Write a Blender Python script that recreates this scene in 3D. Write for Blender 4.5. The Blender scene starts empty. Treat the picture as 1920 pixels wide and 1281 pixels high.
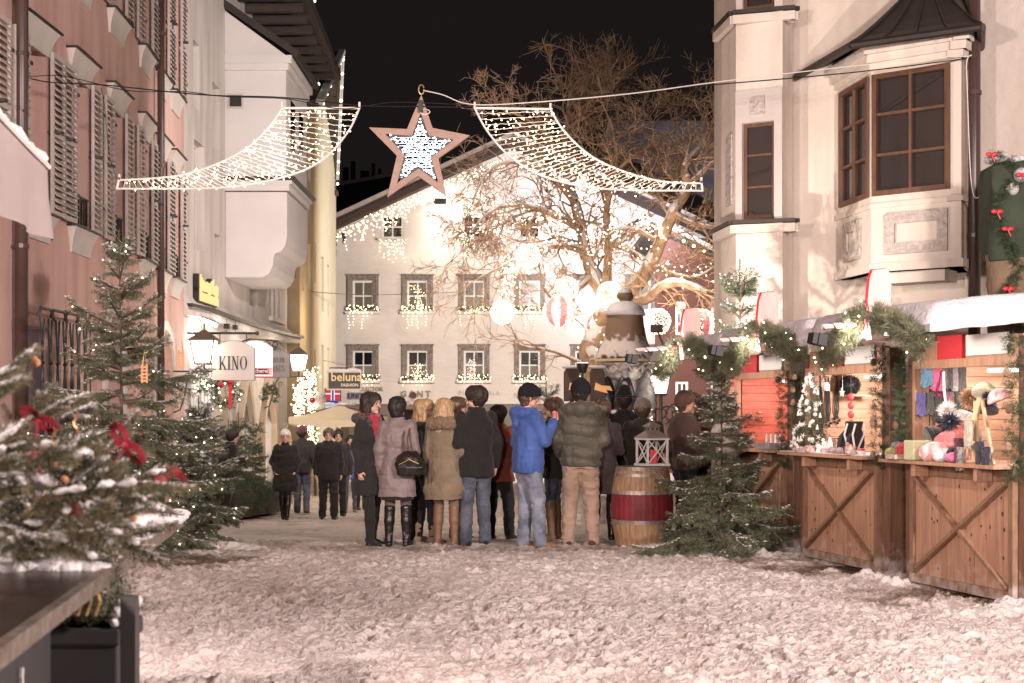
import bpy, math, random
import numpy as np
from mathutils import Vector, Matrix
S = bpy.context.scene
COL = S.collection
R = math.radians
F, CX, HY, EH = 2667.0, 960.0, 770.0, 1.54   # focal length in photo pixels, principal point, horizon row, eye height
# ------------------------------------------------------------------ camera, world, exposure
cd = bpy.data.cameras.new('camera'); cam = bpy.data.objects.new('camera', cd); COL.objects.link(cam)
cam.location = (0, 0, EH); cam.rotation_euler = (R(90), 0, 0)
cd.lens = 50.0; cd.sensor_width = 36; cd.shift_y = 0.0674; cd.clip_start = 0.1; cd.clip_end = 500
cd.dof.use_dof = True; cd.dof.focus_distance = 16.8; cd.dof.aperture_fstop = 4.2
S.camera = cam
W = bpy.data.worlds.new('World'); S.world = W; W.use_nodes = True
W.node_tree.nodes['Background'].inputs[0].default_value = (0.0105, 0.0082, 0.0078, 1)
W.node_tree.nodes['Background'].inputs[1].default_value = 1.0
S.view_settings.view_transform = 'Standard'; S.view_settings.look = 'None'
S.view_settings.exposure = 0.0; S.view_settings.gamma = 1.0
S.cycles.max_bounces = 5; S.cycles.diffuse_bounces = 3; S.cycles.glossy_bounces = 3
S.cycles.transmission_bounces = 4; S.cycles.transparent_max_bounces = 8
S.cycles.sample_clamp_indirect = 3.0; S.cycles.use_denoising = True
S.cycles.caustics_reflective = False; S.cycles.caustics_refractive = False
# unseen lamps: the broad light from behind, plus fills added for walls and lane
def lamp(kind, loc, aim, power, col, size=0.08, spot=60, blend=0.5, name='unseen_light'):
    l = bpy.data.lights.new(name, kind); l.energy = power; l.color = col
    if kind == 'AREA': l.shape = 'DISK'; l.size = size
    else: l.shadow_soft_size = size
    if kind == 'SPOT': l.spot_size = R(spot); l.spot_blend = blend
    o = bpy.data.objects.new(name, l); COL.objects.link(o); o.location = loc
    if aim is not None: o.rotation_euler = (Vector(aim) - Vector(loc)).to_track_quat('-Z', 'Y').to_euler()
    o['kind'] = 'helper'
    return o
WARM = (1.0, 0.80, 0.68)
lamp('AREA', (-2.0, -9, 3.4), (0.5, 16, 2.2), 1750, (1.0, 0.82, 0.76), 0.6)
lamp('AREA', (5.4, 3.0, 4.6), (-5.8, 20, 8.5), 2000, (1.0, 0.83, 0.78), 0.7)  # added fill to brighten the pink house wall
lamp('AREA', (-4.9, 4.5, 4.4), (5.0, 17.5, 4.8), 780, (1.0, 0.82, 0.74), 0.7)
lamp('AREA', (-1.0, 24.0, 6.6), (-1.5, 27, -0.5), 260, (1.0, 0.82, 0.68), 0.8)  # added fill over the lane to brighten its snow; no lamp hangs here
lamp('SPOT', (2.72, 19.8, 7.75), (-6.0, 31, 5.6), 4600, (1.0, 0.86, 0.80), 0.15, 70, 0.8)  # added out of view to brighten the pale house

# ------------------------------------------------------------------ helpers
def P(px, py, Y): return Vector(((px - CX) / F * Y, Y, EH + (HY - py) / F * Y))
def GZ(y): return float(np.interp(y, [16.8, 26.5, 30, 62, 90], [0, -.5, -.62, -.8, -.8]))
RS = random.Random(7)
def lin(c): return tuple((x / 12.92 if x <= .04045 else ((x + .055) / 1.055) ** 2.4) for x in c)

MATS = {}
def mat(name, col, rough=.75, col2=None, var=.25, scale=3.0, bump=0.0, bscale=40.0, metal=0.0, emit=None, estr=0.0,
        spec=.5, trans=0.0, stretch=(1, 1, 1), detail=6, coat=0.0, bstretch=None, sheen=0.0, alpha=1.0, contrast=(.35, .65), stain=0.0, splash=False):
    if name in MATS: return MATS[name]
    m = bpy.data.materials.new(name); m.use_nodes = True; nt = m.node_tree; N = nt.nodes; L = nt.links
    b = N['Principled BSDF']; b.inputs['Roughness'].default_value = rough; b.inputs['Metallic'].default_value = metal
    b.inputs['Specular IOR Level'].default_value = spec; b.inputs['Base Color'].default_value = (*col, 1)
    b.inputs['Transmission Weight'].default_value = trans; b.inputs['Coat Weight'].default_value = coat
    b.inputs['Sheen Weight'].default_value = sheen; b.inputs['Alpha'].default_value = alpha
    if emit: b.inputs['Emission Color'].default_value = (*emit, 1); b.inputs['Emission Strength'].default_value = estr
    if emit: m.cycles.emission_sampling = 'NONE'
    tc = N.new('ShaderNodeTexCoord')
    def noise(sc, st, det):
        mp = N.new('ShaderNodeMapping'); mp.inputs['Scale'].default_value = st; L.new(tc.outputs['Object'], mp.inputs[0])
        n = N.new('ShaderNodeTexNoise'); n.inputs['Scale'].default_value = sc; n.inputs['Detail'].default_value = det
        L.new(mp.outputs[0], n.inputs['Vector']); return n
    if var > 0 or col2:
        n = noise(scale, stretch, detail); r = N.new('ShaderNodeValToRGB')
        c2 = col2 or tuple(c * (1 - var) for c in col)
        r.color_ramp.elements[0].position, r.color_ramp.elements[1].position = contrast
        r.color_ramp.elements[0].color = (*c2, 1); r.color_ramp.elements[1].color = (*col, 1)
        L.new(n.outputs[0], r.inputs[0]); L.new(r.outputs[0], b.inputs['Base Color'])
    if stain > 0:   # rain streaks and patches of grime on plaster
        n3 = noise(1.6, (2.2, 2.2, .22), 7); r3 = N.new('ShaderNodeValToRGB'); r3.color_ramp.elements[0].position = .38; r3.color_ramp.elements[1].position = .56
        r3.color_ramp.elements[0].color = (1 - stain, 1 - stain * 1.1, 1 - stain * 1.2, 1); r3.color_ramp.elements[1].color = (1, 1, 1, 1); mx = N.new('ShaderNodeMix'); mx.data_type = 'RGBA'; mx.blend_type = 'MULTIPLY'; mx.inputs[0].default_value = 1
        L.new(n3.outputs[0], r3.inputs[0]); L.new(r.outputs[0], mx.inputs[6]); L.new(r3.outputs[0], mx.inputs[7]); L.new(mx.outputs[2], b.inputs['Base Color'])
    if splash:   # snow and slush kicked up against the foot of the boards
        sp = N.new('ShaderNodeSeparateXYZ'); L.new(tc.outputs['Object'], sp.inputs[0]); n4 = noise(11, (1, 1, 1), 8); m1 = N.new('ShaderNodeMath'); m1.operation = 'MULTIPLY_ADD'; m1.inputs[1].default_value = -3.2; m1.inputs[2].default_value = -.95; L.new(sp.outputs['Z'], m1.inputs[0])
        m2 = N.new('ShaderNodeMath'); m2.operation = 'MULTIPLY_ADD'; m2.inputs[1].default_value = 3.4; m2.use_clamp = True; L.new(n4.outputs[0], m2.inputs[0]); L.new(m1.outputs[0], m2.inputs[2]); m3 = N.new('ShaderNodeMath'); m3.operation = 'MULTIPLY'; m3.inputs[1].default_value = .7; L.new(m2.outputs[0], m3.inputs[0])
        mx = N.new('ShaderNodeMix'); mx.data_type = 'RGBA'; L.new(m3.outputs[0], mx.inputs[0]); L.new(r.outputs[0], mx.inputs[6]); mx.inputs[7].default_value = (.5, .45, .43, 1); L.new(mx.outputs[2], b.inputs['Base Color'])
    if bump > 0:
        n2 = noise(bscale, bstretch or (1, 1, 1), 5); bp = N.new('ShaderNodeBump')
        bp.inputs['Strength'].default_value = 1.0; bp.inputs['Distance'].default_value = bump
        L.new(n2.outputs[0], bp.inputs['Height']); L.new(bp.outputs[0], b.inputs['Normal'])
    MATS[name] = m; return m
def emis(name, col, strength, sample=False):
    if name in MATS: return MATS[name]
    m = bpy.data.materials.new(name); m.use_nodes = True; nt = m.node_tree; nt.nodes.clear()
    e = nt.nodes.new('ShaderNodeEmission'); e.inputs[0].default_value = (*col, 1); e.inputs[1].default_value = strength
    o = nt.nodes.new('ShaderNodeOutputMaterial'); nt.links.new(e.outputs[0], o.inputs[0])
    m.cycles.emission_sampling = 'AUTO' if sample else 'NONE'
    MATS[name] = m; return m

def tag(o, label=None, cat=None, group=None, kind=None):
    if label: o['label'] = label
    if cat: o['category'] = cat
    if group: o['group'] = group
    if kind: o['kind'] = kind
    return o
def wloc(o):
    v = Vector((0, 0, 0))
    while o is not None: v = v + Vector(o.location); o = o.parent
    return v
def thing(name, label, cat, loc=(0, 0, 0), group=None):
    o = bpy.data.objects.new(name, None); o.empty_display_size = .1; COL.objects.link(o); o.location = loc
    return tag(o, label, cat, group)
def link(name, me, m, parent=None, loc=(0, 0, 0), smooth=False):
    if m is not None:
        for q in (m if isinstance(m, (list, tuple)) else [m]): me.materials.append(q)
    if smooth: me.polygons.foreach_set('use_smooth', [True] * len(me.polygons))
    o = bpy.data.objects.new(name, me); COL.objects.link(o)
    if parent is not None: o.parent = parent
    o.location = loc
    return o
def copy_tree(o, parent=None):
    c = o.copy(); COL.objects.link(c)
    if parent is not None: c.parent = parent; c.matrix_parent_inverse = Matrix()
    for ch in [q for q in CH.get(o.name, [])]: copy_tree(ch, c)
    return c
CH = {}
def kids(o): return [q for q in bpy.data.objects if q.parent == o]
def dup(o, loc, rz=0, label=None, scale=None):
    def rec(a, p):
        c = a.copy(); COL.objects.link(c)
        if p is not None: c.parent = p
        for ch in kids(a): rec(ch, c)
        return c
    c = rec(o, None); c.location = loc; c.rotation_euler = (0, 0, rz)
    if label: c['label'] = label
    if scale: c.scale = (scale,) * 3
    return c

class MB:
    def __init__(s): s.v = []; s.f = []
    def add(s, vs, fs):
        n = len(s.v); s.v += [tuple(v) for v in vs]; s.f += [tuple(i + n for i in f) for f in fs]; return s
    def hexa(s, p):   # bottom 4 then top 4, both counter-clockwise from above
        return s.add(p, [(3, 2, 1, 0), (4, 5, 6, 7), (0, 1, 5, 4), (1, 2, 6, 5), (2, 3, 7, 6), (3, 0, 4, 7)])
    def box(s, c, d, rz=0, M=None):
        c = Vector(c); pts = []
        for z in (-1, 1):
            for x, y in ((-1, -1), (1, -1), (1, 1), (-1, 1)):
                v = Vector((x * d[0] / 2, y * d[1] / 2, z * d[2] / 2))
                if M is not None: v = M @ v
                elif rz: v = Matrix.Rotation(rz, 3, 'Z') @ v
                pts.append(c + v)
        return s.hexa(pts)
    def beam(s, a, b, w, h, up=(0, 0, 1)):
        a, b = Vector(a), Vector(b); t = (b - a).normalized(); u = t.cross(Vector(up))
        if u.length < 1e-4: u = t.cross(Vector((1, 0, 0)))
        u.normalize(); q = u.cross(t)
        o = [u * (i * w / 2) + q * (j * h / 2) for i, j in ((-1, -1), (1, -1), (1, 1), (-1, 1))]
        return s.add([a + x for x in o] + [b + x for x in o], [(0, 1, 2, 3), (7, 6, 5, 4), (0, 4, 5, 1), (1, 5, 6, 2), (2, 6, 7, 3), (3, 7, 4, 0)])
    def tube(s, pts, r, n=6, cap=True):
        pts = [Vector(p) for p in pts]; k = len(pts); rr = r if isinstance(r, (list, tuple)) else [r] * k
        base = len(s.v); prev = None
        for i, p in enumerate(pts):
            t = (pts[min(i + 1, k - 1)] - pts[max(i - 1, 0)])
            t = t.normalized() if t.length > 1e-9 else Vector((0, 0, 1))
            if prev is None:
                u = t.orthogonal().normalized()
            else:
                u = prev - t * prev.dot(t); u = u.normalized() if u.length > 1e-6 else t.orthogonal().normalized()
            prev = u; w = t.cross(u)
            for j in range(n):
                a = 2 * math.pi * j / n; s.v.append(tuple(p + (u * math.cos(a) + w * math.sin(a)) * rr[i]))
        for i in range(k - 1):
            for j in range(n):
                a = base + i * n + j; b = base + i * n + (j + 1) % n; s.f.append((a, b, b + n, a + n))
        if cap:
            s.f.append(tuple(base + j for j in reversed(range(n)))); s.f.append(tuple(base + (k - 1) * n + j for j in range(n)))
        return s
    def lathe(s, c, prof, n=24, ax=None, sx=1, sy=1):
        base = len(s.v); c = Vector(c); M = ax or Matrix.Identity(3)
        for r, z in prof:
            for j in range(n):
                a = 2 * math.pi * j / n; s.v.append(tuple(c + M @ Vector((r * sx * math.cos(a), r * sy * math.sin(a), z))))
        for i in range(len(prof) - 1):
            for j in range(n):
                a = base + i * n + j; b = base + i * n + (j + 1) % n; s.f.append((a, b, b + n, a + n))
        s.f.append(tuple(base + j for j in reversed(range(n)))); s.f.append(tuple(base + (len(prof) - 1) * n + j for j in range(n)))
        return s
    def ball(s, c, r, n=10, m=6, sc=(1, 1, 1), M=None, fn=None):
        c = Vector(c); base = len(s.v)
        for i in range(m + 1):
            th = math.pi * i / m
            for j in range(n):
                ph = 2 * math.pi * j / n; d = Vector((math.sin(th) * math.cos(ph), math.sin(th) * math.sin(ph), math.cos(th)))
                k = fn(d) if fn else 1.0
                v = Vector((d.x * sc[0], d.y * sc[1], d.z * sc[2])) * (r * k)
                if M is not None: v = M @ v
                s.v.append(tuple(c + v))
        for i in range(m):
            for j in range(n):
                a = base + i * n + j; b = base + i * n + (j + 1) % n; s.f.append((a + n, b + n, b, a))
        return s
    def oct(s, c, r):
        x, y, z = c
        return s.add([(x + r, y, z), (x, y + r, z), (x - r, y, z), (x, y - r, z), (x, y, z + r), (x, y, z - r)],
                     [(0, 1, 4), (1, 2, 4), (2, 3, 4), (3, 0, 4), (1, 0, 5), (2, 1, 5), (3, 2, 5), (0, 3, 5)])
    def prism(s, poly, A, U, V_, T):   # polygon in the U,V plane, extruded along T
        A, U, V_, T = Vector(A), Vector(U), Vector(V_), Vector(T); n = len(poly)
        a = [A + U * x + V_ * y for x, y in poly]
        return s.add(a + [p + T for p in a], [tuple(range(n)), tuple(reversed(range(n, 2 * n)))] + [(i, i + n, (i + 1) % n + n, (i + 1) % n) for i in range(n)])
    def build(s, name, m, parent=None, loc=None, smooth=False, bevel=0.0):
        if parent is not None: o = wloc(parent); l = (0, 0, 0)
        elif loc is not None: o = Vector(loc); l = loc
        else: o = Vector((0, 0, 0)); l = (0, 0, 0)
        me = bpy.data.meshes.new(name)
        me.from_pydata([(v[0] - o[0], v[1] - o[1], v[2] - o[2]) for v in s.v], [], s.f); me.update()
        ob = link(name, me, m, parent, l, smooth)
        if bevel > 0:
            b = ob.modifiers.new('bevel', 'BEVEL'); b.width = bevel; b.segments = 2; b.limit_method = 'ANGLE'
        return ob
def _parts(self, name, m, parent, nf=6, nv=8, bevel=0.0):   # one object for each box
    for k in range(len(self.v) // nv):
        q = MB(); q.v = self.v[k * nv:(k + 1) * nv]; q.f = [tuple(i - k * nv for i in f) for f in self.f[k * nf:(k + 1) * nf]]; q.build(name, m, parent, bevel=bevel)
MB.parts = _parts
def np_mesh(name, V, Fc, m, parent=None, loc=None, smooth=False, attr=None):
    o = wloc(parent) if parent is not None else Vector(loc or (0, 0, 0))
    V = np.asarray(V, dtype=np.float64) - np.array(o); Fc = np.asarray(Fc, dtype=np.int32); k = Fc.shape[1]
    me = bpy.data.meshes.new(name); me.vertices.add(len(V)); me.vertices.foreach_set('co', V.astype(np.float32).ravel())
    me.loops.add(Fc.size); me.loops.foreach_set('vertex_index', Fc.ravel())
    me.polygons.add(len(Fc)); me.polygons.foreach_set('loop_start', np.arange(0, Fc.size, k, dtype=np.int32))
    if attr is not None:
        at = me.attributes.new('amount', 'FLOAT', 'POINT'); at.data.foreach_set('value', np.asarray(attr, dtype=np.float32))
    me.update(calc_edges=True)
    return link(name, me, m, parent, (0, 0, 0) if parent is not None else tuple(o), smooth)

# value noise -------------------------------------------------------
_rg = np.random.RandomState(3); _T2 = _rg.rand(256, 256).astype(np.float32); _T3 = _rg.rand(32, 32, 32).astype(np.float32)
def vn2(x, y):
    xi = np.floor(x).astype(int); yi = np.floor(y).astype(int); fx = x - xi; fy = y - yi
    fx = fx * fx * (3 - 2 * fx); fy = fy * fy * (3 - 2 * fy); x0 = xi & 255; x1 = (xi + 1) & 255; y0 = yi & 255; y1 = (yi + 1) & 255
    return (_T2[x0, y0] * (1 - fx) + _T2[x1, y0] * fx) * (1 - fy) + (_T2[x0, y1] * (1 - fx) + _T2[x1, y1] * fx) * fy
def vn3(x, y, z):
    xi = np.floor(x).astype(int); yi = np.floor(y).astype(int); zi = np.floor(z).astype(int)
    fx = x - xi; fy = y - yi; fz = z - zi; fx = fx * fx * (3 - 2 * fx); fy = fy * fy * (3 - 2 * fy); fz = fz * fz * (3 - 2 * fz)
    r = 0
    for a in (0, 1):
        for b in (0, 1):
            for c in (0, 1):
                r = r + _T3[(xi + a) & 31, (yi + b) & 31, (zi + c) & 31] * (fx if a else 1 - fx) * (fy if b else 1 - fy) * (fz if c else 1 - fz)
    return r

# a facade line on the ground: s runs along it, d out towards the street ----------
class Path:
    def __init__(s, pts, side=1):
        s.p = [Vector(q) for q in pts]; s.side = side; s.c = [0.0]
        for a, b in zip(s.p, s.p[1:]): s.c.append(s.c[-1] + (b - a).length)
        s.L = s.c[-1]
    def seg(s, t):
        for i in range(len(s.p) - 1):
            if t <= s.c[i + 1] or i == len(s.p) - 2: return i
    def nrm(s, t):
        i = s.seg(t); u = (s.p[i + 1] - s.p[i]).normalized(); return Vector((u.y, -u.x)) * s.side
    def dir(s, t):
        i = s.seg(t); return (s.p[i + 1] - s.p[i]).normalized()
    def at(s, t, z, d=0.0):
        i = s.seg(t); u = (s.p[i + 1] - s.p[i]).normalized(); q = s.p[i] + u * (t - s.c[i]) + Vector((u.y, -u.x)) * s.side * d
        return Vector((q.x, q.y, z))
    def sp(s, px):      # where the sight line through photo column px meets the facade
        k = (px - CX) / F
        for i in range(len(s.p) - 1):
            a, b = s.p[i], s.p[i + 1]; fa = a.x - k * a.y; fb = b.x - k * b.y
            if fa * fb <= 0 and fa != fb: return s.c[i] + (b - a).length * fa / (fa - fb)
        a, b = (s.p[0], s.p[1]); fa = a.x - k * a.y; fb = b.x - k * b.y
        return (b - a).length * fa / (fa - fb) if abs(fa - fb) > 1e-9 else 0
    def box(s, mb, s0, s1, z0, z1, d0, d1):
        cuts = [s0] + [c for c in s.c[1:-1] if s0 + .02 < c < s1 - .02] + [s1]
        for a, b in zip(cuts, cuts[1:]):
            e = 1e-4
            def q(t, z, d):
                i = s.seg((a + b) / 2); u = (s.p[i + 1] - s.p[i]).normalized(); w = s.p[i] + u * (t - s.c[i]) + Vector((u.y, -u.x)) * s.side * d
                return Vector((w.x, w.y, z))
            mb.hexa([q(a, z0, d0), q(b, z0, d0), q(b, z0, d1), q(a, z0, d1), q(a, z1, d0), q(b, z1, d0), q(b, z1, d1), q(a, z1, d1)])
        return mb
    def poly(s, mb, pts, d0, d1):   # outline in (s, z), thickness d0..d1
        n = len(pts); a = [s.at(t, z, d0) for t, z in pts]; b = [s.at(t, z, d1) for t, z in pts]
        return mb.add(a + b, [tuple(range(n)), tuple(reversed(range(n, 2 * n)))] + [(i, i + n, (i + 1) % n + n, (i + 1) % n) for i in range(n)])
    def wall(s, mb, s0, s1, z0, z1, holes=(), depth=.2, thick=.3):
        cs = sorted({s0, s1} | {c for c in s.c if s0 < c < s1} | {h[0] for h in holes} | {h[1] for h in holes})
        cz = sorted({z0, z1} | {h[2] for h in holes} | {h[3] for h in holes})
        def q(t, z, d, m): i = s.seg(m); u = (s.p[i + 1] - s.p[i]).normalized(); w = s.p[i] + u * (t - s.c[i]) + Vector((u.y, -u.x)) * s.side * d; return (w.x, w.y, z)
        for a, b in zip(cs, cs[1:]):
            if b - a < 1e-5: continue
            m = (a + b) / 2
            for c, e in zip(cz, cz[1:]):
                if e - c < 1e-5: continue
                n = (c + e) / 2
                if any(h[0] < m < h[1] and h[2] < n < h[3] for h in holes): continue
                mb.add([q(a, c, 0, m), q(b, c, 0, m), q(b, e, 0, m), q(a, e, 0, m)], [(0, 1, 2, 3)])
        for h in holes:
            a, b, c, e = h[:4]; m = (a + b) / 2
            f = [q(a, c, 0, m), q(b, c, 0, m), q(b, e, 0, m), q(a, e, 0, m)]; g = [q(a, c, -depth, m), q(b, c, -depth, m), q(b, e, -depth, m), q(a, e, -depth, m)]
            mb.add(f + g, [(0, 4, 5, 1), (1, 5, 6, 2), (2, 6, 7, 3), (3, 7, 4, 0)])
        return mb
def window(path, s0, s1, z0, z1, d, parent, mf, mp, nx=2, ny=2, fw=.05, bar=.03, dep=.05, pane_d=None, sillm=None):
    mb = MB(); path.box(mb, s0, s1, z0, z0 + fw, d, d + dep); path.box(mb, s0, s1, z1 - fw, z1, d, d + dep)
    path.box(mb, s0, s0 + fw, z0 + fw, z1 - fw, d, d + dep); path.box(mb, s1 - fw, s1, z0 + fw, z1 - fw, d, d + dep)
    for i in range(1, nx):
        t = s0 + (s1 - s0) * i / nx; path.box(mb, t - bar / 2, t + bar / 2, z0 + fw, z1 - fw, d + .004, d + dep - .006)
    for j in range(1, ny):
        z = z0 + (z1 - z0) * j / ny; path.box(mb, s0 + fw, s1 - fw, z - bar / 2, z + bar / 2, d + .008, d + dep - .012)
    o = mb.build('window', mf, parent)
    g = MB(); path.box(g, s0 + fw * .5, s1 - fw * .5, z0 + fw * .5, z1 - fw * .5, d + .012, d + .02); g.build('pane', mp, o)
    return o

# ------------------------------------------------------------------ materials
M_snow = mat('snow', (.66, .625, .64), .6, var=.08, scale=9, bump=.012, bscale=38)
M_bark = mat('bark', (.17, .115, .075), .9, col2=(.07, .05, .035), scale=14, bump=.02, bscale=30)
M_twig = mat('twig_bark', (.13, .08, .05), .85, var=.3)
M_needle = mat('fir_needles', (.075, .10, .045), .55, col2=(.03, .05, .024), scale=7, spec=.4)
M_needle2 = mat('fir_needles_light', (.085, .125, .045), .55, col2=(.04, .07, .028), scale=6, spec=.4)
M_black = mat('black_metal', (.018, .016, .016), .45, var=0)
M_iron = mat('dark_iron', (.05, .042, .038), .5, var=.2)
M_white = mat('white_paint', (.74, .72, .70), .5, var=.06)
M_red = mat('red_paint', (.55, .03, .04), .5, var=.1)
M_bulb = emis('warm_bulb', (1.0, .74, .45), 14)
M_bulbw = emis('white_bulb', (1.0, .86, .66), 16)
M_bulbc = emis('cool_bulb', (.72, .82, 1.0), 16)
M_wire = mat('white_wire', (.72, .66, .60), .5, var=0)
M_stem = mat('branch_wood', (.12, .08, .05), .85, var=.3)
M_skin = mat('skin', (.56, .33, .25), .5, var=.1, scale=12, spec=.4)
M_gold = mat('gilt', (.6, .38, .16), .35, metal=.6, var=0)
# ------------------------------------------------------------------ ground
MOUNDS = []   # (x, y, sx, sy, height)
def gp(px, py):
    Y = F * EH / (py - HY)
    return (px - CX) / F * Y, Y
for px, py, sx, sy, h in ((1215, 1028, .30, .18, .11), (1255, 1032, .35, .15, .10), (1290, 1030, .3, .15, .08), (1492, 1038, .25, .3, .10), (1470, 1046, .35, .15, .05),
                          (1500, 1048, .2, .1, .06), (1668, 1085, .35, .12, .07), (1690, 1098, .25, .12, .07), (1640, 1086, .2, .1, .05), (1890, 1150, .22, .16, .10), (1915, 1152, .25, .2, .10), (1850, 1158, .2, .1, .05),
                          (385, 1030, .55, .22, .09), (440, 1032, .4, .15, .05), (330, 1022, .4, .2, .07), (350, 1040, .35, .12, .06), (1370, 1045, .5, .12, .05)):
    x, y = gp(px, py); MOUNDS.append((x, y, sx, sy, h))
def ground():
    ys = np.concatenate([np.linspace(-9, 6.4, 24), np.geomspace(6.6, 19.5, 820), np.geomspace(19.6, 63, 170), [70, 90, 130, 200]])
    t = np.linspace(-1, 1, 760)
    hw = np.where(ys < 6.5, 8.0, np.maximum(.40 * ys + 1.2, 0)); hw[-3:] = (60, 80, 110); hw[:24] = np.linspace(14, 3.9, 24)
    X = t[None, :] * hw[:, None]; Y = np.repeat(ys[:, None], len(t), 1)
    base = np.interp(Y, [16.8, 26.5, 30, 62, 90], [0, -.5, -.62, -.8, -.8])
    wx = vn2(X * 1.3 + 7, Y * 1.3) * .5; wy = vn2(X * 1.3, Y * 1.3 + 31) * .5
    big = vn2(X * .55 + 3, Y * .5 + 9); mid = vn2(X * 2.3 + 40 + wx, Y * 1.9 + 11)
    a = 1 - np.abs(2 * vn2(X * 9.5 + wx * 3, Y * 7.5 + wy * 3) - 1); b = vn2(X * 20 + 5, Y * 16); c = 1 - np.abs(2 * vn2(X * 30 + 9, Y * 25 + 3) - 1); d = vn2(X * 55, Y * 48 + 13); e = vn2(X * 95 + 2, Y * 85)
    churn = .30 * a * mid + .27 * b + .22 * c + .14 * d + .09 * e
    h = np.clip((churn - .26) / .46, 0, 1) ** 1.15 + .55 * (vn2(X * 3.6 + 21 + wx, Y * 3.1 + wy) - .5)
    lump = np.clip(vn2(X * 11 + 77, Y * 9) + .25 * d - .78, 0, .3) / .3
    # how trodden the snow is: churned in the near square, flatter and browner beyond, wet paving by the stalls
    near = np.clip((17.2 - Y) / 2.0, 0, 1); amp = .010 + .034 * near * (.6 + .6 * big)
    def patch(x0, y0, sx, sy): return np.exp(-((X - x0) / sx) ** 2 - ((Y - y0) / sy) ** 2)
    wet = np.zeros_like(X)
    for px, py, sx, sy, k in ((345, 1055, .85, .55, 1.0), (420, 1048, .6, .3, .6), (1470, 1068, .5, .5, .55), (1560, 1075, .6, .45, .8), (1790, 1120, .75, .7, 1.2), (1600, 1065, .4, .3, .5), (1400, 1052, .8, .3, .5), (800, 1032, 2.6, .35, .25)):
        x, y = gp(px, py); wet += k * patch(x, y, sx, sy)
    wet = np.clip(wet * (.25 + 1.1 * vn2(X * 4 + 1, Y * 3.4)) * (1.25 - .8 * h), 0, .85)
    tracks = np.clip(1 - np.abs(X + .35 + .6 * np.sin(Y * .25)) / .9, 0, 1) * .3 * near + np.clip(1 - np.abs(X - 1.35 - .4 * np.sin(Y * .3 + 1)) / .8, 0, 1) * .22 * near
    z = base + h * amp * (1 - .8 * wet) * (1 - tracks) + lump * .022 * near * (1 - wet)
    snow = np.clip(.52 + .26 * h + .18 * lump + .28 * (big - .5) + .12 * (mid - .5) - .15 * tracks + .10, 0, 1) * near + (1 - near) * np.clip(.54 + .5 * (h - .35) + .4 * (big - .5), 0, 1)
    snow = snow * (1 - wet)
    # boot prints pressed into the slush
    rp = random.Random(77); yy = ys
    for k in range(620):
        fy = 7.2 + 10.5 * rp.random() ** .8; fx = rp.uniform(-.36 * fy, .36 * fy); an = rp.gauss(0, .7); c_, s_ = math.cos(an), math.sin(an); i0, i1 = np.searchsorted(yy, [fy - .22, fy + .22]); hwm = .40 * fy + 1.2
        j0 = max(0, int(((fx - .25) / hwm + 1) / 2 * 759)); j1 = min(759, int(((fx + .25) / hwm + 1) / 2 * 759) + 1); sl = (slice(i0, i1), slice(j0, j1)); dx, dy = X[sl] - fx, Y[sl] - fy
        u_, v_ = dx * c_ + dy * s_, -dx * s_ + dy * c_; e_ = np.sqrt((u_ / .062) ** 2 + (v_ / .165) ** 2); g_ = np.clip(1.25 - e_, 0, 1); g_ = g_ * g_ * (3 - 2 * g_); rim = np.exp(-((e_ - 1.35) / .25) ** 2)
        z[sl] += -.026 * g_ + .010 * rim; snow[sl] -= .17 * g_; snow[sl] += .04 * rim
    mask = np.zeros_like(X)
    for (mx, my, sx, sy, mh) in MOUNDS:
        g = patch(mx, my, sx, sy); q = np.clip(g * 1.7 - .7 * (1 - vn2(X * 14 + mx * 9, Y * 14)), 0, 1)
        z = z + .55 * mh * q * (.6 + .6 * vn2(X * 19, Y * 19 + 5)); mask = np.maximum(mask, q)
    snow = np.maximum(snow, np.clip(mask * 2.2, 0, 1.0) * 1.15)
    n, m = X.shape; V = np.stack([X, Y, z], -1).reshape(-1, 3)
    i = np.arange(n - 1)[:, None] * m + np.arange(m - 1)[None, :]; Fc = np.stack([i, i + 1, i + m + 1, i + m], -1).reshape(-1, 4)
    mt = bpy.data.materials.new('trodden_snow'); mt.use_nodes = True; nt = mt.node_tree; N = nt.nodes; L = nt.links; bs = N['Principled BSDF']
    at = N.new('ShaderNodeAttribute'); at.attribute_name = 'amount'; r = N.new('ShaderNodeValToRGB'); cr = r.color_ramp
    cr.elements[0].position = 0.0; cr.elements[0].color = (.060, .040, .027, 1); cr.elements[1].position = 1.0; cr.elements[1].color = (.64, .58, .56, 1)
    for p_, c_ in ((.22, (.15, .11, .078)), (.42, (.33, .27, .235)), (.62, (.55, .475, .44)), (.8, (.58, .51, .485))): q = cr.elements.new(p_); q.color = (*c_, 1)
    tc = N.new('ShaderNodeTexCoord'); nz = N.new('ShaderNodeTexNoise'); nz.inputs['Scale'].default_value = 26; nz.inputs['Detail'].default_value = 8; L.new(tc.outputs['Object'], nz.inputs['Vector'])
    ma = N.new('ShaderNodeMath'); ma.operation = 'MULTIPLY_ADD'; ma.inputs[1].default_value = .55; L.new(nz.outputs[0], ma.inputs[0])
    sb = N.new('ShaderNodeMath'); sb.operation = 'SUBTRACT'; sb.inputs[1].default_value = .275; L.new(at.outputs['Fac'], sb.inputs[0]); L.new(sb.outputs[0], ma.inputs[2])
    L.new(ma.outputs[0], r.inputs[0]); L.new(r.outputs[0], bs.inputs['Base Color'])
    rr = N.new('ShaderNodeMapRange'); rr.inputs['To Min'].default_value = .32; rr.inputs['To Max'].default_value = .7; L.new(at.outputs['Fac'], rr.inputs['Value']); L.new(rr.outputs[0], bs.inputs['Roughness'])
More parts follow.
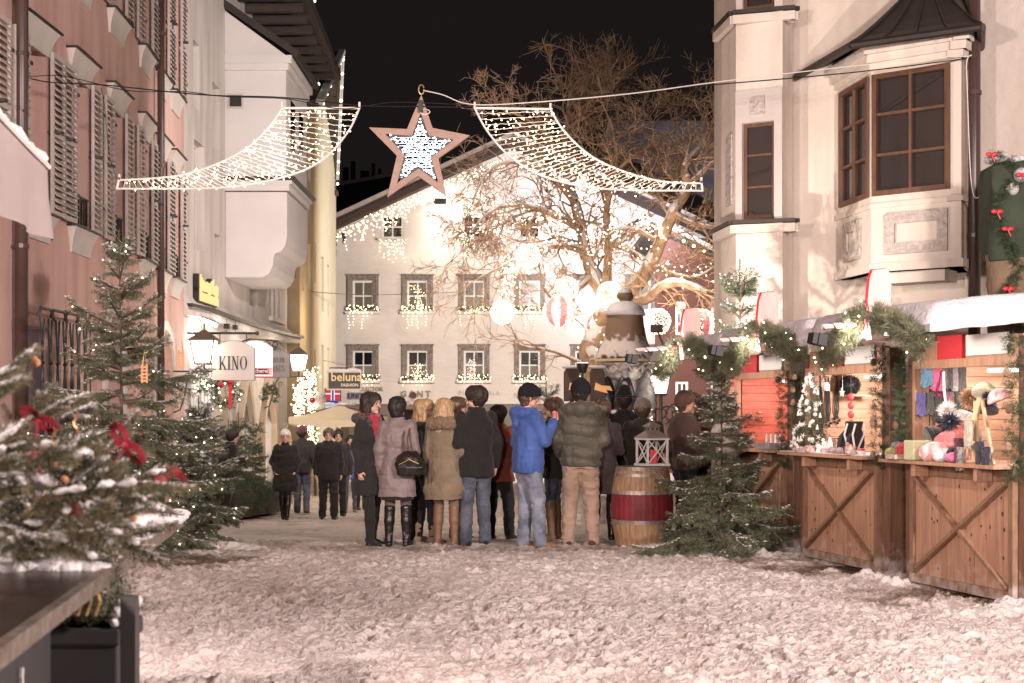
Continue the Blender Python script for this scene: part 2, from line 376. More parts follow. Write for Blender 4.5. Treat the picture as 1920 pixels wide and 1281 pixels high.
    bp = N.new('ShaderNodeBump'); bp.inputs['Distance'].default_value = .02; nb = N.new('ShaderNodeTexNoise'); nb.inputs['Scale'].default_value = 60; nb.inputs['Detail'].default_value = 7
    L.new(tc.outputs['Object'], nb.inputs['Vector']); L.new(nb.outputs[0], bp.inputs['Height']); L.new(bp.outputs[0], bs.inputs['Normal'])
    o = np_mesh('ground', V, Fc, mt, smooth=True, attr=snow.reshape(-1)); tag(o, kind='structure')
ground()
# ------------------------------------------------------------------ buildings
M_pink = mat('pink_plaster', (.70, .475, .42), .9, col2=(.61, .395, .345), scale=.9, bump=.006, bscale=22, stretch=(1, 1, .35), stain=.16)
M_pale = mat('pale_plaster', (.62, .58, .555), .9, col2=(.54, .50, .475), scale=1.2, bump=.005, bscale=20, stretch=(1, 1, .4), stain=.14)
M_oriel = mat('oriel_plaster', (.64, .61, .60), .9, var=.06, scale=1.5, bump=.003, bscale=14)
M_trim = mat('white_trim', (.62, .58, .54), .8, var=.08)
M_yellow = mat('yellow_plaster', (.58, .46, .28), .9, col2=(.52, .40, .235), scale=.9, bump=.005, bscale=20)
M_palegreen = mat('pale_green_plaster', (.55, .50, .36), .9, var=.12, scale=.9)
M_hall = mat('white_render', (.66, .60, .55), .92, col2=(.60, .535, .49), scale=.8, bump=.03, bscale=3.2, bstretch=(.6, 1, 1.6))
M_cream = mat('cream_render', (.70, .62, .55), .9, col2=(.62, .54, .475), scale=.7, bump=.035, bscale=2.6, stain=.10)
M_cream2 = mat('light_cream_render', (.68, .60, .53), .9, var=.08, scale=.8, bump=.02, bscale=7, stain=.10)
M_grey_ren = mat('grey_render', (.52, .47, .44), .85, var=.08, scale=2, bump=.006, bscale=30)
M_relief = mat('carved_relief', (.54, .48, .44), .85, col2=(.42, .37, .33), scale=14, bump=.06, bscale=15)
M_stone = mat('dark_stone_frame', (.30, .255, .22), .85, col2=(.15, .12, .10), scale=16, bump=.02, bscale=24, contrast=(.4, .6))
M_maroon = mat('maroon_plaster', (.085, .034, .027), .9, var=.2, scale=1.5)
M_shut = mat('shutter_paint', (.56, .50, .465), .7, var=.12, scale=6)
M_dwood = mat('dark_eaves_wood', (.06, .044, .036), .8, col2=(.04, .03, .025), scale=5, stretch=(1, 1, 6))
M_brown = mat('brown_window_wood', (.13, .060, .033), .5, col2=(.085, .04, .022), scale=6, stretch=(3, 3, .6))
M_pipe = mat('brown_downpipe', (.075, .045, .038), .35, var=.1)
M_glass = mat('night_glass', (.012, .012, .013), .08, var=0, spec=.8)
M_blind = bpy.data.materials.new('blind_behind_glass'); M_blind.use_nodes = True; _t = M_blind.node_tree; _b = _t.nodes['Principled BSDF']; _b.inputs['Roughness'].default_value = .05; _b.inputs['Specular IOR Level'].default_value = .8
_c = _t.nodes.new('ShaderNodeTexCoord'); _w = _t.nodes.new('ShaderNodeTexWave'); _w.bands_direction = 'Z'; _w.inputs['Scale'].default_value = 26; _w.inputs['Distortion'].default_value = .15; _r = _t.nodes.new('ShaderNodeValToRGB')
_r.color_ramp.elements[0].position = .45; _r.color_ramp.elements[0].color = (.010, .009, .009, 1); _r.color_ramp.elements[1].position = .8; _r.color_ramp.elements[1].color = (.026, .025, .026, 1)
_t.links.new(_c.outputs['Object'], _w.inputs[0]); _t.links.new(_w.outputs['Color'], _r.inputs[0]); _t.links.new(_r.outputs[0], _b.inputs['Base Color'])
M_glass_olive = mat('curtained_glass', (.135, .115, .07), .35, col2=(.08, .065, .04), scale=9, stretch=(4, 1, .5))
M_roofm = mat('dark_sheet_roof', (.045, .035, .03), .5, var=.25, scale=4, metal=.3)
M_curtain = mat('white_curtain', (.22, .20, .17), .9, var=.25, scale=20, stretch=(8, 1, .3))
M_lit = emis('lit_interior_warm', (1.0, .80, .55), 1.5)
M_litw = emis('lit_interior_white', (1.0, .93, .84), 2.6)
M_shopblue = mat('glowing_shop_door', (.45, .46, .55), .5, var=.2, scale=2, emit=(.6, .62, .85), estr=.22)  # glow put into the door material for the lit shop entrance

def zat(path, px, py):
    Y = path.at(path.sp(px), 0).y; return EH + (HY - py) / F * Y

# ---- pink house along the left side
PP = Path([(-6.05, 8), (-5.76, 15.5), (-5.70, 18.5), (-5.76, 20.5), (-5.86, 22.5), (-6.02, 24.2), (-6.23, 27.0)])
b = thing('pink_house', 'salmon pink house with grey louvred shutters and white window hoods on the left', 'house', (-5.76, 17, 0))
hoods = [PP.sp(x) for x in (35, 126, 200, 259, 292, 318)]
ups = hoods + []
near_more = [hoods[0] - 1.85, hoods[0] - 3.7]
allw = near_more + hoods
holes = []
for s in allw:
    holes.append((s + .17, s + .92, 3.95, 5.95)); holes.append((s + .17, s + .92, 7.3, 9.4))
holes = [h for h in holes if h[1] < PP.L - .1]
gate = (PP.sp(42), PP.sp(96), -.3, 2.55); holes.append(gate)
a0, a1 = PP.sp(290), PP.sp(324); holes.append((a0, a1, -.6, 2.95))
a2, a3 = PP.sp(196), PP.sp(228); holes.append((a2, a3, -.6, 2.95))
m = PP.wall(MB(), 0, PP.L, -1, 12.5, holes, .28); m.build('wall', M_pink, b)
for i, (s0, s1) in enumerate(((a0, a1), (a2, a3))):
    c, r = (s0 + s1) / 2, (s1 - s0) / 2; zc = 2.95 - r
    arc = [(c - r * math.cos(k * math.pi / 14), zc + r * math.sin(k * math.pi / 14)) for k in range(15)]
    for side in (0, 1):
        half = arc[:8] if side == 0 else arc[7:]
        pts = ([(s0, 2.95)] + half[::-1][0:0] + half) if side == 0 else (half + [(s1, 2.95)])
        PP.poly(q := MB(), pts, -.27, -.002); q.build('arch_infill', M_pink, b)
    q = MB(); o_ = [(c - (r + .16) * math.cos(k * math.pi / 14), zc + (r + .16) * math.sin(k * math.pi / 14)) for k in range(15)]
    for k in range(14): PP.poly(q, [arc[k], arc[k + 1], o_[k + 1], o_[k]], .003, .05)
    PP.box(q, s0 - .16, s0, -.6, zc, .003, .05); PP.box(q, s1, s1 + .16, -.6, zc, .003, .05); q.build('arch_surround', M_trim, b)
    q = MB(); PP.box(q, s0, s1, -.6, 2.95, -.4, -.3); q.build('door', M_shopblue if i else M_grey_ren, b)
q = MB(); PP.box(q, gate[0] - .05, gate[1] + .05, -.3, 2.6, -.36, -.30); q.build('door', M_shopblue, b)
q = MB(); PP.box(q, gate[0] + .1, gate[0] + .16, 0, 2.4, -.27, -.2); PP.box(q, gate[1] - .3, gate[1] - .24, 0, 2.4, -.27, -.2); PP.box(q, gate[0] + .1, gate[1] - .24, 2.2, 2.26, -.27, -.2); q.build('door_frame', M_white, b)
def shutter(path, s0, s1, z0, z1, par, m):
    q = MB(); w = .05; d0, d1 = .045, .085
    path.box(q, s0, s0 + w, z0, z1, d0, d1); path.box(q, s1 - w, s1, z0, z1, d0, d1)
    for z in (z0, (z0 + z1) / 2 - .03, z1 - .06): path.box(q, s0 + w, s1 - w, z, z + .06, d0, d1)
    n = int((z1 - z0) / .085)
    for k in range(n):
        z = z0 + .07 + k * (z1 - z0 - .14) / n
        if abs(z + .03 - (z0 + z1) / 2) < .06: continue
        a, c = s0 + w, s1 - w
        q.hexa([path.at(a, z, d1 + .035), path.at(c, z, d1 + .035), path.at(c, z + .012, d1 + .035), path.at(a, z + .012, d1 + .035),
                path.at(a, z + .07, d0), path.at(c, z + .07, d0), path.at(c, z + .082, d0 + .01), path.at(a, z + .082, d0 + .01)])
    o = q.build('shutter', m, par)
    h = MB()
    for z in (z0 + .35, z1 - .35): path.box(h, s0 - .03 if False else s1 - .02, s1 + .03, z, z + .04, .085, .105)
    path.box(h, s0 + .02, s0 + .1, (z0 + z1) / 2, (z0 + z1) / 2 + .03, .0, .18); h.parts('hinge', M_iron, o)
def hood(path, s0, s1, z1, par, d=.12, h=.31, name='window_hood'):
    q = MB(); k = 5
    for i in range(k):
        t0, t1 = i / k, (i + 1) / k; dd = lambda t: .03 + (d - .03) * t ** 2.2; e = lambda t: .10 * t ** 2
        za, zb = z1 - h + h * t0, z1 - h + h * t1
        q.hexa([path.at(s0 - e(t0) + .08, za, 0), path.at(s1 + e(t0) - .08, za, 0), path.at(s1 + e(t0) - .08, za, dd(t0)), path.at(s0 - e(t0) + .08, za, dd(t0)),
                path.at(s0 - e(t1) + .08, zb, 0), path.at(s1 + e(t1) - .08, zb, 0), path.at(s1 + e(t1) - .08, zb, dd(t1)), path.at(s0 - e(t1) + .08, zb, dd(t1))])
    o = q.build(name, M_trim, par); q = MB(); path.box(q, s0 - .05, s1 + .05, z1 + .002, z1 + .025, 0, d + .03); q.build('flashing', M_roofm, o)
for s in allw:
    if s + 1 > PP.L: continue
    for z0, z1, fl in ((3.95, 5.95, 0), (7.3, 9.4, 1)):
        window(PP, s + .17, s + .92, z0, z1, -.24, b, M_trim, M_glass if RS.random() < .5 else M_grey_ren, 2, 3)
        if s - .30 > -.2: shutter(PP, s - .32, s + .15, z0, z1, b, M_shut)
        if s + 1.42 < PP.L: shutter(PP, s + .94, s + 1.41, z0, z1, b, M_shut)
        hood(PP, s, s + 1.08, z1 + .24, b)
        hood(PP, s + .02, s + 1.06, z0 - .04, b, .12, .32, 'window_sill')
    q = MB()
    for k in range(9): PP.box(q, s + .2 + k * .082, s + .215 + k * .082, 3.97, 4.35, .0, .015)
    PP.box(q, s + .17, s + .92, 4.35, 4.37, 0, .02); q.build('window_guard', M_black, b)
# folding lattice gate beside the shop door
g = MB(); s0, s1 = PP.sp(36), PP.sp(126); n = 13
for k in range(n + 1):
    s = s0 + (s1 - s0) * k / n; s2 = s0 + (s1 - s0) * min(k + 1, n) / n; d = .25 + .05 * (k % 2)
    for a, c in ((s, s2), (s2, s)):
        g.tube([PP.at(a, .3, d), PP.at((a + c) / 2, .9, d), PP.at(c, 1.5, d), PP.at((a + c) / 2, 2.1, d), PP.at(a, 2.62, d)], .0105, 5)
    g.ball(PP.at((s + s2) / 2, .9, d), .025, 6, 4); g.ball(PP.at((s + s2) / 2, 2.1, d), .025, 6, 4); g.ball(PP.at(s2, 1.5, d), .025, 6, 4)
for a, c in ((0, .22), (.25, .5), (.55, .78), (.82, 1)): g.tube([PP.at(s0 + (s1 - s0) * a, 2.64, .22), PP.at(s0 + (s1 - s0) * a, 2.74, .25), PP.at(s0 + (s1 - s0) * c, 2.74, .25), PP.at(s0 + (s1 - s0) * c, 2.6, .28)], .02, 5)
t = thing('folding_gate', 'black wrought iron folding lattice gate in front of the pink house shop door', 'gate', PP.at((s0 + s1) / 2, 0, .25)); g.build('lattice', M_black, t)
for px, r, lab, w in ((21, .075, 'thick dark brown downpipe at the near end of the pink house', PP), (348, .06, 'narrow dark brown downpipe between the pink house and the pale house', PP)):
    s = w.sp(px); t = thing('downpipe', lab, 'downpipe', w.at(s, 0, .12))
    MB().tube([w.at(s, -.4, .12), w.at(s, 12.5, .12)], r, 12).build('pipe', M_pipe, t, smooth=True)
    for z in (1.2, 3.4, 5.6, 7.8): q = MB(); q.lathe(w.at(s, z, .12), [(r + .012, 0), (r + .012, .05)], 12); w.box(q, s - .02, s + .02, z, z + .04, 0, .12); q.build('bracket', M_pipe, t)

# ---- pale house with the oriel
WP = Path([(-6.25, 27.0), (-6.22, 30.0), (-6.2, 34.0), (-6.1, 38.6)])
b = thing('pale_house', 'pale grey plaster house with a tall two-storey oriel on curved corbels', 'house', (-6.2, 31, -.6))
holes = []
def wz(px0, px1, py0, py1): return (WP.sp(px0), WP.sp(px1), zat(WP, (px0 + px1) / 2, py1), zat(WP, (px0 + px1) / 2, py0))
slots = [wz(362, 374, 80, 205), wz(364, 383, 268, 470), wz(398, 412, 160, 280), wz(402, 413, 440, 548), wz(468, 482, 520, 575)]
tri = [(WP.sp(506) + k * .62, WP.sp(506) + k * .62 + .42, 3.95, 4.75) for k in range(3)]
arch = [(WP.sp(402), WP.sp(418)), (WP.sp(444), WP.sp(468)), (WP.sp(488), WP.sp(509))]
for h in slots + tri: holes.append(h)
shopw = (WP.sp(358), WP.sp(397), -.7, 2.95); holes.append(shopw)
for a, c in arch: holes.append((a, c, -.9, 1.9))
WP.wall(MB(), 0, WP.L, -1.2, 11.2, holes, .22).build('wall', M_pale, b)
for h in slots: window(WP, h[0], h[1], h[2], h[3], -.2, b, M_trim, M_grey_ren, 1, 2)
for h in tri:
    window(WP, h[0], h[1], h[2], h[3], -.12, b, M_dwood, M_glass, 2, 4, .03, .015)
q = MB(); WP.box(q, tri[0][0] - .15, tri[2][1] + .15, 3.82, 3.93, .002, .1); WP.box(q, tri[0][0] - .15, tri[2][1] + .15, 4.78, 4.86, .002, .08); q.build('window_surround', M_trim, b)
q = MB(); WP.box(q, shopw[0], shopw[1], -.7, 2.95, -.7, -.6); q.build('shop_interior', M_litw, b)
q = MB()
for k in range(7):
    s = shopw[0] + (shopw[1] - shopw[0]) * k / 6; WP.box(q, s - .04, s + .04, -.7, 2.95, -.1, -.02)
q.build('shop_frame', M_white, b)
q = MB(); d_ = MB()
for a, c in arch:
    mid, z0, zt = (a + c) / 2, 1.25, 2.35
    o_ = [(a - .14, -.9), (a - .14, z0), (mid - .02, zt + .3), (mid + .02, zt + .3), (c + .14, z0), (c + .14, -.9)]
    i_ = [(a, -.9), (a, z0 - .05), (mid, zt - .15), (mid, zt - .15), (c, z0 - .05), (c, -.9)]
    q = MB()
    for k in range(5): WP.poly(q, [o_[k], o_[k + 1], i_[k + 1], i_[k]], .004, .14)
    q.build('pointed_arch', mat('beige_woodwork', (.42, .33, .25), .6, var=.1), b)
    WP.poly(d_, [(a + .02, -.9), (a + .02, z0 - .1), (mid, zt - .2), (c - .02, z0 - .1), (c - .02, -.9)], -.16, -.12)
d_.build('door', emis('lit_door_glass', (1, .9, .78), .75), b)
# oriel
oa, ob_ = WP.sp(422), WP.sp(422) + 3.0; D = 1.32
q = MB(); WP.box(q, oa, ob_, 6.62, 8.95, 0, D); q.build('oriel_upper_storey', M_oriel, b)
q = MB(); prof = [(0, 4.42), (.82, 4.42), (.95, 4.5), (1.03, 4.66), (1.05, 4.86), (1.08, 4.94), (1.2, 4.98), (1.3, 5.1), (1.34, 5.3), (D + .02, 6.28), (0, 6.28)]
n = len(prof); pa = [WP.at(oa, z, d) for d, z in prof]; pb = [WP.at(ob_, z, d) for d, z in prof]
q.add(pa + pb, [tuple(range(n)), tuple(reversed(range(n, 2 * n)))] + [(i, i + n, (i + 1) % n + n, (i + 1) % n) for i in range(n)]); q.build('oriel_lower_storey', M_oriel, b, bevel=.02)
q = MB(); WP.box(q, oa - .03, ob_ + .03, 6.30, 6.44, 0, D + .07); WP.box(q, oa - .05, ob_ + .05, 6.44, 6.52, 0, D + .13); q.build('oriel_cornice', M_oriel, b); q = MB(); WP.box(q, oa - .05, ob_ + .05, 8.9, 9.05, .002, D + .06); WP.box(q, oa - .08, ob_ + .08, 9.05, 9.22, .002, D + .13); q.build('oriel_cornice', M_oriel, b)
q = MB(); WP.box(q, oa - .1, ob_ + .1, 6.525, 6.60, 0, D + .2); q.build('oriel_ledge', M_roofm, b)
q = MB(); q.hexa([WP.at(oa, 9.225, 0), WP.at(ob_, 9.225, 0), WP.at(ob_, 9.225, D), WP.at(oa, 9.225, D), WP.at(oa, 10.2, 0), WP.at(ob_, 10.2, 0), WP.at(ob_, 9.235, D), WP.at(oa, 9.235, D)]); q.build('oriel_gable', M_oriel, b)
q = MB(); q.hexa([WP.at(oa - .15, 10.25, 0), WP.at(ob_ + .15, 10.25, 0), WP.at(ob_ + .15, 9.16, D + .25), WP.at(oa - .15, 9.16, D + .25), WP.at(oa - .15, 10.42, 0), WP.at(ob_ + .15, 10.42, 0), WP.at(ob_ + .15, 9.30, D + .28), WP.at(oa - .15, 9.30, D + .28)]); q.build('oriel_roof', M_roofm, b)
q = MB(); WP.box(q, oa - .03, oa - .002, 8.08, 8.4, .07, .4); v = q.build('vent', M_grey_ren, b); q = MB(); WP.box(q, oa - .045, oa - .032, 8.12, 8.36, .11, .36); q.build('vent_opening', M_black, v)
for k, s in enumerate((ob_ - 2.4, ob_ - 1.2)): WP.box(q := MB(), s, s + .6, 7.3, 8.4, D + .002, D + .01); q.build('oriel_window', M_glass, b)
# eaves over the street
q = MB(); q.hexa([WP.at(0, 11.05, -.3), WP.at(WP.L + 2.2, 11.05, -.3), WP.at(WP.L + 2.2, 11.0, 1.15), WP.at(0, 11.0, 1.75), WP.at(0, 11.2, -.3), WP.at(WP.L + 2.2, 11.2, -.3), WP.at(WP.L + 2.2, 11.25, 1.15), WP.at(0, 11.25, 1.75)])
q.build('roof_eaves', M_dwood, b)
q = MB()
for k in range(14): s = .4 + k * .95; q.beam(WP.at(s, 10.9, 0), WP.at(s, 10.9, 1.6 - .04 * k), .16, .2)
q.parts('rafter', M_dwood, b)
# shop canopy
cf = [P(352, 574, 27.0), P(392, 583, 28.5), P(430, 597, 30.2), P(480, 614, 33.0), P(530, 627, 36.3), P(564, 634, 38.9)]
q = MB(); cs = [0, 1.5, 3.2, 6.0, 9.3, WP.L]
for i in range(5):
    w0, w1 = WP.at(cs[i], 3.75, 0), WP.at(cs[i + 1], 3.75, 0)
    q.hexa([Vector((w0.x, w0.y, cf[i].z - .16)), Vector((w1.x, w1.y, cf[i + 1].z - .16)), cf[i + 1] - Vector((0, 0, .16)), cf[i] - Vector((0, 0, .16)),
            w0, w1, cf[i + 1], cf[i]])
cn = q.build('canopy', M_pale, b)
q = MB()
for i in range(5): q.beam(cf[i] + Vector((.03, 0, .02)), cf[i + 1] + Vector((.03, 0, .02)), .12, .07)
q.build('canopy_edge', M_roofm, cn)
# lamp hood over the small triple window
q = MB(); sa, sb = tri[0][0] - .3, tri[2][1] + .35
WP.box(q, sa, sb, 5.1, 5.22, .05, .32); WP.box(q, sa, sb, 5.22, 5.3, .02, .2)
o = q.build('hooded_light_box', M_roofm, b); q = MB(); WP.box(q, sa + .1, sb - .1, 5.085, 5.098, .1, .28); q.build('light_strip', M_white, o)
# ---- yellow and pale green house
YP = Path([(-5.82, 39.0), (-6.15, 45.2), (-6.62, 53.5)])
b = thing('yellow_house', 'narrow ochre yellow house beyond the shop canopy with a light string along its gable', 'house', (-6, 42, -.6))
hs = []
for px0, px1, rows in ((566, 570, ((250, 330), (470, 545))), (577, 582, ((250, 340), (455, 540))), (589, 592, ((455, 530), (655, 770)))):
    for a, c in rows: hs.append((YP.sp(px0), YP.sp(px1), zat(YP, (px0 + px1) / 2, c), zat(YP, (px0 + px1) / 2, a)))
kx = YP.c[1]
YP.wall(MB(), 0, kx, -1.2, 10.1, [h for h in hs if h[1] < kx], .15).build('wall', M_yellow, b)
for h in hs:
    if h[1] < kx: window(YP, h[0], h[1], h[2], h[3], -.14, b, M_yellow, M_dwood, 1, 1)
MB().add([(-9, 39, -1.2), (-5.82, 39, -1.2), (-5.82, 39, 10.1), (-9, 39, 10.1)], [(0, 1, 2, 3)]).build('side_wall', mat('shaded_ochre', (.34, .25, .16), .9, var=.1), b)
ge, ap, g2 = P(597, 205, 40), P(640, 108, 46.6), P(630, 345, 53.6)
q = MB(); q.add([YP.at(0, 10.1), YP.at(kx, 10.1), YP.at(kx, 12.6)], [(0, 1, 2)]); q.build('gable_wall', M_yellow, b)
q = MB()
for a, c in ((ge, ap), (ap, g2)):
    w = Vector((-3.5, .3, 0)); up = Vector((0, 0, .22)); q.hexa([a, c, c + w, a + w, a + up, c + up, c + w + up, a + w + up])
q.build('roof', M_dwood, b)
q = MB(); q.beam(ge + Vector((.03, 0, .2)), ap + Vector((.03, 0, .2)), .2, .14); q.beam(ap + Vector((.03, 0, .2)), g2 + Vector((.03, 0, .2)), .16, .12); q.build('snow', M_snow, b)
q = MB()
for k in range(8): q.box(P(613, 300 + k * 8.5, 52.9), (.62, .4, .12))
q.box(P(613, 362, 52.9), (.8, .5, .16)); q.build('eave_end_box', M_dwood, b)
b2 = thing('pale_green_house', 'pale greenish plaster house between the yellow house and the white gabled house', 'house', (-6.4, 49, -.7))
hh = [(YP.sp(603), YP.sp(607), 4.8, 6.6), (YP.sp(614), YP.sp(617.5), 4.8, 6.6), (YP.sp(603), YP.sp(607), 1.2, 3.7), (YP.sp(614), YP.sp(617.5), 1.2, 3.7)]
YP.wall(MB(), kx, YP.L, -1.2, 10.4, hh, .15).build('wall', M_palegreen, b2)
q = MB(); q.add([YP.at(kx, 10.4), YP.at(YP.L, 10.4), YP.at(kx, 12.6)], [(0, 1, 2)]); q.build('gable_wall', M_palegreen, b2)
for h in hh: window(YP, h[0], h[1], h[2], h[3], -.12, b2, M_stone, M_stone, 1, 1)

# ---- white gabled house at the end of the square
BP = Path([(-8.6, 62), (6.6, 62)])
b = thing('white_gabled_house', 'big white gabled house closing the square with stone-framed windows and lit window boxes', 'house', (0, 62, -.8))
def bs(px): return (px - CX) / F * 62 + 8.6
def bz(py): return EH + (HY - py) / F * 62
cols = (681, 783, 889, 993, 1098, 1200)
holes = []; spec = []
for ci, x in enumerate(cols):
    for y0, y1 in ((527, 583), (658, 712)):
        h = (bs(x - 19), bs(x + 19), bz(y1), bz(y0)); holes.append(h); spec.append((h, ci, y0))
top = [(bs(x - 20), bs(x + 20), bz(447), bz(404)) for x in (736, 887, 993)]
ztop = bz(447); zt2 = bz(398)
holes.append((bs(596), bs(610), bz(585), bz(530)))
BP.wall(m := MB(), 0, bs(1236), -1.4, ztop, holes, .18)
shopf = None
BP.wall(m, bs(716) - .001, bs(1200), ztop, zt2, [top[0], top[1], top[2]], .18)
m.add([BP.at(bs(600), ztop), BP.at(bs(716) - .001, ztop), BP.at(bs(716) - .001, zt2), BP.at(bs(690), zt2), BP.at(bs(600), bz(440))], [(0, 1, 2, 3, 4)])
m.add([BP.at(bs(1200), ztop), BP.at(bs(1330), ztop), BP.at(bs(1235), zt2), BP.at(bs(1200), zt2)], [(0, 1, 2, 3)])
m.add([BP.at(bs(690), zt2), BP.at(bs(1235), zt2), BP.at(bs(962), bz(280))], [(0, 1, 2)])
m.build('wall', M_hall, b)
for (h, ci, y0) in spec:
    pm = M_glass_olive if y0 < 600 else M_glass
    wdw = window(BP, h[0], h[1], h[2], h[3], -.14, b, M_white, pm, 2, 2, .07, .05)
    if y0 > 600:
        q = MB(); BP.box(q, h[0] + .08, h[1] - .08, h[2] + .05, h[2] + .62, -.12, -.115); q.build('curtain', M_curtain, wdw)
    f = MB(); a, c, z0, z1 = h; g_ = .22
    for k, (w0, w1, dd) in enumerate(((.12, .23, .16), (.02, .12, .10))):
        BP.box(f, a - w1, a - w0, z0 - .02, z1 + w1, .002, dd); BP.box(f, c + w0, c + w1, z0 - .02, z1 + w1, .002, dd); BP.box(f, a - w0, c + w0, z1 + w0, z1 + w1, .002, dd)
    BP.box(f, a - .28, c + .28, z1 + .235, z1 + .29, .002, .22); f.build('stone_frame', M_stone, b)
    f = MB(); BP.box(f, a - .32, c + .32, z0 - .14, z0 - .04, .002, .26); f.build('window_sill', M_trim, b)
for h in top:
    window(BP, h[0], h[1], h[2], h[3], -.12, b, M_white, M_glass, 2, 2, .08, .06)
    f = MB(); BP.box(f, h[0] - .15, h[1] + .15, h[2] - .12, h[2] - .03, .002, .38); f.build('window_sill', M_trim, b)
window(BP, bs(596), bs(610), bz(585), bz(530), -.14, b, M_white, M_glass, 1, 2, .06, .05)
# shop floor band and shop fronts behind the crowd
q = MB(); BP.box(q, bs(600), bs(1236), bz(758), bz(755), .002, .12); q.build('ledge', M_trim, b)
q = MB(); BP.box(q, bs(604), bs(1236), -1.2, bz(759), .01, .06); q.build('shop_front', mat('taupe_shopfront', (.20, .155, .125), .7, var=.1, scale=1), b)
q = MB()
for x in (640, 760, 800, 905, 950, 1060, 1110): BP.box(q, bs(x), bs(x) + .35, -.9, bz(775), .062, .07)
q.parts('shop_pane', M_glass_olive, b)
# roof with boarded verge
vl, va, vr = (604, 436), (962, 270), (1345, 447)
q = MB(); pr = MB(); sn = MB()
for (xa, ya), (xb, yb) in ((vl, va), (va, vr)):
    A, B_ = P(xa, ya, 61.0), P(xb, yb, 61.0); Ab, Bb = A + Vector((0, 12, 0)), B_ + Vector((0, 12, 0)); up = Vector((0, 0, .3))
    q.hexa([A, B_, Bb, Ab, A + up, B_ + up, Bb + up, Ab + up])
    pr.beam(A + Vector((0, -.06, .05)), B_ + Vector((0, -.06, .10)), .08, .28); sn.beam(A + Vector((0, 0, .42)), B_ + Vector((0, 0, .42)), .5, .16)
q.build('roof', M_dwood, b); pr.build('bargeboard', mat('carved_bargeboard', (.05, .03, .024), .8, var=.3, scale=8), b); sn.build('roof_snow', mat('dirty_snow', (.42, .36, .33), .8, var=.2), b)
q = MB()
for k in range(3): q.box(P(612 + k * 5, 446 + k * 14, 61.2), (.55 - .1 * k, .5, .26))
for x, y in ((628, 452), (645, 446)): q.lathe(P(x, y + 12, 61), [(.03, 0), (.09, .1), (.05, .2), (.1, .3), (.1, .55)], 8)
q.build('eaves_bracket', M_dwood, b)
# lamp house under the apex
q = MB(); q.beam(P(812, 380, 61.9), P(828, 376, 60.6), .08, .08); q.box(P(826, 378, 60.4), (.5, .35, .22)); q.build('floodlight', M_black, b)

# ---- dark snowy roof behind, far snow roof, maroon house
b = thing('slate_roofed_house', 'dark house with a black slate roof rising behind the white gabled house', 'house', (-3, 74, -.8))
q = MB(); q.add([P(560, 445, 75), P(985, 330, 75), P(985, 285, 84), P(606, 352, 84)], [(0, 1, 2, 3)]); q.build('roof', mat('black_slate', (.015, .013, .012), .8, var=.3), b)
q = MB(); q.beam(P(606, 352, 84), P(985, 285, 84), .3, .3); q.build('ridge_snow', mat('ridge_snow', (.35, .31, .28), .8, var=.2), b)
q = MB()
for x, w, h in ((648, 10, 30), (662, 8, 42), (684, 16, 24), (700, 6, 38), (712, 5, 28)): q.box(P(x, 345 - h / 2, 86), (w * .032, .4, h * .032))
q.build('chimney', mat('sooty_chimney', (.018, .016, .015), .9, var=.2), b)
q = MB(); q.add([P(560, 445, 75.2), P(985, 330, 75.2), P(985, 860, 75.2), P(560, 860, 75.2)], [(3, 2, 1, 0)]); q.build('wall', M_grey_ren, b)
b = thing('snow_roofed_house', 'tall house with a broad steep roof covered in blue-grey snow behind the tree', 'house', (8, 76, -.8))
q = MB(); q.hexa([P(1085, 425, 72), P(1400, 425, 72), P(1400, 236, 84), P(1140, 238, 84), P(1085, 417, 72), P(1400, 417, 72), P(1400, 226, 84), P(1140, 228, 84)]); q.build('roof', mat('roof_snow_blue', (.50, .46, .52), .8, var=.15, scale=2, bump=.03, bscale=3), b)
q = MB(); q.add([P(1090, 426, 72.5), P(1400, 426, 72.5), P(1400, 850, 72.5), P(1090, 850, 72.5)], [(3, 2, 1, 0)]); q.build('wall', M_dwood, b)
q = MB(); q.box(P(1334, 404, 71), (.8, .8, .9)); q.box(P(1334, 388, 71), (1.0, 1.0, .12)); q.box(P(1352, 398, 71), (.3, .3, .9)); q.build('chimney', M_black, b)
MP = Path([((1228 - CX) / F * 52, 52), ((1420 - CX) / F * 51, 51)])
b = thing('maroon_house', 'dark maroon house with pale window frames right of the white gabled house', 'house', (7, 52, -.8))
def ms(px): return MP.sp(px)
wm = [(ms(1266), ms(1286), 4.3, 5.5), (ms(1333), ms(1353), 4.3, 5.5), (ms(1266), ms(1290), .9, 2.6), (ms(1332), ms(1350), .9, 2.6)]
MP.wall(q := MB(), 0, MP.L, -1.3, zat(MP, 1300, 500), wm, .15)
q.add([MP.at(0, zat(MP, 1300, 500)), MP.at(MP.L, zat(MP, 1300, 500)), MP.at(0, zat(MP, 1230, 428))], [(0, 1, 2)]); q.build('wall', M_maroon, b)
for h in wm: window(MP, h[0], h[1], h[2], h[3], -.1, b, M_white, M_glass, 2, 3, .09, .05)
q = MB(); A, B_ = P(1224, 424, 51), P(1430, 530, 51); q.hexa([A, B_, B_ + Vector((0, 9, 0)), A + Vector((0, 9, 0))] + [v + Vector((0, 0, .25)) for v in (A, B_, B_ + Vector((0, 9, 0)), A + Vector((0, 9, 0)))]); q.build('roof', M_dwood, b)
q = MB(); q.beam(A + Vector((0, -.1, .28)), B_ + Vector((0, -.1, .28)), .3, .14); q.build('roof_snow', M_snow, b)
q = MB()
for k in range(3): q.tube([MP.at(ms(1240) + .5 * math.sin(a * .9 + k * 2) * (1 - a / 14) + .3 * k, 1.4 + .5 * math.cos(a * .9 + k * 2) * (1 - a / 14), .03) for a in range(12)], .02, 4)
q.build('painted_scroll', M_black, b)
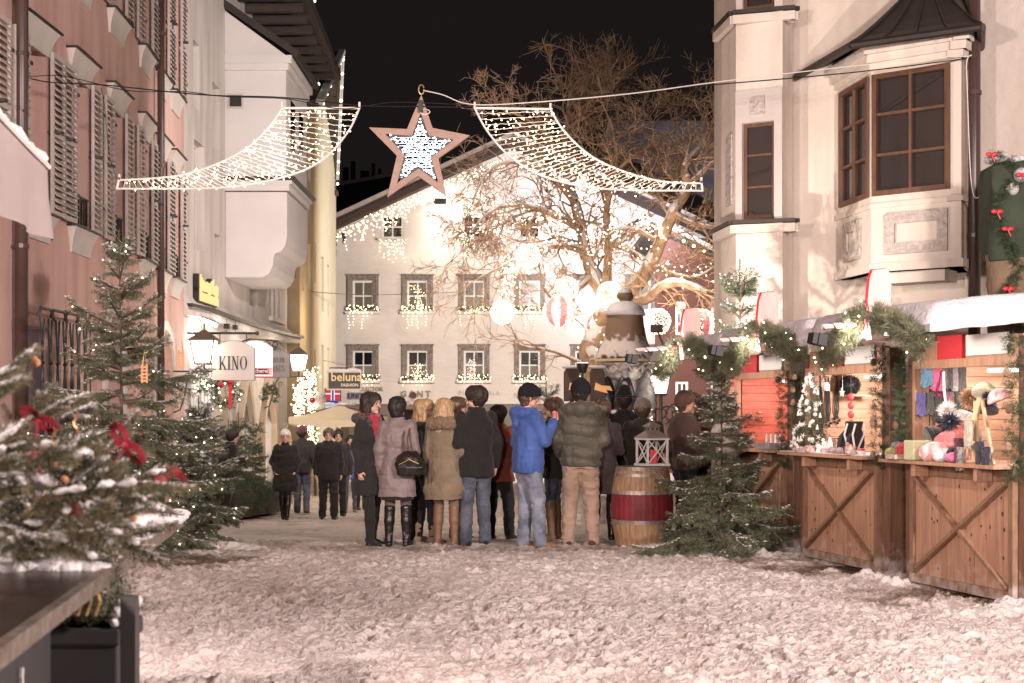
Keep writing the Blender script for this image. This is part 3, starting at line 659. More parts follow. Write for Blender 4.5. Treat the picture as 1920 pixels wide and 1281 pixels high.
q = MB(); MP.box(q, -1.3, 0, -1.2, 3.0, .3, .5); q.build('pier', M_hall, b)

# ---- cream house on the right with bay and oriel
def off(p, d): return (p[0] - .633 * d, p[1] - .774 * d)
RP = Path([(11.0, 13.09), (5.61, 17.5), (3.63, 19.12)], -1)
b = thing('cream_house', 'cream rendered house on the right with a brown-windowed oriel and carved relief panels', 'house', (5, 18, 0))
wallc = RP.sp(1838)
ad0, ad1 = RP.sp(1618), RP.sp(1556)
RP.wall(MB(), 0, RP.c[1] - .12, -.3, 9.5, [], .2).build('wall', M_cream2, b)
RP.wall(MB(), RP.c[1] - .12, RP.L, -.3, 9.5, [(ad0, ad1, -.3, 2.2)], .3).build('wall', M_cream, b)
q = MB(); c, r = (ad0 + ad1) / 2, (ad1 - ad0) / 2
arc = [(c - r * math.cos(k * math.pi / 12), 2.2 + r * .8 * math.sin(k * math.pi / 12)) for k in range(13)]; oo = [(c - (r + .09) * math.cos(k * math.pi / 12), 2.2 + (r * .8 + .09) * math.sin(k * math.pi / 12)) for k in range(13)]
for k in range(12): RP.poly(q, [arc[k], arc[k + 1], oo[k + 1], oo[k]], .003, .06)
q.build('arch_surround', M_black, b); q = MB(); RP.poly(q, arc, .003, .02); RP.box(q, ad0, ad1, -.3, 2.2, -.28, -.25); q.build('door', M_grey_ren, b)
# corner bay
KP = Path([(3.75, 19.0), (3.50, 18.40), (2.945, 18.70), (2.87, 19.5), (3.2, 22.5)], -1)
k1, k2, k3 = KP.c[1], KP.c[2], KP.c[3]
wz0, wz1 = 1.54 + 358 / F * 18.55, 1.54 + 541 / F * 18.55
wa, wb = KP.sp(1452), KP.sp(1392)
wtop = 1.54 + 752 / F * 18.55
KP.wall(q := MB(), 0, KP.L, -.3, 9.5, [(wa, wb, wz0, wz1), (wa, wb, wtop, 8.4)], .12); q.build('bay', M_cream, b)
q = MB(); KP.box(q, k1 - .0, wa, wz0 + .02, wz1 + .42, .003, .02); KP.box(q, wb, k2, wz0 + .02, wz1 + .42, .003, .02); KP.box(q, wa, wb, wz1, wz1 + .42, .003, .02); q.build('smooth_render', M_grey_ren, b)
q = MB(); KP.box(q, wb + .12 - .14, wb - .28 + .0, wz1 + .10, wz1 + .32, .021, .045) if False else KP.box(q, wa + .12, wb - .12, wz1 + .10, wz1 + .32, .021, .04); KP.box(q, k2 + .15, k2 + .45, wz0 + .25, wz1 - .1, .003, .03); q.build('relief_panel', M_relief, b)
window(KP, wa, wb, wz0 + .02, wz1, -.1, b, M_brown, M_blind, 1, 3, .05, .03); window(KP, wa, wb, wtop + .02, 8.4, -.1, b, M_brown, M_glass, 1, 3, .05, .03)
for z in (wz0, wtop):
    q = MB(); cc = [KP.at(k1 - .25, z, .0), KP.at(k1, z, .1) + Vector((.07, 0, 0)), KP.at(k2, z, .11), KP.at(k3, z, .08)]
    for a, c in zip(cc, cc[1:]): q.beam(a + Vector((0, 0, -.03)), c + Vector((0, 0, -.03)), .12, .05)
    q.build('ledge', M_roofm, b)
    q = MB()
    for a, c in zip(cc, cc[1:]): q.beam(a + Vector((0, .02, -.12)), c + Vector((0, .02, -.12)), .08, .11)
    q.build('ledge_moulding', M_cream, b)
# oriel
OP = Path([(5.61, 17.5), (5.30, 16.78), (4.42, 17.5), (4.25, 18.60)], -1); o1, o2, o3 = OP.c[1], OP.c[2], OP.c[3]
zb, zw0, zw1, zt = 3.24, 4.17, 5.66, 6.0
wl = OP.sp(1782); 
def skin(mb, z0, z1, d0, d1): OP.box(mb, 0, OP.L, z0, z1, d0, d1)
OP.wall(q := MB(), 0, OP.L, zb, zt, [(o1 + .13, o2 - .02, zw0, zw1), (o2 + .05, o3 - .13, zw0, zw1)], .06); q.build('oriel', M_cream2, b)
q = MB(); q.add([OP.at(0, zb), OP.at(o1, zb), OP.at(o2, zb), OP.at(o3, zb)], [(0, 1, 2, 3)]); q.build('oriel_soffit', M_cream2, b)
q = MB(); q.add([OP.at(s, z, -.10) for z in (zw0, zw1) for s in (o1 + .1, o2 - .02)], [(0, 1, 3, 2)]); q.build('blind_backing', M_black, b)
q = MB()
for (z0, z1, dd) in ((zb, zb + .1, .03), (zb + .78, zb + .84, .025), (zw1 + .06, zw1 + .14, .03), (zw1 + .14, zw1 + .24, .08), (zw1 + .24, zt, .13)):
    e = dd; pts = [OP.at(0, 0, dd), OP.p[1].to_3d() + Vector((.4 * dd, -dd, 0)), OP.p[2].to_3d() + Vector((-dd * .85, -dd * .6, 0)), OP.at(o3, 0, dd)]
    for a, c in zip(pts, pts[1:]):
        a2 = a + (c - a).normalized() * 0; n_ = Vector(((c - a).y, -(c - a).x, 0)).normalized() * .2 * -1
        q.hexa([Vector((a.x, a.y, z0)), Vector((c.x, c.y, z0)), Vector((c.x, c.y, z0)) - n_ * .9, Vector((a.x, a.y, z0)) - n_ * .9, Vector((a.x, a.y, z1)), Vector((c.x, c.y, z1)), Vector((c.x, c.y, z1)) - n_ * .9, Vector((a.x, a.y, z1)) - n_ * .9])
q.parts('oriel_moulding', M_cream2, b)
for s0, s1, nx in ((o1 + .13, o2 - .02, 2), (o2 + .05, o3 - .13, 2)):
    wd = window(OP, s0, s1, zw0, zw1, -.05, b, M_brown, M_blind, nx, 3, .06, .035, .085)
def relief(x0, x1, z0, z1, w, path):
    path.box(q, x0, x1, z0, z0 + w, .004, .03); path.box(q, x0, x1, z1 - w, z1, .004, .03); path.box(q, x0, x0 + w, z0 + w, z1 - w, .004, .03); path.box(q, x1 - w, x1, z0 + w, z1 - w, .004, .03)
for a_ in ((o1 + .16, o2 - .18), (o2 + .3, o2 + .85)): q = MB(); relief(*a_, zb + .2, zb + .7, .13, OP); q.build('relief_panel', M_relief, b)
q = MB(); OP.box(q, o1 + .25, o2 - .1, zb - .14, zb - .002, -.5, -.12); q.build('corbel', M_cream2, b)
# oriel roof
ev = [Vector((5.72, 17.35, zt)), Vector((5.42, 16.42, zt)), Vector((4.12, 17.25, zt)), Vector((3.78, 18.9, zt))]
rt = [Vector((5.75, 17.45, zt + .60)), Vector((5.22, 17.35, zt + .74)), Vector((4.92, 17.6, zt + .74)), Vector((4.35, 18.6, zt + .12))]
q = MB(); n = 8
for i in range(3):
    for k in range(n):
        def pt(t, u):
            e = ev[i].lerp(ev[i + 1], t); r_ = rt[i].lerp(rt[i + 1], t); v = e.lerp(r_, u); v.z = e.z + (r_.z - e.z) * (u ** 1.25); return v
        for j in range(5): q.add([pt(k / n, j / 5), pt((k + 1) / n, j / 5), pt((k + 1) / n, (j + 1) / 5), pt(k / n, (j + 1) / 5)], [(0, 1, 2, 3)])
rf = q.build('oriel_roof', M_roofm, b)
q = MB()
for i, ks in ((0, (.5,)), (1, (0, .25, .5, .75, 1)), (2, (.2, .4, .6))):
    for t in ks:
        pts = []
        for j in range(6):
            u = j / 5; e = ev[i].lerp(ev[i + 1], t); r_ = rt[i].lerp(rt[i + 1], t); v = e.lerp(r_, u); v.z = e.z + (r_.z - e.z) * (u ** 1.25) + .015; pts.append(v)
        q.tube(pts, .016, 4)
q.build('roof_seam', M_roofm, rf)
q = MB()
for a, c in zip(ev, ev[1:]): q.tube([a + Vector((0, 0, -.03)), c + Vector((0, 0, -.03))], .05, 8)
q.build('gutter', M_roofm, b)
t = thing('downpipe', 'thick shiny brown downpipe on the cream house right of the oriel', 'downpipe', P(1827, 770, 16.95)); x = t.location.x
MB().tube([(x, 16.95, 0), (x, 16.95, 9.5)], .072, 14).build('pipe', M_pipe, t, smooth=True)
for z in (1.5, 3.6, 5.3): MB().lathe((x, 16.95, z), [(.085, 0), (.085, .05)], 14).build('bracket', M_pipe, t)
# plain houses of the street behind the camera, which throw light back and close the place off
# ------------------------------------------------------------------ needle tools
rng = np.random.RandomState(11)
def needles(segs, dens=300, ln=.022, wd=.004, spread=1.0, r0=.006, up=.0):
    """segs: list of (a, b) twig pieces; returns vertex and triangle arrays of needles all round them"""
    A = np.array([s[0] for s in segs], float); B = np.array([s[1] for s in segs], float); Lg = np.linalg.norm(B - A, axis=1) + 1e-9
    cnt = np.maximum(1, (Lg * dens).astype(int)); idx = np.repeat(np.arange(len(A)), cnt); n = len(idx)
    t = rng.rand(n, 1); T = (B - A)[idx] / Lg[idx][:, None]; Pp = A[idx] + (B - A)[idx] * t
    rv = rng.randn(n, 3); rv[:, 2] += up; rv -= T * np.sum(rv * T, 1, keepdims=True); rv /= np.linalg.norm(rv, axis=1, keepdims=True) + 1e-9
    D = rv * spread + T * (.55 + .3 * rng.rand(n, 1)); D /= np.linalg.norm(D, axis=1, keepdims=True)
    l = ln * (.7 + .5 * rng.rand(n, 1)); w = np.cross(D, rng.randn(n, 3)); w /= np.linalg.norm(w, axis=1, keepdims=True) + 1e-9
    a = Pp + rv * r0 - w * wd / 2; b = Pp + rv * r0 + w * wd / 2; c = Pp + rv * r0 + D * l
    return np.stack([a, b, c], 1).reshape(-1, 3), np.arange(3 * n).reshape(-1, 3)
def snowcaps(segs, frac=.5, r=.018, seed=1, up=.012):
    q = MB(); rr = random.Random(seed)
    for a, b in segs:
        a, b = Vector(a), Vector(b)
        if rr.random() > frac or abs((b - a).normalized().z) > .8: continue
        k = 4; pts = []; rad = []
        for i in range(k + 1):
            t = i / k; pts.append(a.lerp(b, t) + Vector((rr.uniform(-.3, .3) * r, rr.uniform(-.3, .3) * r, up + rr.uniform(-.1, .35) * r))); rad.append(r * (.35 if i in (0, k) else rr.uniform(.6, 1.25)))
        q.tube(pts, rad, 6)
    return q
def garland(path_pts, rad, dens, seed, ln=.05, name='garland', wd=.004, twist=0):
    """twigs sprouting all round a wire: returns twig pieces"""
    rr = random.Random(seed); segs = []
    pts = [Vector(p) for p in path_pts]
    for a, b in zip(pts, pts[1:]):
        L_ = (b - a).length; t_ = (b - a).normalized(); n = max(1, int(L_ * dens))
        for k in range(n):
            p = a.lerp(b, rr.random()); v = Vector((rr.gauss(0, 1), rr.gauss(0, 1), rr.gauss(0, 1))); v -= t_ * v.dot(t_); v.normalize()
            d = (v + t_ * rr.uniform(-.5, .8)).normalized(); segs.append((tuple(p + v * rad * .15), tuple(p + d * rad * rr.uniform(.7, 1.15))))
    return segs
M_gar = mat('garland_needles', (.06, .10, .045), .5, col2=(.025, .045, .02), scale=8)
M_garl = mat('long_pine_needles', (.20, .205, .12), .5, col2=(.10, .11, .065), scale=6)
# ------------------------------------------------------------------ stalls
def woodm(name, col, col2, st): return mat(name, col, .55, col2=col2, scale=3.2, stretch=st, detail=9, bump=.004, bscale=9, bstretch=st, contrast=(.3, .7), splash=True)
M_board = woodm('horizontal_stall_boards', (.235, .118, .07), (.13, .062, .038), (1.2, 1.2, 9))
M_post = woodm('stall_post_wood', (.20, .10, .06), (.11, .055, .034), (8, 8, .8))
M_panel = woodm('pale_pine_panel', (.50, .295, .195), (.33, .175, .11), (9, 9, .6))
M_brace = woodm('brown_brace_wood', (.30, .18, .11), (.18, .10, .062), (6, 6, 2))
M_inner = woodm('orange_inner_boards', (.56, .34, .22), (.42, .24, .15), (1.2, 1.2, 8))
M_knot = mat('wood_knot', (.10, .045, .025), .6, var=.3)
U = Vector((-.265, .964, 0)).normalized(); NS = Vector((-.964, -.265, 0)).normalized()
class Fr:
    def __init__(s, o): s.o = Vector(o)
    def at(s, a, z, d): return s.o + U * a + NS * d + Vector((0, 0, z))
    def box(s, mb, a0, a1, z0, z1, d0, d1):
        return mb.hexa([s.at(a0, z0, d0), s.at(a1, z0, d0), s.at(a1, z0, d1), s.at(a0, z0, d1), s.at(a0, z1, d0), s.at(a1, z1, d0), s.at(a1, z1, d1), s.at(a0, z1, d1)])
L_ = 1.47
STALLS = []
def stall(o, label, inner, seed, signm):
    f = Fr(o); rr = random.Random(seed); b = thing('market_stall', label, 'market stall', f.at(L_ / 2, 0, -.8), 'wooden market stalls along the right side'); STALLS.append(f)
    q = MB()
    for a0, a1 in ((-.16, -.02), (L_ + .02, L_ + .15)):
        f.box(q, a0, a1, 0, 2.12, -.13, .01)
    for a0, a1 in ((-.16, -.04), (L_ + .04, L_ + .15)): f.box(q, a0, a1, 0, 2.3, -1.95, -1.83)
    q.parts('corner_post', M_post, b, bevel=.006)
    q = MB(); q2 = MB(); bh = .172
    for k in range(13):
        z = .05 + k * bh; z1 = z + bh - .008
        if z1 > 2.16: z1 = 2.16
        if z > 2.1: break
        f.box(q, -.14, -.11, z, z1, -1.83, -.13); f.box(q2, L_ + .10, L_ + .13, z, z1, -1.83, -.13)
    q.build('side_wall', M_board, b, bevel=.003); q2.build('side_wall', M_board, b, bevel=.003)
    q = MB(); f.box(q, -.10, L_ + .09, .1, 2.2, -1.25, -1.22); k = 0
    z = .9
    while z < 2.1: f.box(q, -.10, L_ + .09, z, z + .088, -1.22, -1.205); z += .094
    q.build('back_wall', inner, b)
    q = MB(); z = .9
    while z < 2.08: f.box(q, L_ - .035 - .002 * (int(z * 11) % 2), L_ - .02, z, z + .09, -1.2, -.13); z += .094
    q.build('side_lining', inner, b)
    q = MB(); f.box(q, .0, L_, .1, 1.1, -.11, -.09); q.build('front_wall', M_board, b)
    # cross-braced pine shutter panel
    q = MB(); n = 14; w = (L_ - .1) / n
    for k in range(n): f.box(q, .05 + k * w + .002, .05 + (k + 1) * w - .002, .09, 1.05, .0, .028 + .0015 * (k % 3))
    pn = q.build('braced_panel', M_panel, b, bevel=.002)
    q = MB(); f.box(q, -.01, .045, .05, 1.08, -.03, .055); f.box(q, L_ - .045, L_ + .01, .05, 1.08, -.03, .055); f.box(q, .045, L_ - .045, .05, .13, -.02, .05); f.box(q, .045, L_ - .045, .98, 1.07, -.02, .05)
    q.beam(f.at(.07, .15, .045), f.at(L_ - .07, .97, .045), .03, .055, NS); q.beam(f.at(L_ - .07, .15, .062), f.at(.07, .97, .062), .03, .055, NS); q.build('brace', M_brace, pn)
    q = MB()
    for k in range(26):
        c = f.at(rr.uniform(.1, L_ - .1), rr.uniform(.2, .95), .0315); q.ball(c, rr.uniform(.006, .013), 6, 4, (1, .12, rr.uniform(1, 2)), Matrix((tuple(U), tuple(NS), (0, 0, 1))).transposed())
    q.build('knot', M_knot, pn)
    q = MB(); f.box(q, -.03, L_ + .22, 1.085, 1.115, -.62, .24); f.box(q, .25, .30, .98, 1.083, .056, .2); f.box(q, L_ - .3, L_ - .25, .98, 1.083, .056, .2); q.build('counter', M_panel, b, bevel=.004)
    q = MB(); f.box(q, -.02, L_ + .02, 1.90, 1.97, -.10, .02); f.box(q, -.02, L_ + .02, 1.972, 2.14, -.08, -.03); q.build('fascia', M_panel, b)
    q = MB(); f.box(q, .15, .72, 1.99, 2.16, -.028, -.01); q.build('fascia_board', M_white, b)
    q = MB(); f.box(q, .75, 1.12, 1.955, 2.17, -.028, .008); q.build('fascia_sign', signm, b)
    q = MB(); f.box(q, -.02, .02, 1.12, 1.9, -.12, -.04); f.box(q, L_ - .02, L_ + .02, 1.12, 1.9, -.12, .02); q.parts('jamb', M_panel, b)
    # roof and snow
    zr = lambda d: 2.13 + (.88 - d) * .11
    q = MB(); A = [f.at(-.22, zr(.88), .88), f.at(L_ + .2, zr(.88), .88), f.at(L_ + .2, zr(-2.1), -2.1), f.at(-.22, zr(-2.1), -2.1)]
    q.hexa([A[3], A[2], A[1], A[0]] + [v + Vector((0, 0, .05)) for v in (A[3], A[2], A[1], A[0])]); q.build('roof', M_board, b)
    q = MB(); nx, ny = 36, 44; e = .05
    V = []; 
    def sh(u, v):
        ed = min(min(u, 1 - u) * (L_ + .62), min(v, 1 - v) * 2.7); k = min(1, max(0, ed) / .12); k = math.sqrt(max(0, 1 - (1 - k) ** 2))
        return   .02 + .17 * k * (.9 + .2 * float(vn2(np.array(u * 5 + seed), np.array(v * 6)))) + .012 * float(vn2(np.array(u * 30.), np.array(v * 34. + seed)))
    for j in range(ny + 1):
        for i in range(nx + 1):
            u, v = i / nx, j / ny; a = -.26 + u * (L_ + .50); d = .93 - v * 3.06; V.append(f.at(a, zr(d) + .03 + sh(u, v), d))
    q.v = [tuple(v) for v in V]; q.f = [(j * (nx + 1) + i, j * (nx + 1) + i + 1, (j + 1) * (nx + 1) + i + 1, (j + 1) * (nx + 1) + i) for j in range(ny) for i in range(nx)]
    # skirt
    for i in range(nx):
        for j in (0, ny):
            a, c = q.v[j * (nx + 1) + i], q.v[j * (nx + 1) + i + 1]; q.add([a, c, (c[0], c[1], c[2] - .06), (a[0], a[1], a[2] - .06)], [(0, 1, 2, 3)])
    for j in range(ny):
        for i in (0, nx):
            a, c = q.v[j * (nx + 1) + i], q.v[(j + 1) * (nx + 1) + i]; q.add([a, c, (c[0], c[1], c[2] - .06), (a[0], a[1], a[2] - .06)], [(0, 1, 2, 3)])
    q.build('roof_snow', mat('old_roof_snow', (.50, .47, .50), .7, var=.12, scale=7, bump=.02, bscale=22), b, smooth=True)
    q = MB(); f.box(q, L_ * .5 - .12, L_ * .5 + .12, 1.86, 1.89, -.5, -.3); q.build('ceiling_lamp', M_litw, b)
    return b, f
sA, fA = stall((3.92, 11.02, 0), 'nearest wooden market stall with a snowy roof, selling knitted hats and scarves', M_inner, 1, mat('red_sign_board', (.55, .04, .05), .5, var=.05))
sB, fB = stall((3.43, 13.2, 0), 'middle wooden market stall with necklaces and a small white-decorated tree', M_inner, 2, MATS['red_sign_board'])
M_redin = woodm('red_lit_inner_boards', (.60, .16, .11), (.46, .10, .07), (1.2, 1.2, 8))
sC, fC = stall((2.97, 15.35, 0), 'farthest wooden market stall with a red inside behind the fir tree', M_redin, 3, MATS['red_sign_board'])
for f, pw, cl in ((fA, 36, (1, .88, .82)), (fB, 46, (1, .90, .84)), (fC, 30, (1, .76, .64))):
    lamp('POINT', f.at(L_ * .5, 1.80, -.55), None, pw, cl, .06, name='stall_light'); 

# top garlands of long pine needles, their lights, and the painted cut-out boards above
def bulbs(pts, r=.009): 
    q = MB()
    for p in pts: q.oct(p, r)
    return q
for f, lab, sd, nm in ((fA, 'bushy pine garland along the eave of the nearest stall', 5, 'A'), (fB, 'bushy pine garland along the eave of the middle stall', 6, 'B'), (fC, 'bushy pine garland along the eave of the farthest stall', 7, 'C')):
    pts = [f.at(-.20, 1.98, .94), f.at(-.06, 2.12, .97), f.at(.22, 2.22, .98), f.at(.55, 2.29, .98), f.at(.85, 2.20, .98), f.at(1.10, 2.07, .97), f.at(1.32, 1.96, .94)]
    t = thing('pine_garland', lab, 'garland', f.at(.6, 2.2, .97), 'bushy pine garlands on the stall eaves')
    sg = garland(pts, .115, 230, sd); V, T = needles(sg, 420, .075, .0045, .9); np_mesh('needles', V, T, M_garl, t)
    MB().tube(pts, .012, 5).build('wire', M_stem, t); rr = random.Random(sd)
    bulbs([Vector(rr.choice(sg)[1]) + NS * .03 for _ in range(18)], .009).build('bulbs', M_bulb, t)
for f, lab, sd, sc in ((fA, 'pink and white cut-out board standing above the garland of the nearest stall', 1, 1.0), (fB, 'pink and white cut-out board above the garland of the middle stall', 2, 1), (fC, 'pale square-topped cut-out board above the garland of the farthest stall', 3, 1)):
    t = thing('cutout_board', lab, 'sign board', f.at(.5, 2.12, .9), 'cut-out boards above the stalls')
    pr = [(-.13, 0), (-.16, .16), (-.12, .22), (-.15, .30), (-.12, .48), (-.08, .55), (.10, .57), (.15, .50), (.14, .30), (.18, .26), (.14, .12), (.16, 0)]
    ca = Matrix.Rotation(R(-20), 3, 'Z'); X_ = (NS * .9 - U * .45).normalized() * -1; Tn = Vector((-X_.y, X_.x, 0)) * .02
    MB().prism(pr, f.at(.5, 2.10, .90), X_, Vector((0, 0, 1)), Tn).build('board', mat('pink_white_board', (.80, .62, .58), .5, col2=(.75, .45, .43), scale=2.5, stretch=(3, 3, .6), contrast=(.3, .6)), t)
    pr2 = [(x * 1.03, z * 1.02) for x, z in pr]; MB().prism(pr2, f.at(.5, 2.095, .90) + Tn * 1.1, X_, Vector((0, 0, 1)), Tn).build('edge', M_red, t)
    MB().tube([f.at(.5, 2.1, .90) + Tn * 2.5, f.at(.5, 2.4, .90) + Tn * 2.5], .012, 5).build('post', M_red, t)
# floodlights on arms
for f, lab, ex in ((fA, 'black floodlight on a lit arm in front of the nearest stall', 1.36), (fB, 'black floodlight on a lit arm in front of the middle stall', 1.36), (fC, 'black floodlight on an arm beside the bell roof', 1.52)):
    root = f.at(.62, 2.26, .80); tip = f.at(.60, 2.20, ex); t = thing('floodlight', lab, 'floodlight', tip, 'floodlights on the stall arms')
    MB().tube([root, tip], .022, 8).build('arm', mat('red_white_pole', (.75, .60, .55), .5, var=.1), t)
    hlx = [root.lerp(tip, k / 40) + Vector((0, 0, 1)) * .026 * math.cos(k * .9) + U * .026 * math.sin(k * .9) for k in range(41)]; MB().tube(hlx, .005, 4).build('cable', M_black, t)
    aim = (f.at(.55, 1.95, .1) - tip).normalized(); Q = aim.to_track_quat('Y', 'Z').to_matrix(); c = tip + Vector((0, 0, -.10)) + NS * .02
    q = MB(); q.box(c, (.125, .07, .095), M=Q); 
    for k in range(5): q.box(c - aim * .06 + Q @ Vector((-.05 + k * .025, 0, 0)), (.005, .04, .09), M=Q)
    q.box(c + Q @ Vector((0, .045, .055)), (.14, .06, .006), M=Q); q.build('housing', M_black, t)
    q = MB(); q.box(c + aim * .037, (.10, .004, .075), M=Q); q.build('lens', M_litw, t)
    lamp('SPOT', c + aim * .07, f.at(.62, 2.05, .30), 75 * ex, (1.0, .86, .76), .04, 115, .9, name='flood_beam')

t = thing('floodlight', 'small floodlight on a short mast throwing the fir shadow onto the cream house', 'floodlight', fC.at(1.3, 2.45, 1.0), 'floodlights on the stall arms'); c = fC.at(1.3, 2.48, 1.0)  # extra lamp and mast added to throw the fir shadow past the garland
MB().tube([fC.at(1.3, 2.2, .88), c], .012, 6).build('arm', M_black, t); MB().box(c, (.12, .08, .09), rz=R(-30)).build('housing', M_black, t); lamp('SPOT', c + Vector((.09, .12, .02)), (3.7, 18.4, 4.0), 430, (1, .86, .76), .02, 80, .5, name='flood_beam')
# upright garlands on the door posts
def upright(f, a, d, z0, z1, lab, sd, rad=.085, grp='upright fir garlands on the stall posts', cones=4, m=M_gar, dn=150):
    pts = [f.at(a, z0 + (z1 - z0) * k / 8, d) + U * .02 * math.sin(k * 2 + sd) for k in range(9)]
    t = thing('fir_garland', lab, 'garland', pts[0], grp); sg = garland(pts, rad, dn, sd); V, T = needles(sg, 420, .032, .0038, .9); np_mesh('needles', V, T, m, t)
    q = MB(); rr = random.Random(sd)
    for k in range(cones): 
        c = pts[rr.randint(1, 7)] + NS * rad * .8; q.ball(c - U * .03, .028, 8, 6, (1, 1, 1.3), fn=lambda d: 1 + .15 * math.sin(d.z * 22) * math.cos(6 * math.atan2(d.y, d.x)))
    if cones: q.parts('pine_cone', mat('pine_cone', (.34, .22, .15), .8, var=.5, scale=30), t, 48, 56)
    return t
upright(fA, -.07, .07, .98, 2.12, 'thick fir garland on the near post of the nearest stall', 21, .11)
upright(fA, L_ + .10, .09, 1.18, 2.10, 'light green fir garland on the far post of the nearest stall', 22, .075, m=mat('green_tinsel', (.09, .17, .09), .5, col2=(.05, .09, .05), scale=9), cones=2)
upright(fB, -.07, .07, 1.0, 2.12, 'thick fir garland on the near post of the middle stall', 23, .10)
upright(fB, L_ + .09, .07, 1.1, 2.15, 'fir garland with pale cones on the far post of the middle stall', 24, .08, cones=7)
upright(fC, -.07, .07, .95, 2.0, 'thick fir garland on the near post of the farthest stall', 25, .10)

# ------------------------------------------------------------------ knitted goods on the nearest stall
def kn(name, c, c2=None, sc=45): return mat(name, c, .95, col2=c2 or tuple(x * .6 for x in c), scale=sc, bump=.006, bscale=70, sheen=.4, stretch=(1, 1, .5))
K_black = kn('black_knit', (.022, .02, .022)); K_grey = kn('charcoal_knit', (.075, .068, .066)); K_pink = kn('pink_knit', (.62, .12, .26)); K_blue = kn('light_blue_knit', (.12, .26, .36))
K_violet = kn('violet_blue_knit', (.085, .075, .22)); K_red = kn('red_knit', (.48, .035, .05)); K_coral = kn('coral_knit', (.72, .22, .22)); K_white = kn('white_knit', (.74, .70, .69)); K_beige = kn('beige_knit', (.50, .44, .36))
K_lime = kn('green_stripe_knit', (.50, .52, .28), (.66, .66, .5), 18); K_navy = kn('navy_knit', (.03, .03, .055)); K_maroon = kn('maroon_knit', (.10, .018, .03)); K_olive = kn('yellow_green_knit', (.36, .34, .12)); K_brown = kn('taupe_knit', (.22, .15, .12)); K_sky = kn('grey_blue_knit', (.17, .22, .28)); K_redw = kn('red_white_nordic_knit', (.60, .08, .09), (.8, .7, .68), 14)
GZC = 1.118
def rib(n, amp, tw=0): return lambda d: 1 + amp * math.cos(n * math.atan2(d.y, d.x) + tw * d.z)
def fur(c, r, seed, ln=.5, n=700):
    g = np.random.RandomState(seed); D = g.randn(n, 3); D /= np.linalg.norm(D, axis=1, keepdims=True); c = np.array(c); w = np.cross(D, g.randn(n, 3)); w /= np.linalg.norm(w, axis=1, keepdims=True)
    a = c + D * r * .45; t = c + D * r * (1 + ln * (g.rand(n, 1) - .3)) + g.randn(n, 3) * r * .08
    return np.stack([a - w * r * .07, a + w * r * .07, t], 1).reshape(-1, 3), np.arange(3 * n).reshape(-1, 3)
def pom(par, c, r, m, seed): 
    V, T = fur(c, r, seed); np_mesh('pompom', V, T, m, par)
def hat(lab, c, r, m, tilt=(0, 0), pm=None, pr=.05, cuff=True, flat=1.0, seed=1, grp='knitted hats heaped on the counter', nr=16):
    c = Vector(c); t = thing('knitted_hat', lab, 'hat', c, grp); M = Matrix.Rotation(tilt[0], 3, 'X') @ Matrix.Rotation(tilt[1], 3, 'Y')
    q = MB(); prof = [(.0, 1.25), (.35, 1.2), (.65, 1.0), (.9, .65), (1.0, .25), (1.02, 0)]; q.v = []; base = 0; n = 32
    for i in range(11):
        u = i / 10; ph = u * math.pi / 2; rr_ = math.sin(ph) ** .8; z = math.cos(ph) * 1.15
        for j in range(n):
            a = 2 * math.pi * j / n; k = 1 + .06 * math.cos(nr * a + .0 * u); q.v.append(tuple(c + M @ Vector((r * rr_ * k * math.cos(a), r * rr_ * k * flat * math.sin(a), r * z))))
    q.f = [(i * n + j, i * n + (j + 1) % n, (i + 1) * n + (j + 1) % n, (i + 1) * n + j) for i in range(10) for j in range(n)]; q.build('crown', m, t, smooth=True)
    if cuff:
        q = MB(); q.lathe(c, [(r * 1.0, -r * .02), (r * 1.1, 0), (r * 1.12, r * .2), (r * 1.05, r * .38), (r * .98, r * .36)], 32, ax=M, sy=flat); q.build('cuff', m, t, smooth=True)
    if pm: pom(t, tuple(c + M @ Vector((0, 0, r * 1.15 + pr * .5))), pr, pm, seed)
    return t
def lump(name, lab, cat, c, sc, m, ribs=10, amp=.08, rz=0, grp=None, tw=2):
    t = MB(); t.ball(c, 1, 28, 14, sc, Matrix.Rotation(rz, 3, 'Z'), lambda d: (1 + amp * math.cos(ribs * math.atan2(d.z, d.y) + tw * d.x)) * (abs(d.x) ** 4 * -.1 + 1))
    o = t.build(name, m, loc=tuple(c), smooth=True); return tag(o, lab, cat, grp)
def cloth_piece(name, lab, cat, f, a, z1, d, w, h, m, seed, grp=None, taper=.9, parts=1, thick=.035, skew=0, ax=None):
    """a knitted piece hanging from its top edge"""
    ax = ax or U; ay = NS if ax is U else -U
    q = MB(); nx, nz = 14, 12; rr = random.Random(seed); c = f.at(a, z1, d)
    for side in (1, -1):
        b0 = len(q.v)
        for j in range(nz + 1):
            v = j / nz; ww = w * (taper + (1 - taper) * v) * (1 + .05 * math.sin(v * 7 + seed))
            for i in range(nx + 1):
                u = i / nx - .5; edge = math.sqrt(max(0, 1 - (2 * u) ** 2)); th = side * thick * .5 * edge + .008 * math.cos(u * 34 + v * (6 if parts else 0))
                q.v.append(tuple(c + ax * (u * ww + skew * v) + ay * th - Vector((0, 0, v * h + .012 * math.cos(u * 9 + seed) * v))))
        q.f += [(b0 + j * (nx + 1) + i, b0 + j * (nx + 1) + i + 1, b0 + (j + 1) * (nx + 1) + i + 1, b0 + (j + 1) * (nx + 1) + i) for j in range(nz) for i in range(nx)]
    o = q.build(name, m, loc=tuple(c), smooth=True); return tag(o, lab, cat, grp)
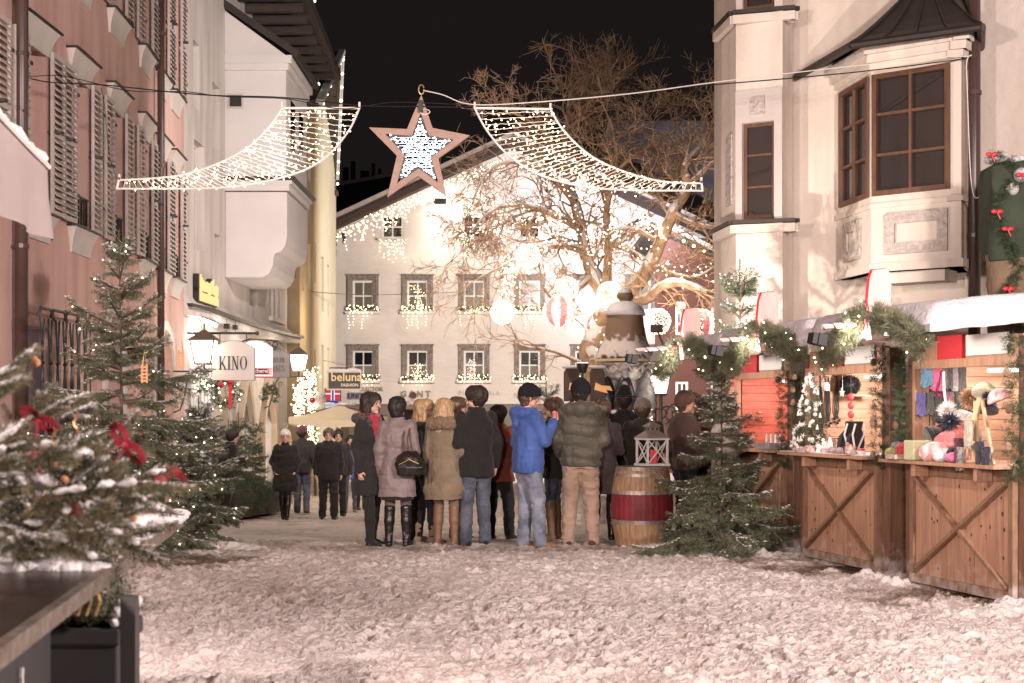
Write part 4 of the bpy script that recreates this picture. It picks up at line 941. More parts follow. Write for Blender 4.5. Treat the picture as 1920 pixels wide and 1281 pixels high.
# hanging rows: a back row on the rear wall
HG = 'knitwear hanging inside the nearest stall'
def inw(o, px, s_=1.36):   # how far inside the stall the sight line through column px meets the far side wall
    k = (px - CX) / F; p = Vector(o) + U * s_; return (k * p.y - p.x) / (.964 - .265 * k)
for lab, x0, x1, y0, y1, m, nm, ct in (('light blue cable-knit scarf hanging top left in the nearest stall', 1727, 1751, 684, 726, K_blue, 'scarf', 'scarf'),
        ('pink knitted headscarf hanging beside the light blue scarf', 1745, 1767, 692, 732, K_pink, 'scarf', 'scarf'),
        ('pink knitted mitten hanging below the pink headscarf', 1751, 1773, 728, 753, K_pink, 'mitten', 'mitten'),
        ('taupe leg warmer hanging right of the pink headscarf', 1764, 1776, 685, 730, K_brown, 'leg_warmer', 'leg warmer'),
        ('charcoal leg warmer hanging beside the taupe one', 1774, 1786, 685, 731, K_grey, 'leg_warmer', 'leg warmer'),
        ('pale grey leg warmer hanging near the striped hat', 1785, 1796, 685, 736, kn('pale_grey_knit', (.28, .24, .24)), 'leg_warmer', 'leg warmer'),
        ('dark grey scarf at the shaded right end of the hanging row', 1797, 1811, 683, 734, K_grey, 'scarf', 'scarf'),
        ('violet blue knitted snood hanging at the lower left', 1719, 1735, 736, 780, K_violet, 'snood', 'snood'),
        ('charcoal cable-knit hat hanging beside the violet snood', 1736, 1751, 737, 779, K_grey, 'knitted_hat', 'hat'),
        ('second charcoal hat hanging right next to the first one', 1750, 1767, 744, 792, kn('dark_cable_knit', (.05, .047, .048)), 'knitted_hat', 'hat'),
        ('navy and orange patterned mitten hanging in the middle', 1770, 1788, 736, 774, kn('navy_orange_knit', (.04, .035, .09), (.32, .13, .10), 26), 'mitten', 'mitten'),
        ('dark green-grey mitten hanging right of the patterned mitten', 1790, 1808, 736, 772, kn('dark_green_knit', (.035, .05, .042)), 'mitten', 'mitten')):
    r_ = 1 if y0 < 731 else 2; sg_ = 1.40 - .05 * r_; D0, D1 = inw(fA.o, x0, sg_), inw(fA.o, x1, sg_); zt_ = EH + (HY - y0) / 215
    cloth_piece(nm, lab, ct, fA, sg_, zt_, -(D0 + D1) / 2, (D1 - D0) * 1.1, (y1 - y0) / 215, m, len(lab), HG, ax=-NS)
t = thing('hanging_rail', 'thin rails across the nearest stall carrying the knitwear', 'rail', fA.at(.7, 1.88, -.4)); q = MB()
for z, a in ((1.945, 1.37), (1.70, 1.32)): q.tube([fA.at(a, z, -.06), fA.at(a, z, -.85)], .008, 6)
q.build('rail', M_iron, t)
t = thing('white_hook_rack', 'white bent wire rack standing at the left inside the nearest stall', 'rack', fA.at(1.36, 1.12, -.2)); q = MB()
q.tube([fA.at(1.40, 1.86, -.18), fA.at(1.37, 1.80, -.14), fA.at(1.40, 1.6, -.18), fA.at(1.33, 1.12, -.2)], .012, 6); q.tube([fA.at(1.32, 1.88, -.18), fA.at(1.28, 1.72, -.16), fA.at(1.30, 1.5, -.2), fA.at(1.30, 1.12, -.2)], .012, 6); q.build('wire', M_white, t)
z = GZC
FP_black = mat('black_fur', (.02, .018, .018), .9, var=.2); FP_white = mat('white_fur', (.80, .74, .72), .9, var=.05); FP_tan = mat('tan_fur', (.58, .34, .20), .9, var=.35, scale=20); FP_navy = mat('navy_fur', (.035, .04, .065), .9, var=.2)
lump('folded_hat', 'grey-blue folded knitted hat at the far end of the counter', 'hat', fA.at(1.58, z + .10, .12), (.055, .085, .05), K_sky, 12, .08, 0, 'knitted hats heaped on the counter')
lump('folded_hat', 'yellow-green folded knitted hat lying at the far left end of the counter', 'hat', fA.at(1.58, z + .05, .17), (.06, .08, .045), K_olive, 12, .08, .2, 'knitted hats heaped on the counter')
lump('folded_hat', 'bright red folded knitted hat at the far left end of the counter', 'hat', fA.at(1.42, z + .07, .14), (.09, .075, .075), K_red, 12, .08, .3, 'knitted hats heaped on the counter')
hat('black ribbed hat with a fluffy bobble lying on its side on the counter', fA.at(1.28, z + .16, -.02), .115, K_black, (R(10), R(70)), FP_black, .07, seed=3)
hat('black bobble hat behind the ribbed black hat', fA.at(1.12, z + .26, -.18), .10, K_black, (R(-15), R(40)), FP_black, .075, seed=4)
hat('small dark pink hat half hidden behind the black bobble hat', fA.at(1.36, z + .22, -.20), .08, kn('plum_knit', (.26, .03, .10)), (R(-10), R(50)), None, seed=5)
lump('folded_hat', 'taupe knitted hat lying behind the white bobble hat', 'hat', fA.at(.95, z + .20, -.2), (.11, .1, .09), K_brown, 14, .06, .5, 'knitted hats heaped on the counter')
hat('white knitted hat with a big white fur bobble in the middle of the heap', fA.at(.70, z + .30, .04), .115, K_white, (R(0), R(-45)), FP_white, .072, seed=6)
hat('coral pink cable-knit hat with a navy fur bobble at the front of the heap', fA.at(.60, z + .20, .12), .115, K_coral, (R(20), R(-35)), FP_navy, .075, seed=7)
hat('striped green and cream hat with a tan fur bobble hanging at the upper right', fA.at(.42, z + .55, .02), .09, K_lime, (R(-25), R(20)), FP_tan, .0, seed=8, grp='knitwear on the wooden display frame')
V, T = fur(tuple(fA.at(.58, z + .52, .04)), .085, 9, .4, 900); o = np_mesh('fur_bobble', V, T, FP_tan, loc=tuple(fA.at(.58, z + .52, .04))); tag(o, 'large tan fur bobble beside the striped green hat', 'fur bobble')
hat('dark navy bobble hat just below the striped green hat', fA.at(.34, z + .42, .05), .085, K_navy, (R(-20), R(15)), FP_navy, .05, seed=10, grp='knitwear on the wooden display frame')
hat('red and cream hat partly behind the near post garland', fA.at(.16, z + .50, .05), .085, K_redw, (R(-10), R(-20)), None, seed=11, grp='knitwear on the wooden display frame')
lump('folded_scarf', 'red scarf with white stars folded at the front edge of the counter', 'scarf', fA.at(.96, z + .07, .12), (.16, .12, .09), K_redw, 9, .05, .4)
lump('folded_scarf', 'coral red knitted scarf folded behind the starred scarf', 'scarf', fA.at(1.0, z + .14, -.06), (.17, .13, .11), K_coral, 9, .04, .1)
lump('folded_scarf', 'white knitted scarf rolled between the red scarf and the coral hat', 'scarf', fA.at(.76, z + .05, .18), (.10, .07, .06), K_white, 9, .05, .5)
lump('folded_scarf', 'navy knitted scarf rolled beside the white scarf', 'scarf', fA.at(.68, z + .05, .12), (.08, .06, .075), K_navy, 9, .05, .1)
lump('folded_scarf', 'pink knitted scarf lying flat below the coral hat', 'scarf', fA.at(.58, z + .04, .16), (.11, .08, .045), K_pink, 9, .05, .1)
for k, (lab, a, zz, m) in enumerate((('beige knitted mitten clipped to the top of the display frame', .36, z + .34, K_beige), ('maroon knitted glove clipped to the middle of the display frame', .50, z + .20, K_maroon), ('dark navy glove hanging low on the display frame', .20, z + .18, K_navy), ('second dark navy glove hanging beside the first', .12, z + .14, K_navy), ('black and white patterned glove at the front of the display frame', .47, z + .13, kn('black_white_knit', (.03, .03, .03), (.5, .47, .45), 30)))):
    cloth_piece('glove', lab, 'glove', fA, a, zz, .20, .09, .18 if k else .22, m, 30 + k, 'gloves on the wooden display frame', thick=.05)
t = thing('glove_display_frame', 'pale wooden A-frame display stand at the near end of the counter', 'display stand', fA.at(.34, z, .1)); q = MB()
q.beam(fA.at(.52, z, .16), fA.at(.30, z + .52, .13), .03, .045); q.beam(fA.at(.08, z, .16), fA.at(.28, z + .50, .13), .02, .03)
for k, (a, zz) in enumerate(((.42, z + .17), (.42, z + .35), (.36, z + .02))): q.beam(fA.at(a - .09, zz, .17), fA.at(a + .09, zz, .17), .012, .012)
q.prism([(-.05, 0), (.05, 0), (.02, .5), (-.02, .5)], fA.at(.36, z, .13), U, Vector((0, 0, 1)), NS * .012); q.build('frame', mat('pale_beech', (.62, .45, .27), .6, var=.1), t)
t = MB(); t.box(fA.at(1.17, z + .085, .16), (.19, .15, .17), rz=R(20)); o = t.build('display_box', mat('pale_green_card', (.50, .50, .32), .6, var=.05), loc=tuple(fA.at(1.17, z, .16)), bevel=.012); tag(o, 'pale green box standing on the counter between red scarf and red hat', 'box')
t = MB(); t.box(fA.at(1.42, z + .022, .16), (.24, .16, .04), rz=R(15)); o = t.build('wicker_tray', mat('whitewashed_wicker', (.62, .52, .46), .8, col2=(.35, .26, .2), scale=40), loc=tuple(fA.at(1.42, z, .16))); tag(o, 'low whitewashed wicker tray under the red folded hat', 'tray')

# ------------------------------------------------------------------ goods on the middle stall
def necklace(lab, px, z1, ln, m=M_black):
    W_ = -NS; c = fB.at(L_ - .06, z1, -inw(fB.o, px, L_ - .06)); t = thing('necklace', lab, 'necklace', c, 'dark necklaces hanging in the middle stall'); q = MB()
    P2 = lambda x, z: c + W_ * x + Vector((0, 0, z))
    for k in (-1, 0, 1): q.tube([P2(0, 0), P2(.012 * k, -ln * .3), P2(.022 * k, -ln * .8), P2(.004 * k, -ln)], .008, 5)
    q.build('cords', m, t); q = MB()
    for k in range(5): q.ball(P2(.03 * math.cos(k * 1.26), -ln - .03 + .03 * math.sin(k * 1.26)), .015, 7, 5)
    q.build('pendant', m, t); q = MB(); q.tube([P2(-.05, -.03), P2(-.02, .01), P2(0, 0)], .007, 5); q.build('hook', M_black, t)
necklace('long black cord necklace with a flower pendant, middle one of three', 1553, 1.88, .44)
necklace('black cord necklace hanging nearest the furry black hat', 1569, 1.89, .42)
necklace('purple-black cord necklace hanging beside the decorated table tree', 1540, 1.78, .46, mat('plum_cord', (.06, .025, .05), .5, var=0))
hp = fB.at(L_ - .16, 1.80, -inw(fB.o, 1594, L_ - .16)); t = thing('furry_hat', 'big black furry hat on a small shelf of the middle stall', 'hat', hp); V, T = fur(tuple(hp), .10, 20, .25, 3200); np_mesh('fur', V, T, FP_black, t); MB().ball(hp, .085, 14, 9, (1, 1, 1.05)).build('crown', M_black, t)
q = MB(); d_ = -inw(fB.o, 1598, L_ - .1); fB.box(q, L_ - .28, L_ - .04, 1.685, 1.70, d_ - .14, d_ + .10); o = q.build('shelf', M_panel, sB)
FD = lambda a, d: fB.at(a, GZC, d)
def bust(lab, a, d, h, ln):
    t = thing('necklace_bust', lab, 'display bust', FD(a, d), 'black necklace busts on the middle stall'); c = FD(a, d); X_ = -NS; n = -U
    prof = [(-.095, .0), (.085, .0), (.09, .12), (.07, h * .62), (.035, h * .75), (.045, h), (-.045, h), (-.035, h * .75), (-.09, h * .55)]
    lean = Vector((0, 0, 1)) * .94 - NS * .22 + U * .12
    MB().prism(prof, c, X_, lean, n * .055).build('bust', mat('black_velvet', (.03, .028, .03), .95, var=0), t, bevel=.012)
    q = MB(); nn = 12
    for s in (1, -1): q.tube([c + X_ * (s * .045) + lean * h * .92 + n * .06, c + X_ * (s * .06) + lean * h * .6 + n * .062, c + lean * (h * .6 - ln * .5) + n * .064 + X_ * s * .03, c + lean * (h * .6 - ln) + n * .064], .010, 5)
    for k in range(6): q.ball(c + lean * (h * .6 - ln - .02 * (k // 2)) + n * .068 + X_ * (.018 * (k % 2 * 2 - 1)), .013, 6, 4)
    q.build('necklace', FP_white, t)
bust('black velvet bust with a white necklace, far one on the middle counter', .62, .05, .34, .14)
bust('black velvet bust with a long white necklace, near one on the middle counter', .44, .06, .34, .20)
# small decorated table-top tree
def tabletree(c, h, r, seed):
    rr = random.Random(seed); t = thing('table_tree', 'small fir tree covered in white ornaments on the middle stall counter', 'christmas tree', c); sg = []
    for k in range(20):
        u = k / 19; z_ = .08 + (h - .08) * u; rad = r * (1 - u) ** .8 + .02
        for j in range(int(5 + 7 * (1 - u))):
            a = rr.uniform(0, 6.283); e = c + Vector((rad * math.cos(a), rad * math.sin(a), z_ - .02)); sg.append((tuple(c + Vector((0, 0, z_))), tuple(e)))
    V, T = needles(sg, 380, .022, .004); np_mesh('foliage', V, T, mat('grey_green_needles', (.12, .16, .08), .6, var=.4, scale=10), t); MB().tube([c, c + Vector((0, 0, h))], .012, 6).build('trunk', M_bark, t)
    q = MB(); q2 = MB()
    for k in range(84):
        u = rr.random() ** 1.2; a = rr.uniform(1.6, 5.2); rad = (r * (1 - u) ** .8 + .03); p = c + Vector((rad * math.cos(a), rad * math.sin(a), .06 + h * u * .95))
        if k % 3 == 0: q.ball(p, .020, 8, 6)
        elif k % 3 == 1:
            for w in range(5): q.tube([p, p + Vector((.03 * math.cos(w * 1.257), 0, .03 * math.sin(w * 1.257)))], [.007, .002], 4)
        else: q2.lathe(p - Vector((0, 0, .03)), [(.016, 0), (.010, .025), (.004, .05)], 7)
    q.build('ornament', M_white, t); q2.build('ornament', FP_white, t)
tabletree(FD(1.30, .04), .80, .18, 4)
q = MB(); fB.box(q, .02, L_ + .2, GZC + .001, GZC + .008, -.3, .22); o = q.build('tablecloth', M_white, loc=tuple(FD(.7, 0))); tag(o, 'white cloth on the counter of the middle stall', 'tablecloth')
rr = random.Random(5); M_pinkst = mat('rose_ceramic', (.62, .32, .32), .5, var=.3, scale=30)
for k in range(3):
    t = thing('felt_slipper', ['grey felt slipper at the far end of the row on the middle counter', 'middle one of three grey felt slippers on the counter', 'grey felt slipper nearest the fir garland on the middle counter'][k], 'slipper', FD(.62 - k * .14, .17), 'felt slippers on the middle stall')
    c = FD(.62 - k * .14, .17) + Vector((0, 0, .008)); MB().ball(c + Vector((0, 0, .03)), .055, 12, 8, (.75, 1.15, .6), Matrix.Rotation(.3, 3, 'Z')).build('upper', mat('grey_felt', (.36, .30, .29), .95, var=.1), t, smooth=True); MB().ball(c + Vector((0, 0, .008)), .06, 12, 6, (.8, 1.2, .14), Matrix.Rotation(.3, 3, 'Z')).build('sole', M_pinkst, t)
for k, (a, d, h, kd) in enumerate(((1.38, .17, .05, 0), (1.28, .19, .035, 1), (1.16, .18, .04, 0), (1.04, .2, .05, 1), (.93, .16, .09, 2), (.86, .12, .12, 2), (.96, .02, .16, 2), (.80, .02, .14, 3), (.76, .18, .05, 0), (.30, .18, .07, 3), (.22, .2, .06, 1), (.16, .12, .07, 0))):
    c = FD(a, d) + Vector((0, 0, .009)); lab = ['low dish of red and white trinkets', 'small patterned tin', 'little white cone-shaped tree ornament', 'small wire basket with baubles'][kd] + ' ' + ['at the far end of the middle counter', 'next to the far end of the middle counter', 'below the decorated table tree', 'in front of the decorated table tree, near side', 'just left of the black busts, front row', 'behind the front cone ornament', 'standing beside the table tree foot', 'right behind the far black bust', 'in front of the far black bust', 'beside the near black bust', 'close to the fir garland on the middle counter', 'at the very near end of the middle counter'][k]
    nm, ct = (('trinket_dish', 'dish'), ('patterned_tin', 'tin'), ('cone_ornament', 'ornament'), ('wire_basket', 'basket'))[kd]
    t = thing(nm, lab, ct, c, 'small goods on the middle stall')
    if kd == 0:
        MB().lathe(c, [(.03, 0), (.055, h * .5), (.058, h * .55), (.045, h * .5), (.02, .012)], 14).build('dish', M_white, t); q = MB()
        for j in range(7): q.ball(c + Vector((.025 * math.cos(j), .025 * math.sin(j * 1.3), h * .6)), .016, 6, 4)
        q.build('trinket', M_red if k % 2 else M_pinkst, t)
    elif kd == 1: MB().lathe(c, [(.05, 0), (.05, h), (.054, h), (.054, h + .012), (.01, h + .016)], 16).build('tin', mat('patterned_tin', (.66, .55, .5), .4, col2=(.3, .12, .12), scale=30), t); MB().ball(c + Vector((0, 0, h + .02)), .009, 6, 4).build('lid_knob', M_gold, t)
    elif kd == 2:
        MB().lathe(c, [(h * .35, 0), (h * .3, h * .1), (h * .22, h * .4), (h * .1, h * .75), (.004, h)], 12).build('cone', M_white, t); MB().ball(c + Vector((0, 0, h)), .01, 6, 4).build('tip', M_red, t)
    else:
        q = MB()
        for j in range(10): q.tube([c + Vector((.035 * math.cos(j * .628), .035 * math.sin(j * .628), 0)), c + Vector((.05 * math.cos(j * .628), .05 * math.sin(j * .628), h))], .003, 4)
        q.lathe(c, [(.036, 0), (.036, .004)], 12); q.tube([c + Vector((.05 * math.cos(j * .4), .05 * math.sin(j * .4), h)) for j in range(17)], .004, 4); q.build('basket', M_iron, t); q = MB()
        for j in range(5): q.ball(c + Vector((.02 * math.cos(j * 2), .02 * math.sin(j * 2), .03 + .016 * j)), .02, 8, 5)
        q.build('bauble', M_pinkst, t)
t = thing('red_pendant_ornament', 'red and white felt figure strip hanging beside the table tree', 'ornament', fB.at(1.12, 1.7, -.3)); q = MB()
for k in range(4): q.ball(fB.at(1.12, 1.68 - k * .09, -.3), .034, 10, 7, (1, .5, 1.1))
q.build('felt_ball', M_red, t); MB().tube([fB.at(1.12, 1.9, -.3), fB.at(1.12, 1.4, -.3)], .004, 4).build('string', M_black, t)
t = thing('white_felt_star', 'white felt star hanging beside the red felt strip', 'ornament', fB.at(1.2, 1.66, -.25)); st = [((.05 if k % 2 == 0 else .022) * math.sin(k * math.pi / 5), (.05 if k % 2 == 0 else .022) * math.cos(k * math.pi / 5)) for k in range(10)]
MB().prism(st, fB.at(1.2, 1.72, -.25), U, Vector((0, 0, 1)), NS * .015).build('star', FP_white, t); MB().tube([fB.at(1.2, 1.9, -.25), fB.at(1.2, 1.76, -.25)], .003, 4).build('string', M_white, t)
t = thing('clip_spotlight', 'small white clip spotlight under the fascia of the middle stall', 'spotlight', fB.at(1.30, 1.82, -.12)); MB().lathe(fB.at(1.30, 1.74, -.12), [(.035, 0), (.035, .06), (.02, .09)], 10).build('head', M_white, t); MB().tube([fB.at(1.30, 1.83, -.12), fB.at(1.30, 1.9, -.1)], .008, 5).build('stem', M_black, t)
# farthest stall: tray with figures
t = thing('figure_tray', 'shallow wooden tray of small white figures on the farthest stall counter', 'tray', fC.at(.12, GZC, .05)); q = MB(); fC.box(q, .02, .42, GZC, GZC + .07, -.1, .2); q.build('tray', mat('grey_weathered_wood', (.30, .24, .24), .8, var=.3), t); q = MB()
for k in range(6): q.lathe(fC.at(.08 + .055 * k, GZC + .07, .04 + .03 * (k % 2)), [(.018, 0), (.012, .05), (.016, .075), (.004, .1)], 8)
q.build('figure', M_white, t)
t = thing('hanging_bauble', 'pink glass bauble hanging from the fascia of the farthest stall', 'bauble', fC.at(1.2, 1.9, .1)); MB().ball(fC.at(1.2, 1.86, .1), .045, 14, 9).build('ball', mat('pink_glass', (.75, .25, .2), .2, var=0), t, smooth=True); MB().tube([fC.at(1.2, 1.9, .1), fC.at(1.2, 2.1, .1)], .003, 4).build('string', M_black, t)
# ------------------------------------------------------------------ fir trees
def fir(lab, base, H, Rr, seed, name='fir_tree', snow=.45, dens=300, nm=None, group=None, z0=.12, leader=.16, step=None, nl=.024, wd=.0052, lights=0, stand=True, lightm=None, pw=.78):
    rr = random.Random(seed); base = Vector(base); t = thing(name, lab, 'fir tree', base, group); segs = []; outer = []; wood = MB(); up = Vector((0, 0, 1))
    lean = Vector((rr.uniform(-.02, .02), rr.uniform(-.01, .01), 0)) * H
    tr = lambda z: base + Vector((0, 0, z)) + lean * (z / H) ** 2
    wood.tube([tr(H * k / 8) for k in range(9)], [max(.006, .030 * H / 3.5 * (1 - k / 8.3)) for k in range(9)], 8); wood.build('trunk', M_bark, t); wood = MB()
    st = step or max(.11, H * .062); lst = H * (1 - leader); segs.append((tuple(tr(lst)), tuple(tr(H)))); levels = []; z = H * z0
    while z < lst: levels.append(z); z += st * (1.1 - .25 * z / H) * rr.uniform(.8, 1.2)
    levels.append(lst)
    for li, zl in enumerate(levels):
        last = zl >= lst * .98; u = zl / H; rad = Rr * ((1 - u) ** pw)
        if last: rad = leader * H * .75
        nb = 5 if last else rr.randint(5, 7); a0 = rr.uniform(0, 6.28)
        for bI in range(nb):
            z = zl if last else zl + rr.uniform(-.45, .45) * st; a = a0 + bI * 6.283 / nb + rr.uniform(-.35, .35); ln = rad * (rr.uniform(.5, 1.12) if not last else rr.uniform(.8, 1.1))
            if rr.random() < .10: ln *= 1.22
            el = -.22 + 1.05 * u ** 1.5 + rr.uniform(-.18, .16)
            if last: el = .85 + rr.uniform(-.1, .15)
            d = Vector((math.cos(a) * math.cos(el), math.sin(a) * math.cos(el), math.sin(el))); p = tr(max(z, .05)); pts = [p]; n = 7
            for k in range(n):
                q = k / n; dd = d + Vector((rr.gauss(0, .05), rr.gauss(0, .05), -.45 * math.sin(q * 2.6) * (1 - u) + .85 * q * q)); p = p + dd.normalized() * (ln / n); pts.append(p.copy())
            wood.tube(pts, [.009 * (1 - k / (n + 1)) * (Rr + .3) + .002 for k in range(n + 1)], 4, cap=False)
            for A, B_ in zip(pts[1:], pts[2:]): segs.append((tuple(A), tuple(B_)))
            outer += [(tuple(A), tuple(B_)) for A, B_ in zip(pts[4:], pts[5:])]
            stp = .05 if H < 2.5 else .062; m = int(ln / stp)
            for k in range(1, m + 1):
                q = k / (m + .6)
                if q < .12: continue
                i = min(int(q * n), n - 1); pp = pts[i].lerp(pts[i + 1], q * n - i); tv = (pts[i + 1] - pts[i]).normalized(); sd = tv.cross(up).normalized()
                for s in (-1, 1):
                    if rr.random() < .1: continue
                    l2 = ln * .46 * (1 - q) ** .6 * rr.uniform(.6, 1.3) + .055; dv = (tv * .72 + sd * s * .72 + Vector((0, 0, rr.uniform(-.45, .22)))).normalized(); e = pp + dv * l2 + Vector((0, 0, -.12 * l2)); sg = (tuple(pp), tuple(e)); segs.append(sg)
                    if q > .3: outer.append(sg)
                    if l2 > .09:
                        nn = int(l2 / .048); sd2 = dv.cross(up).normalized()
                        for w in range(nn):
                            qq = (w + 1) / (nn + 1); p2 = pp.lerp(e, qq)
                            for s2 in (-1, 1):
                                if rr.random() < .2: continue
                                l3 = l2 * .45 * (1 - qq) + .028; segs.append((tuple(p2), tuple(p2 + (dv * .75 + sd2 * s2 * .62 + Vector((0, 0, rr.uniform(-.55, .05)))).normalized() * l3)))
    wood.build('branches', M_stem, t)
    V, T = needles(segs, dens, nl, wd, .95, up=.1); np_mesh('needles', V, T, nm or M_needle, t)
    if snow:
        pick = [s_ for s_ in outer if rr.random() < snow * .7]; V, T = needles([(tuple(Vector(a) + up * .008), tuple(Vector(b) + up * .008)) for a, b in pick], dens * .5, nl * .5, wd * 1.6, .9, up=3.5); m_ = MB()
        for a_, b_ in outer:
            if rr.random() > snow * .75: continue
            for _ in range(rr.choice((1, 1, 2, 3))):
                c_ = Vector(a_).lerp(Vector(b_), rr.random()); v_ = Vector(b_) - Vector(a_); r_ = rr.uniform(.007, .017); an = math.atan2(v_.y, v_.x); k1, k2 = rr.uniform(0, 6), rr.uniform(2, 4); m_.ball(c_ + Vector((0, 0, .009)), r_, 6, 4, (rr.uniform(1, 2.2), rr.uniform(.8, 1.1), .6), Matrix.Rotation(an, 3, 'Z'), lambda d: 1 + .25 * math.sin(k2 * d.x * 2 + k1) * math.cos(5 * d.y + k1))
        np_mesh('snow_dusting', V, T, M_snow, t); m_.build('snow', M_snow, t, smooth=True)
    if lights:
        q = MB()
        for k in range(lights): q.oct(Vector(rr.choice(outer)[1]) + Vector((0, -.01, .01)), .0095)
        q.build('bulbs', lightm or M_bulb, t)
    if stand: MB().lathe(base + Vector((0, 0, -.02)), [(.19, 0), (.2, .02), (.19, .14), (.05, .14)], 16).build('log_base', mat('log_base_wood', (.13, .085, .07), .8, var=.4, scale=14), t)
    return t, segs
def gpos(px, Y, dz=0): return Vector(((px - CX) / F * Y, Y, GZ(Y) + dz))
M_gl = mat('fir_needles_mid', (.17, .185, .105), .55, col2=(.07, .082, .048), scale=7)
fir('tall snow-dusted christmas tree with warm lights on the left in front of the pink house', gpos(229, 15.4), 3.50, 1.5, 3, 'christmas_tree', .8, 260, M_gl, lights=75, z0=.10, leader=.10, pw=.85)
fir('smaller snowy fir on a log slab beside the tall christmas tree', gpos(371, 16.7), 1.72, .80, 5, snow=.75, dens=330, nm=M_gl, z0=.14, lights=22)
fir('snow-tipped fir on a log slab between the barrel and the middle stall', gpos(1353, 15.15), 2.36, 1.16, 9, snow=.5, dens=270, nm=M_gl, z0=.10, leader=.22, pw=1.55)
fir('snowy fir standing behind the farthest stall below the cream house', gpos(1388, 17.35), 3.42, 1.2, 12, snow=.6, dens=200, z0=.42, leader=.14, stand=False, step=.20)
fir('little fir top behind the crowd beside the fountain', gpos(1028, 22.5), 2.4, .5, 14, snow=.4, dens=150, z0=.5, stand=False)
for k, (px, Y, H, r, lab) in enumerate(((428, 27.0, 1.75, .55, 'dark fir in the planter row, nearest to the snowy tree'), (448, 28.0, 1.9, .5, 'dark fir with a bare pointed tip in the planter row'), (474, 29.0, 1.85, .48, 'dark narrow fir at the far end of the planter row'))):
    fir(lab, gpos(px, Y, .35), H - .2, r, 40 + k, 'planter_fir', 0, 150, M_needle, 'dark firs in the planter row', stand=False, z0=.05, leader=.22, nl=.028, wd=.007)
t = thing('planter_hedge', 'long planter box covered with hanging dark fir greenery along the pale house', 'planter', gpos(455, 27.6)); q = MB(); a, c = gpos(410, 25.5), gpos(510, 29.8)
q.beam(a + Vector((0, 0, .3)), c + Vector((0, 0, .3)), .6, .5); q.build('box', M_dwood, t); sg = []; rr = random.Random(8)
for k in range(900):
    p = a.lerp(c, rr.random()) + Vector((rr.uniform(-.3, .42), rr.uniform(-.2, .2), rr.uniform(.38, .72))); sg.append((tuple(p), tuple(p + Vector((rr.uniform(.0, .28), rr.uniform(-.15, .1), rr.uniform(-.42, .1))))))
V, T = needles(sg, 130, .035, .007); np_mesh('greenery', V, T, M_gar, t)

# ------------------------------------------------------------------ the big bare tree
M_bt = mat('lit_tree_bark', (.44, .30, .21), .9, col2=(.24, .16, .10), scale=5, bump=.02, bscale=14)
t = thing('bare_tree', 'big bare snow-dusted tree hung with light globes in the square', 'tree', gpos(1108, 31.5)); TY = 31.5
rr = random.Random(17); limbs = MB(); twigs = MB(); tsnow = MB(); TIPS = []
def limb(pts, r0, r1, snow=True, dy=None):
    """pts: photo column, photo row, depth offset"""
    P_ = [P(x, y, TY + (d if d is not None else 0)) for x, y, d in pts]; Q = []; n = 6
    for i in range(len(P_) - 1):
        a, b_, c, d = P_[max(i - 1, 0)], P_[i], P_[i + 1], P_[min(i + 2, len(P_) - 1)]
        for k in range(n):
            u = k / n; Q.append(.5 * ((2 * b_) + (c - a) * u + (2 * a - 5 * b_ + 4 * c - d) * u * u + (3 * b_ - a - 3 * c + d) * u ** 3))
    Q.append(P_[-1]); m = len(Q); rad = [r0 + (r1 - r0) * (k / (m - 1)) ** .8 for k in range(m)]; rad = [x * rr.uniform(.92, 1.1) for x in rad]
    limbs.tube(Q, rad, 9)
    if snow:
        seg = []
        for k in range(m - 1):
            if abs((Q[k + 1] - Q[k]).normalized().z) < .985: seg.append(k)
            else:
                if len(seg) > 1: tsnow.tube([Q[j] + Vector((0, -rad[j] * .25, rad[j] * .6)) for j in seg + [seg[-1] + 1]], [rad[j] * .78 * rr.uniform(.8, 1.2) for j in seg + [seg[-1] + 1]], 7)
                seg = []
        if len(seg) > 1: tsnow.tube([Q[j] + Vector((0, -rad[j] * .25, rad[j] * .6)) for j in seg + [seg[-1] + 1]], [rad[j] * .78 * rr.uniform(.8, 1.2) for j in seg + [seg[-1] + 1]], 7)
    return Q, rad
def grow(p, d, r, ln, lv, droop):
    n = 4; pts = [p]; 
    for k in range(n):
        d = (d + Vector((rr.gauss(0, .22), rr.gauss(0, .22), rr.gauss(0, .16) + droop * .5 * (k / n)))).normalized(); p = p + d * ln / n; pts.append(p)
    twigs.tube(pts, [r * (1 - .55 * k / n) for k in range(n + 1)], 4 if r > .02 else 3, cap=False)
    if lv <= 0: TIPS.append(p); return
    for k in range(rr.choice((3, 4, 4, 5))):
        i = rr.randint(1, n); dd = (d * .8 + Vector((rr.gauss(0, .55), rr.gauss(0, .5), rr.gauss(0, .45) + .10))).normalized()
        grow(pts[i], dd, max(.0075, r * .56), ln * rr.uniform(.5, .82), lv - 1, droop)
L1, r1 = limb([(1116, 760, 0), (1112, 690, 0), (1104, 655, 0), (1128, 610, .1), (1132, 560, .2), (1102, 490, .3), (1088, 420, .5), (1065, 330, .6), (1058, 270, .8), (1064, 215, .8), (1070, 170, .9)], .30, .03)
L2, r2 = limb([(1124, 600, 0), (1155, 575, -.3), (1205, 520, -.8), (1235, 460, -1.0), (1262, 400, -1.2), (1288, 352, -1.3), (1285, 310, -1.3), (1320, 270, -1.2), (1344, 228, -1.2)], .21, .06)
L3, r3 = limb([(1180, 568, -.3), (1215, 560, -1.0), (1240, 538, -1.4), (1278, 532, -1.6), (1330, 552, -1.6), (1350, 545, -1.5), (1372, 500, -1.2)], .13, .05)
L4, r4 = limb([(1136, 560, 0), (1140, 470, -.2), (1137, 400, -.3), (1146, 350, -.4), (1156, 300, -.5), (1150, 245, -.5)], .12, .025, False)
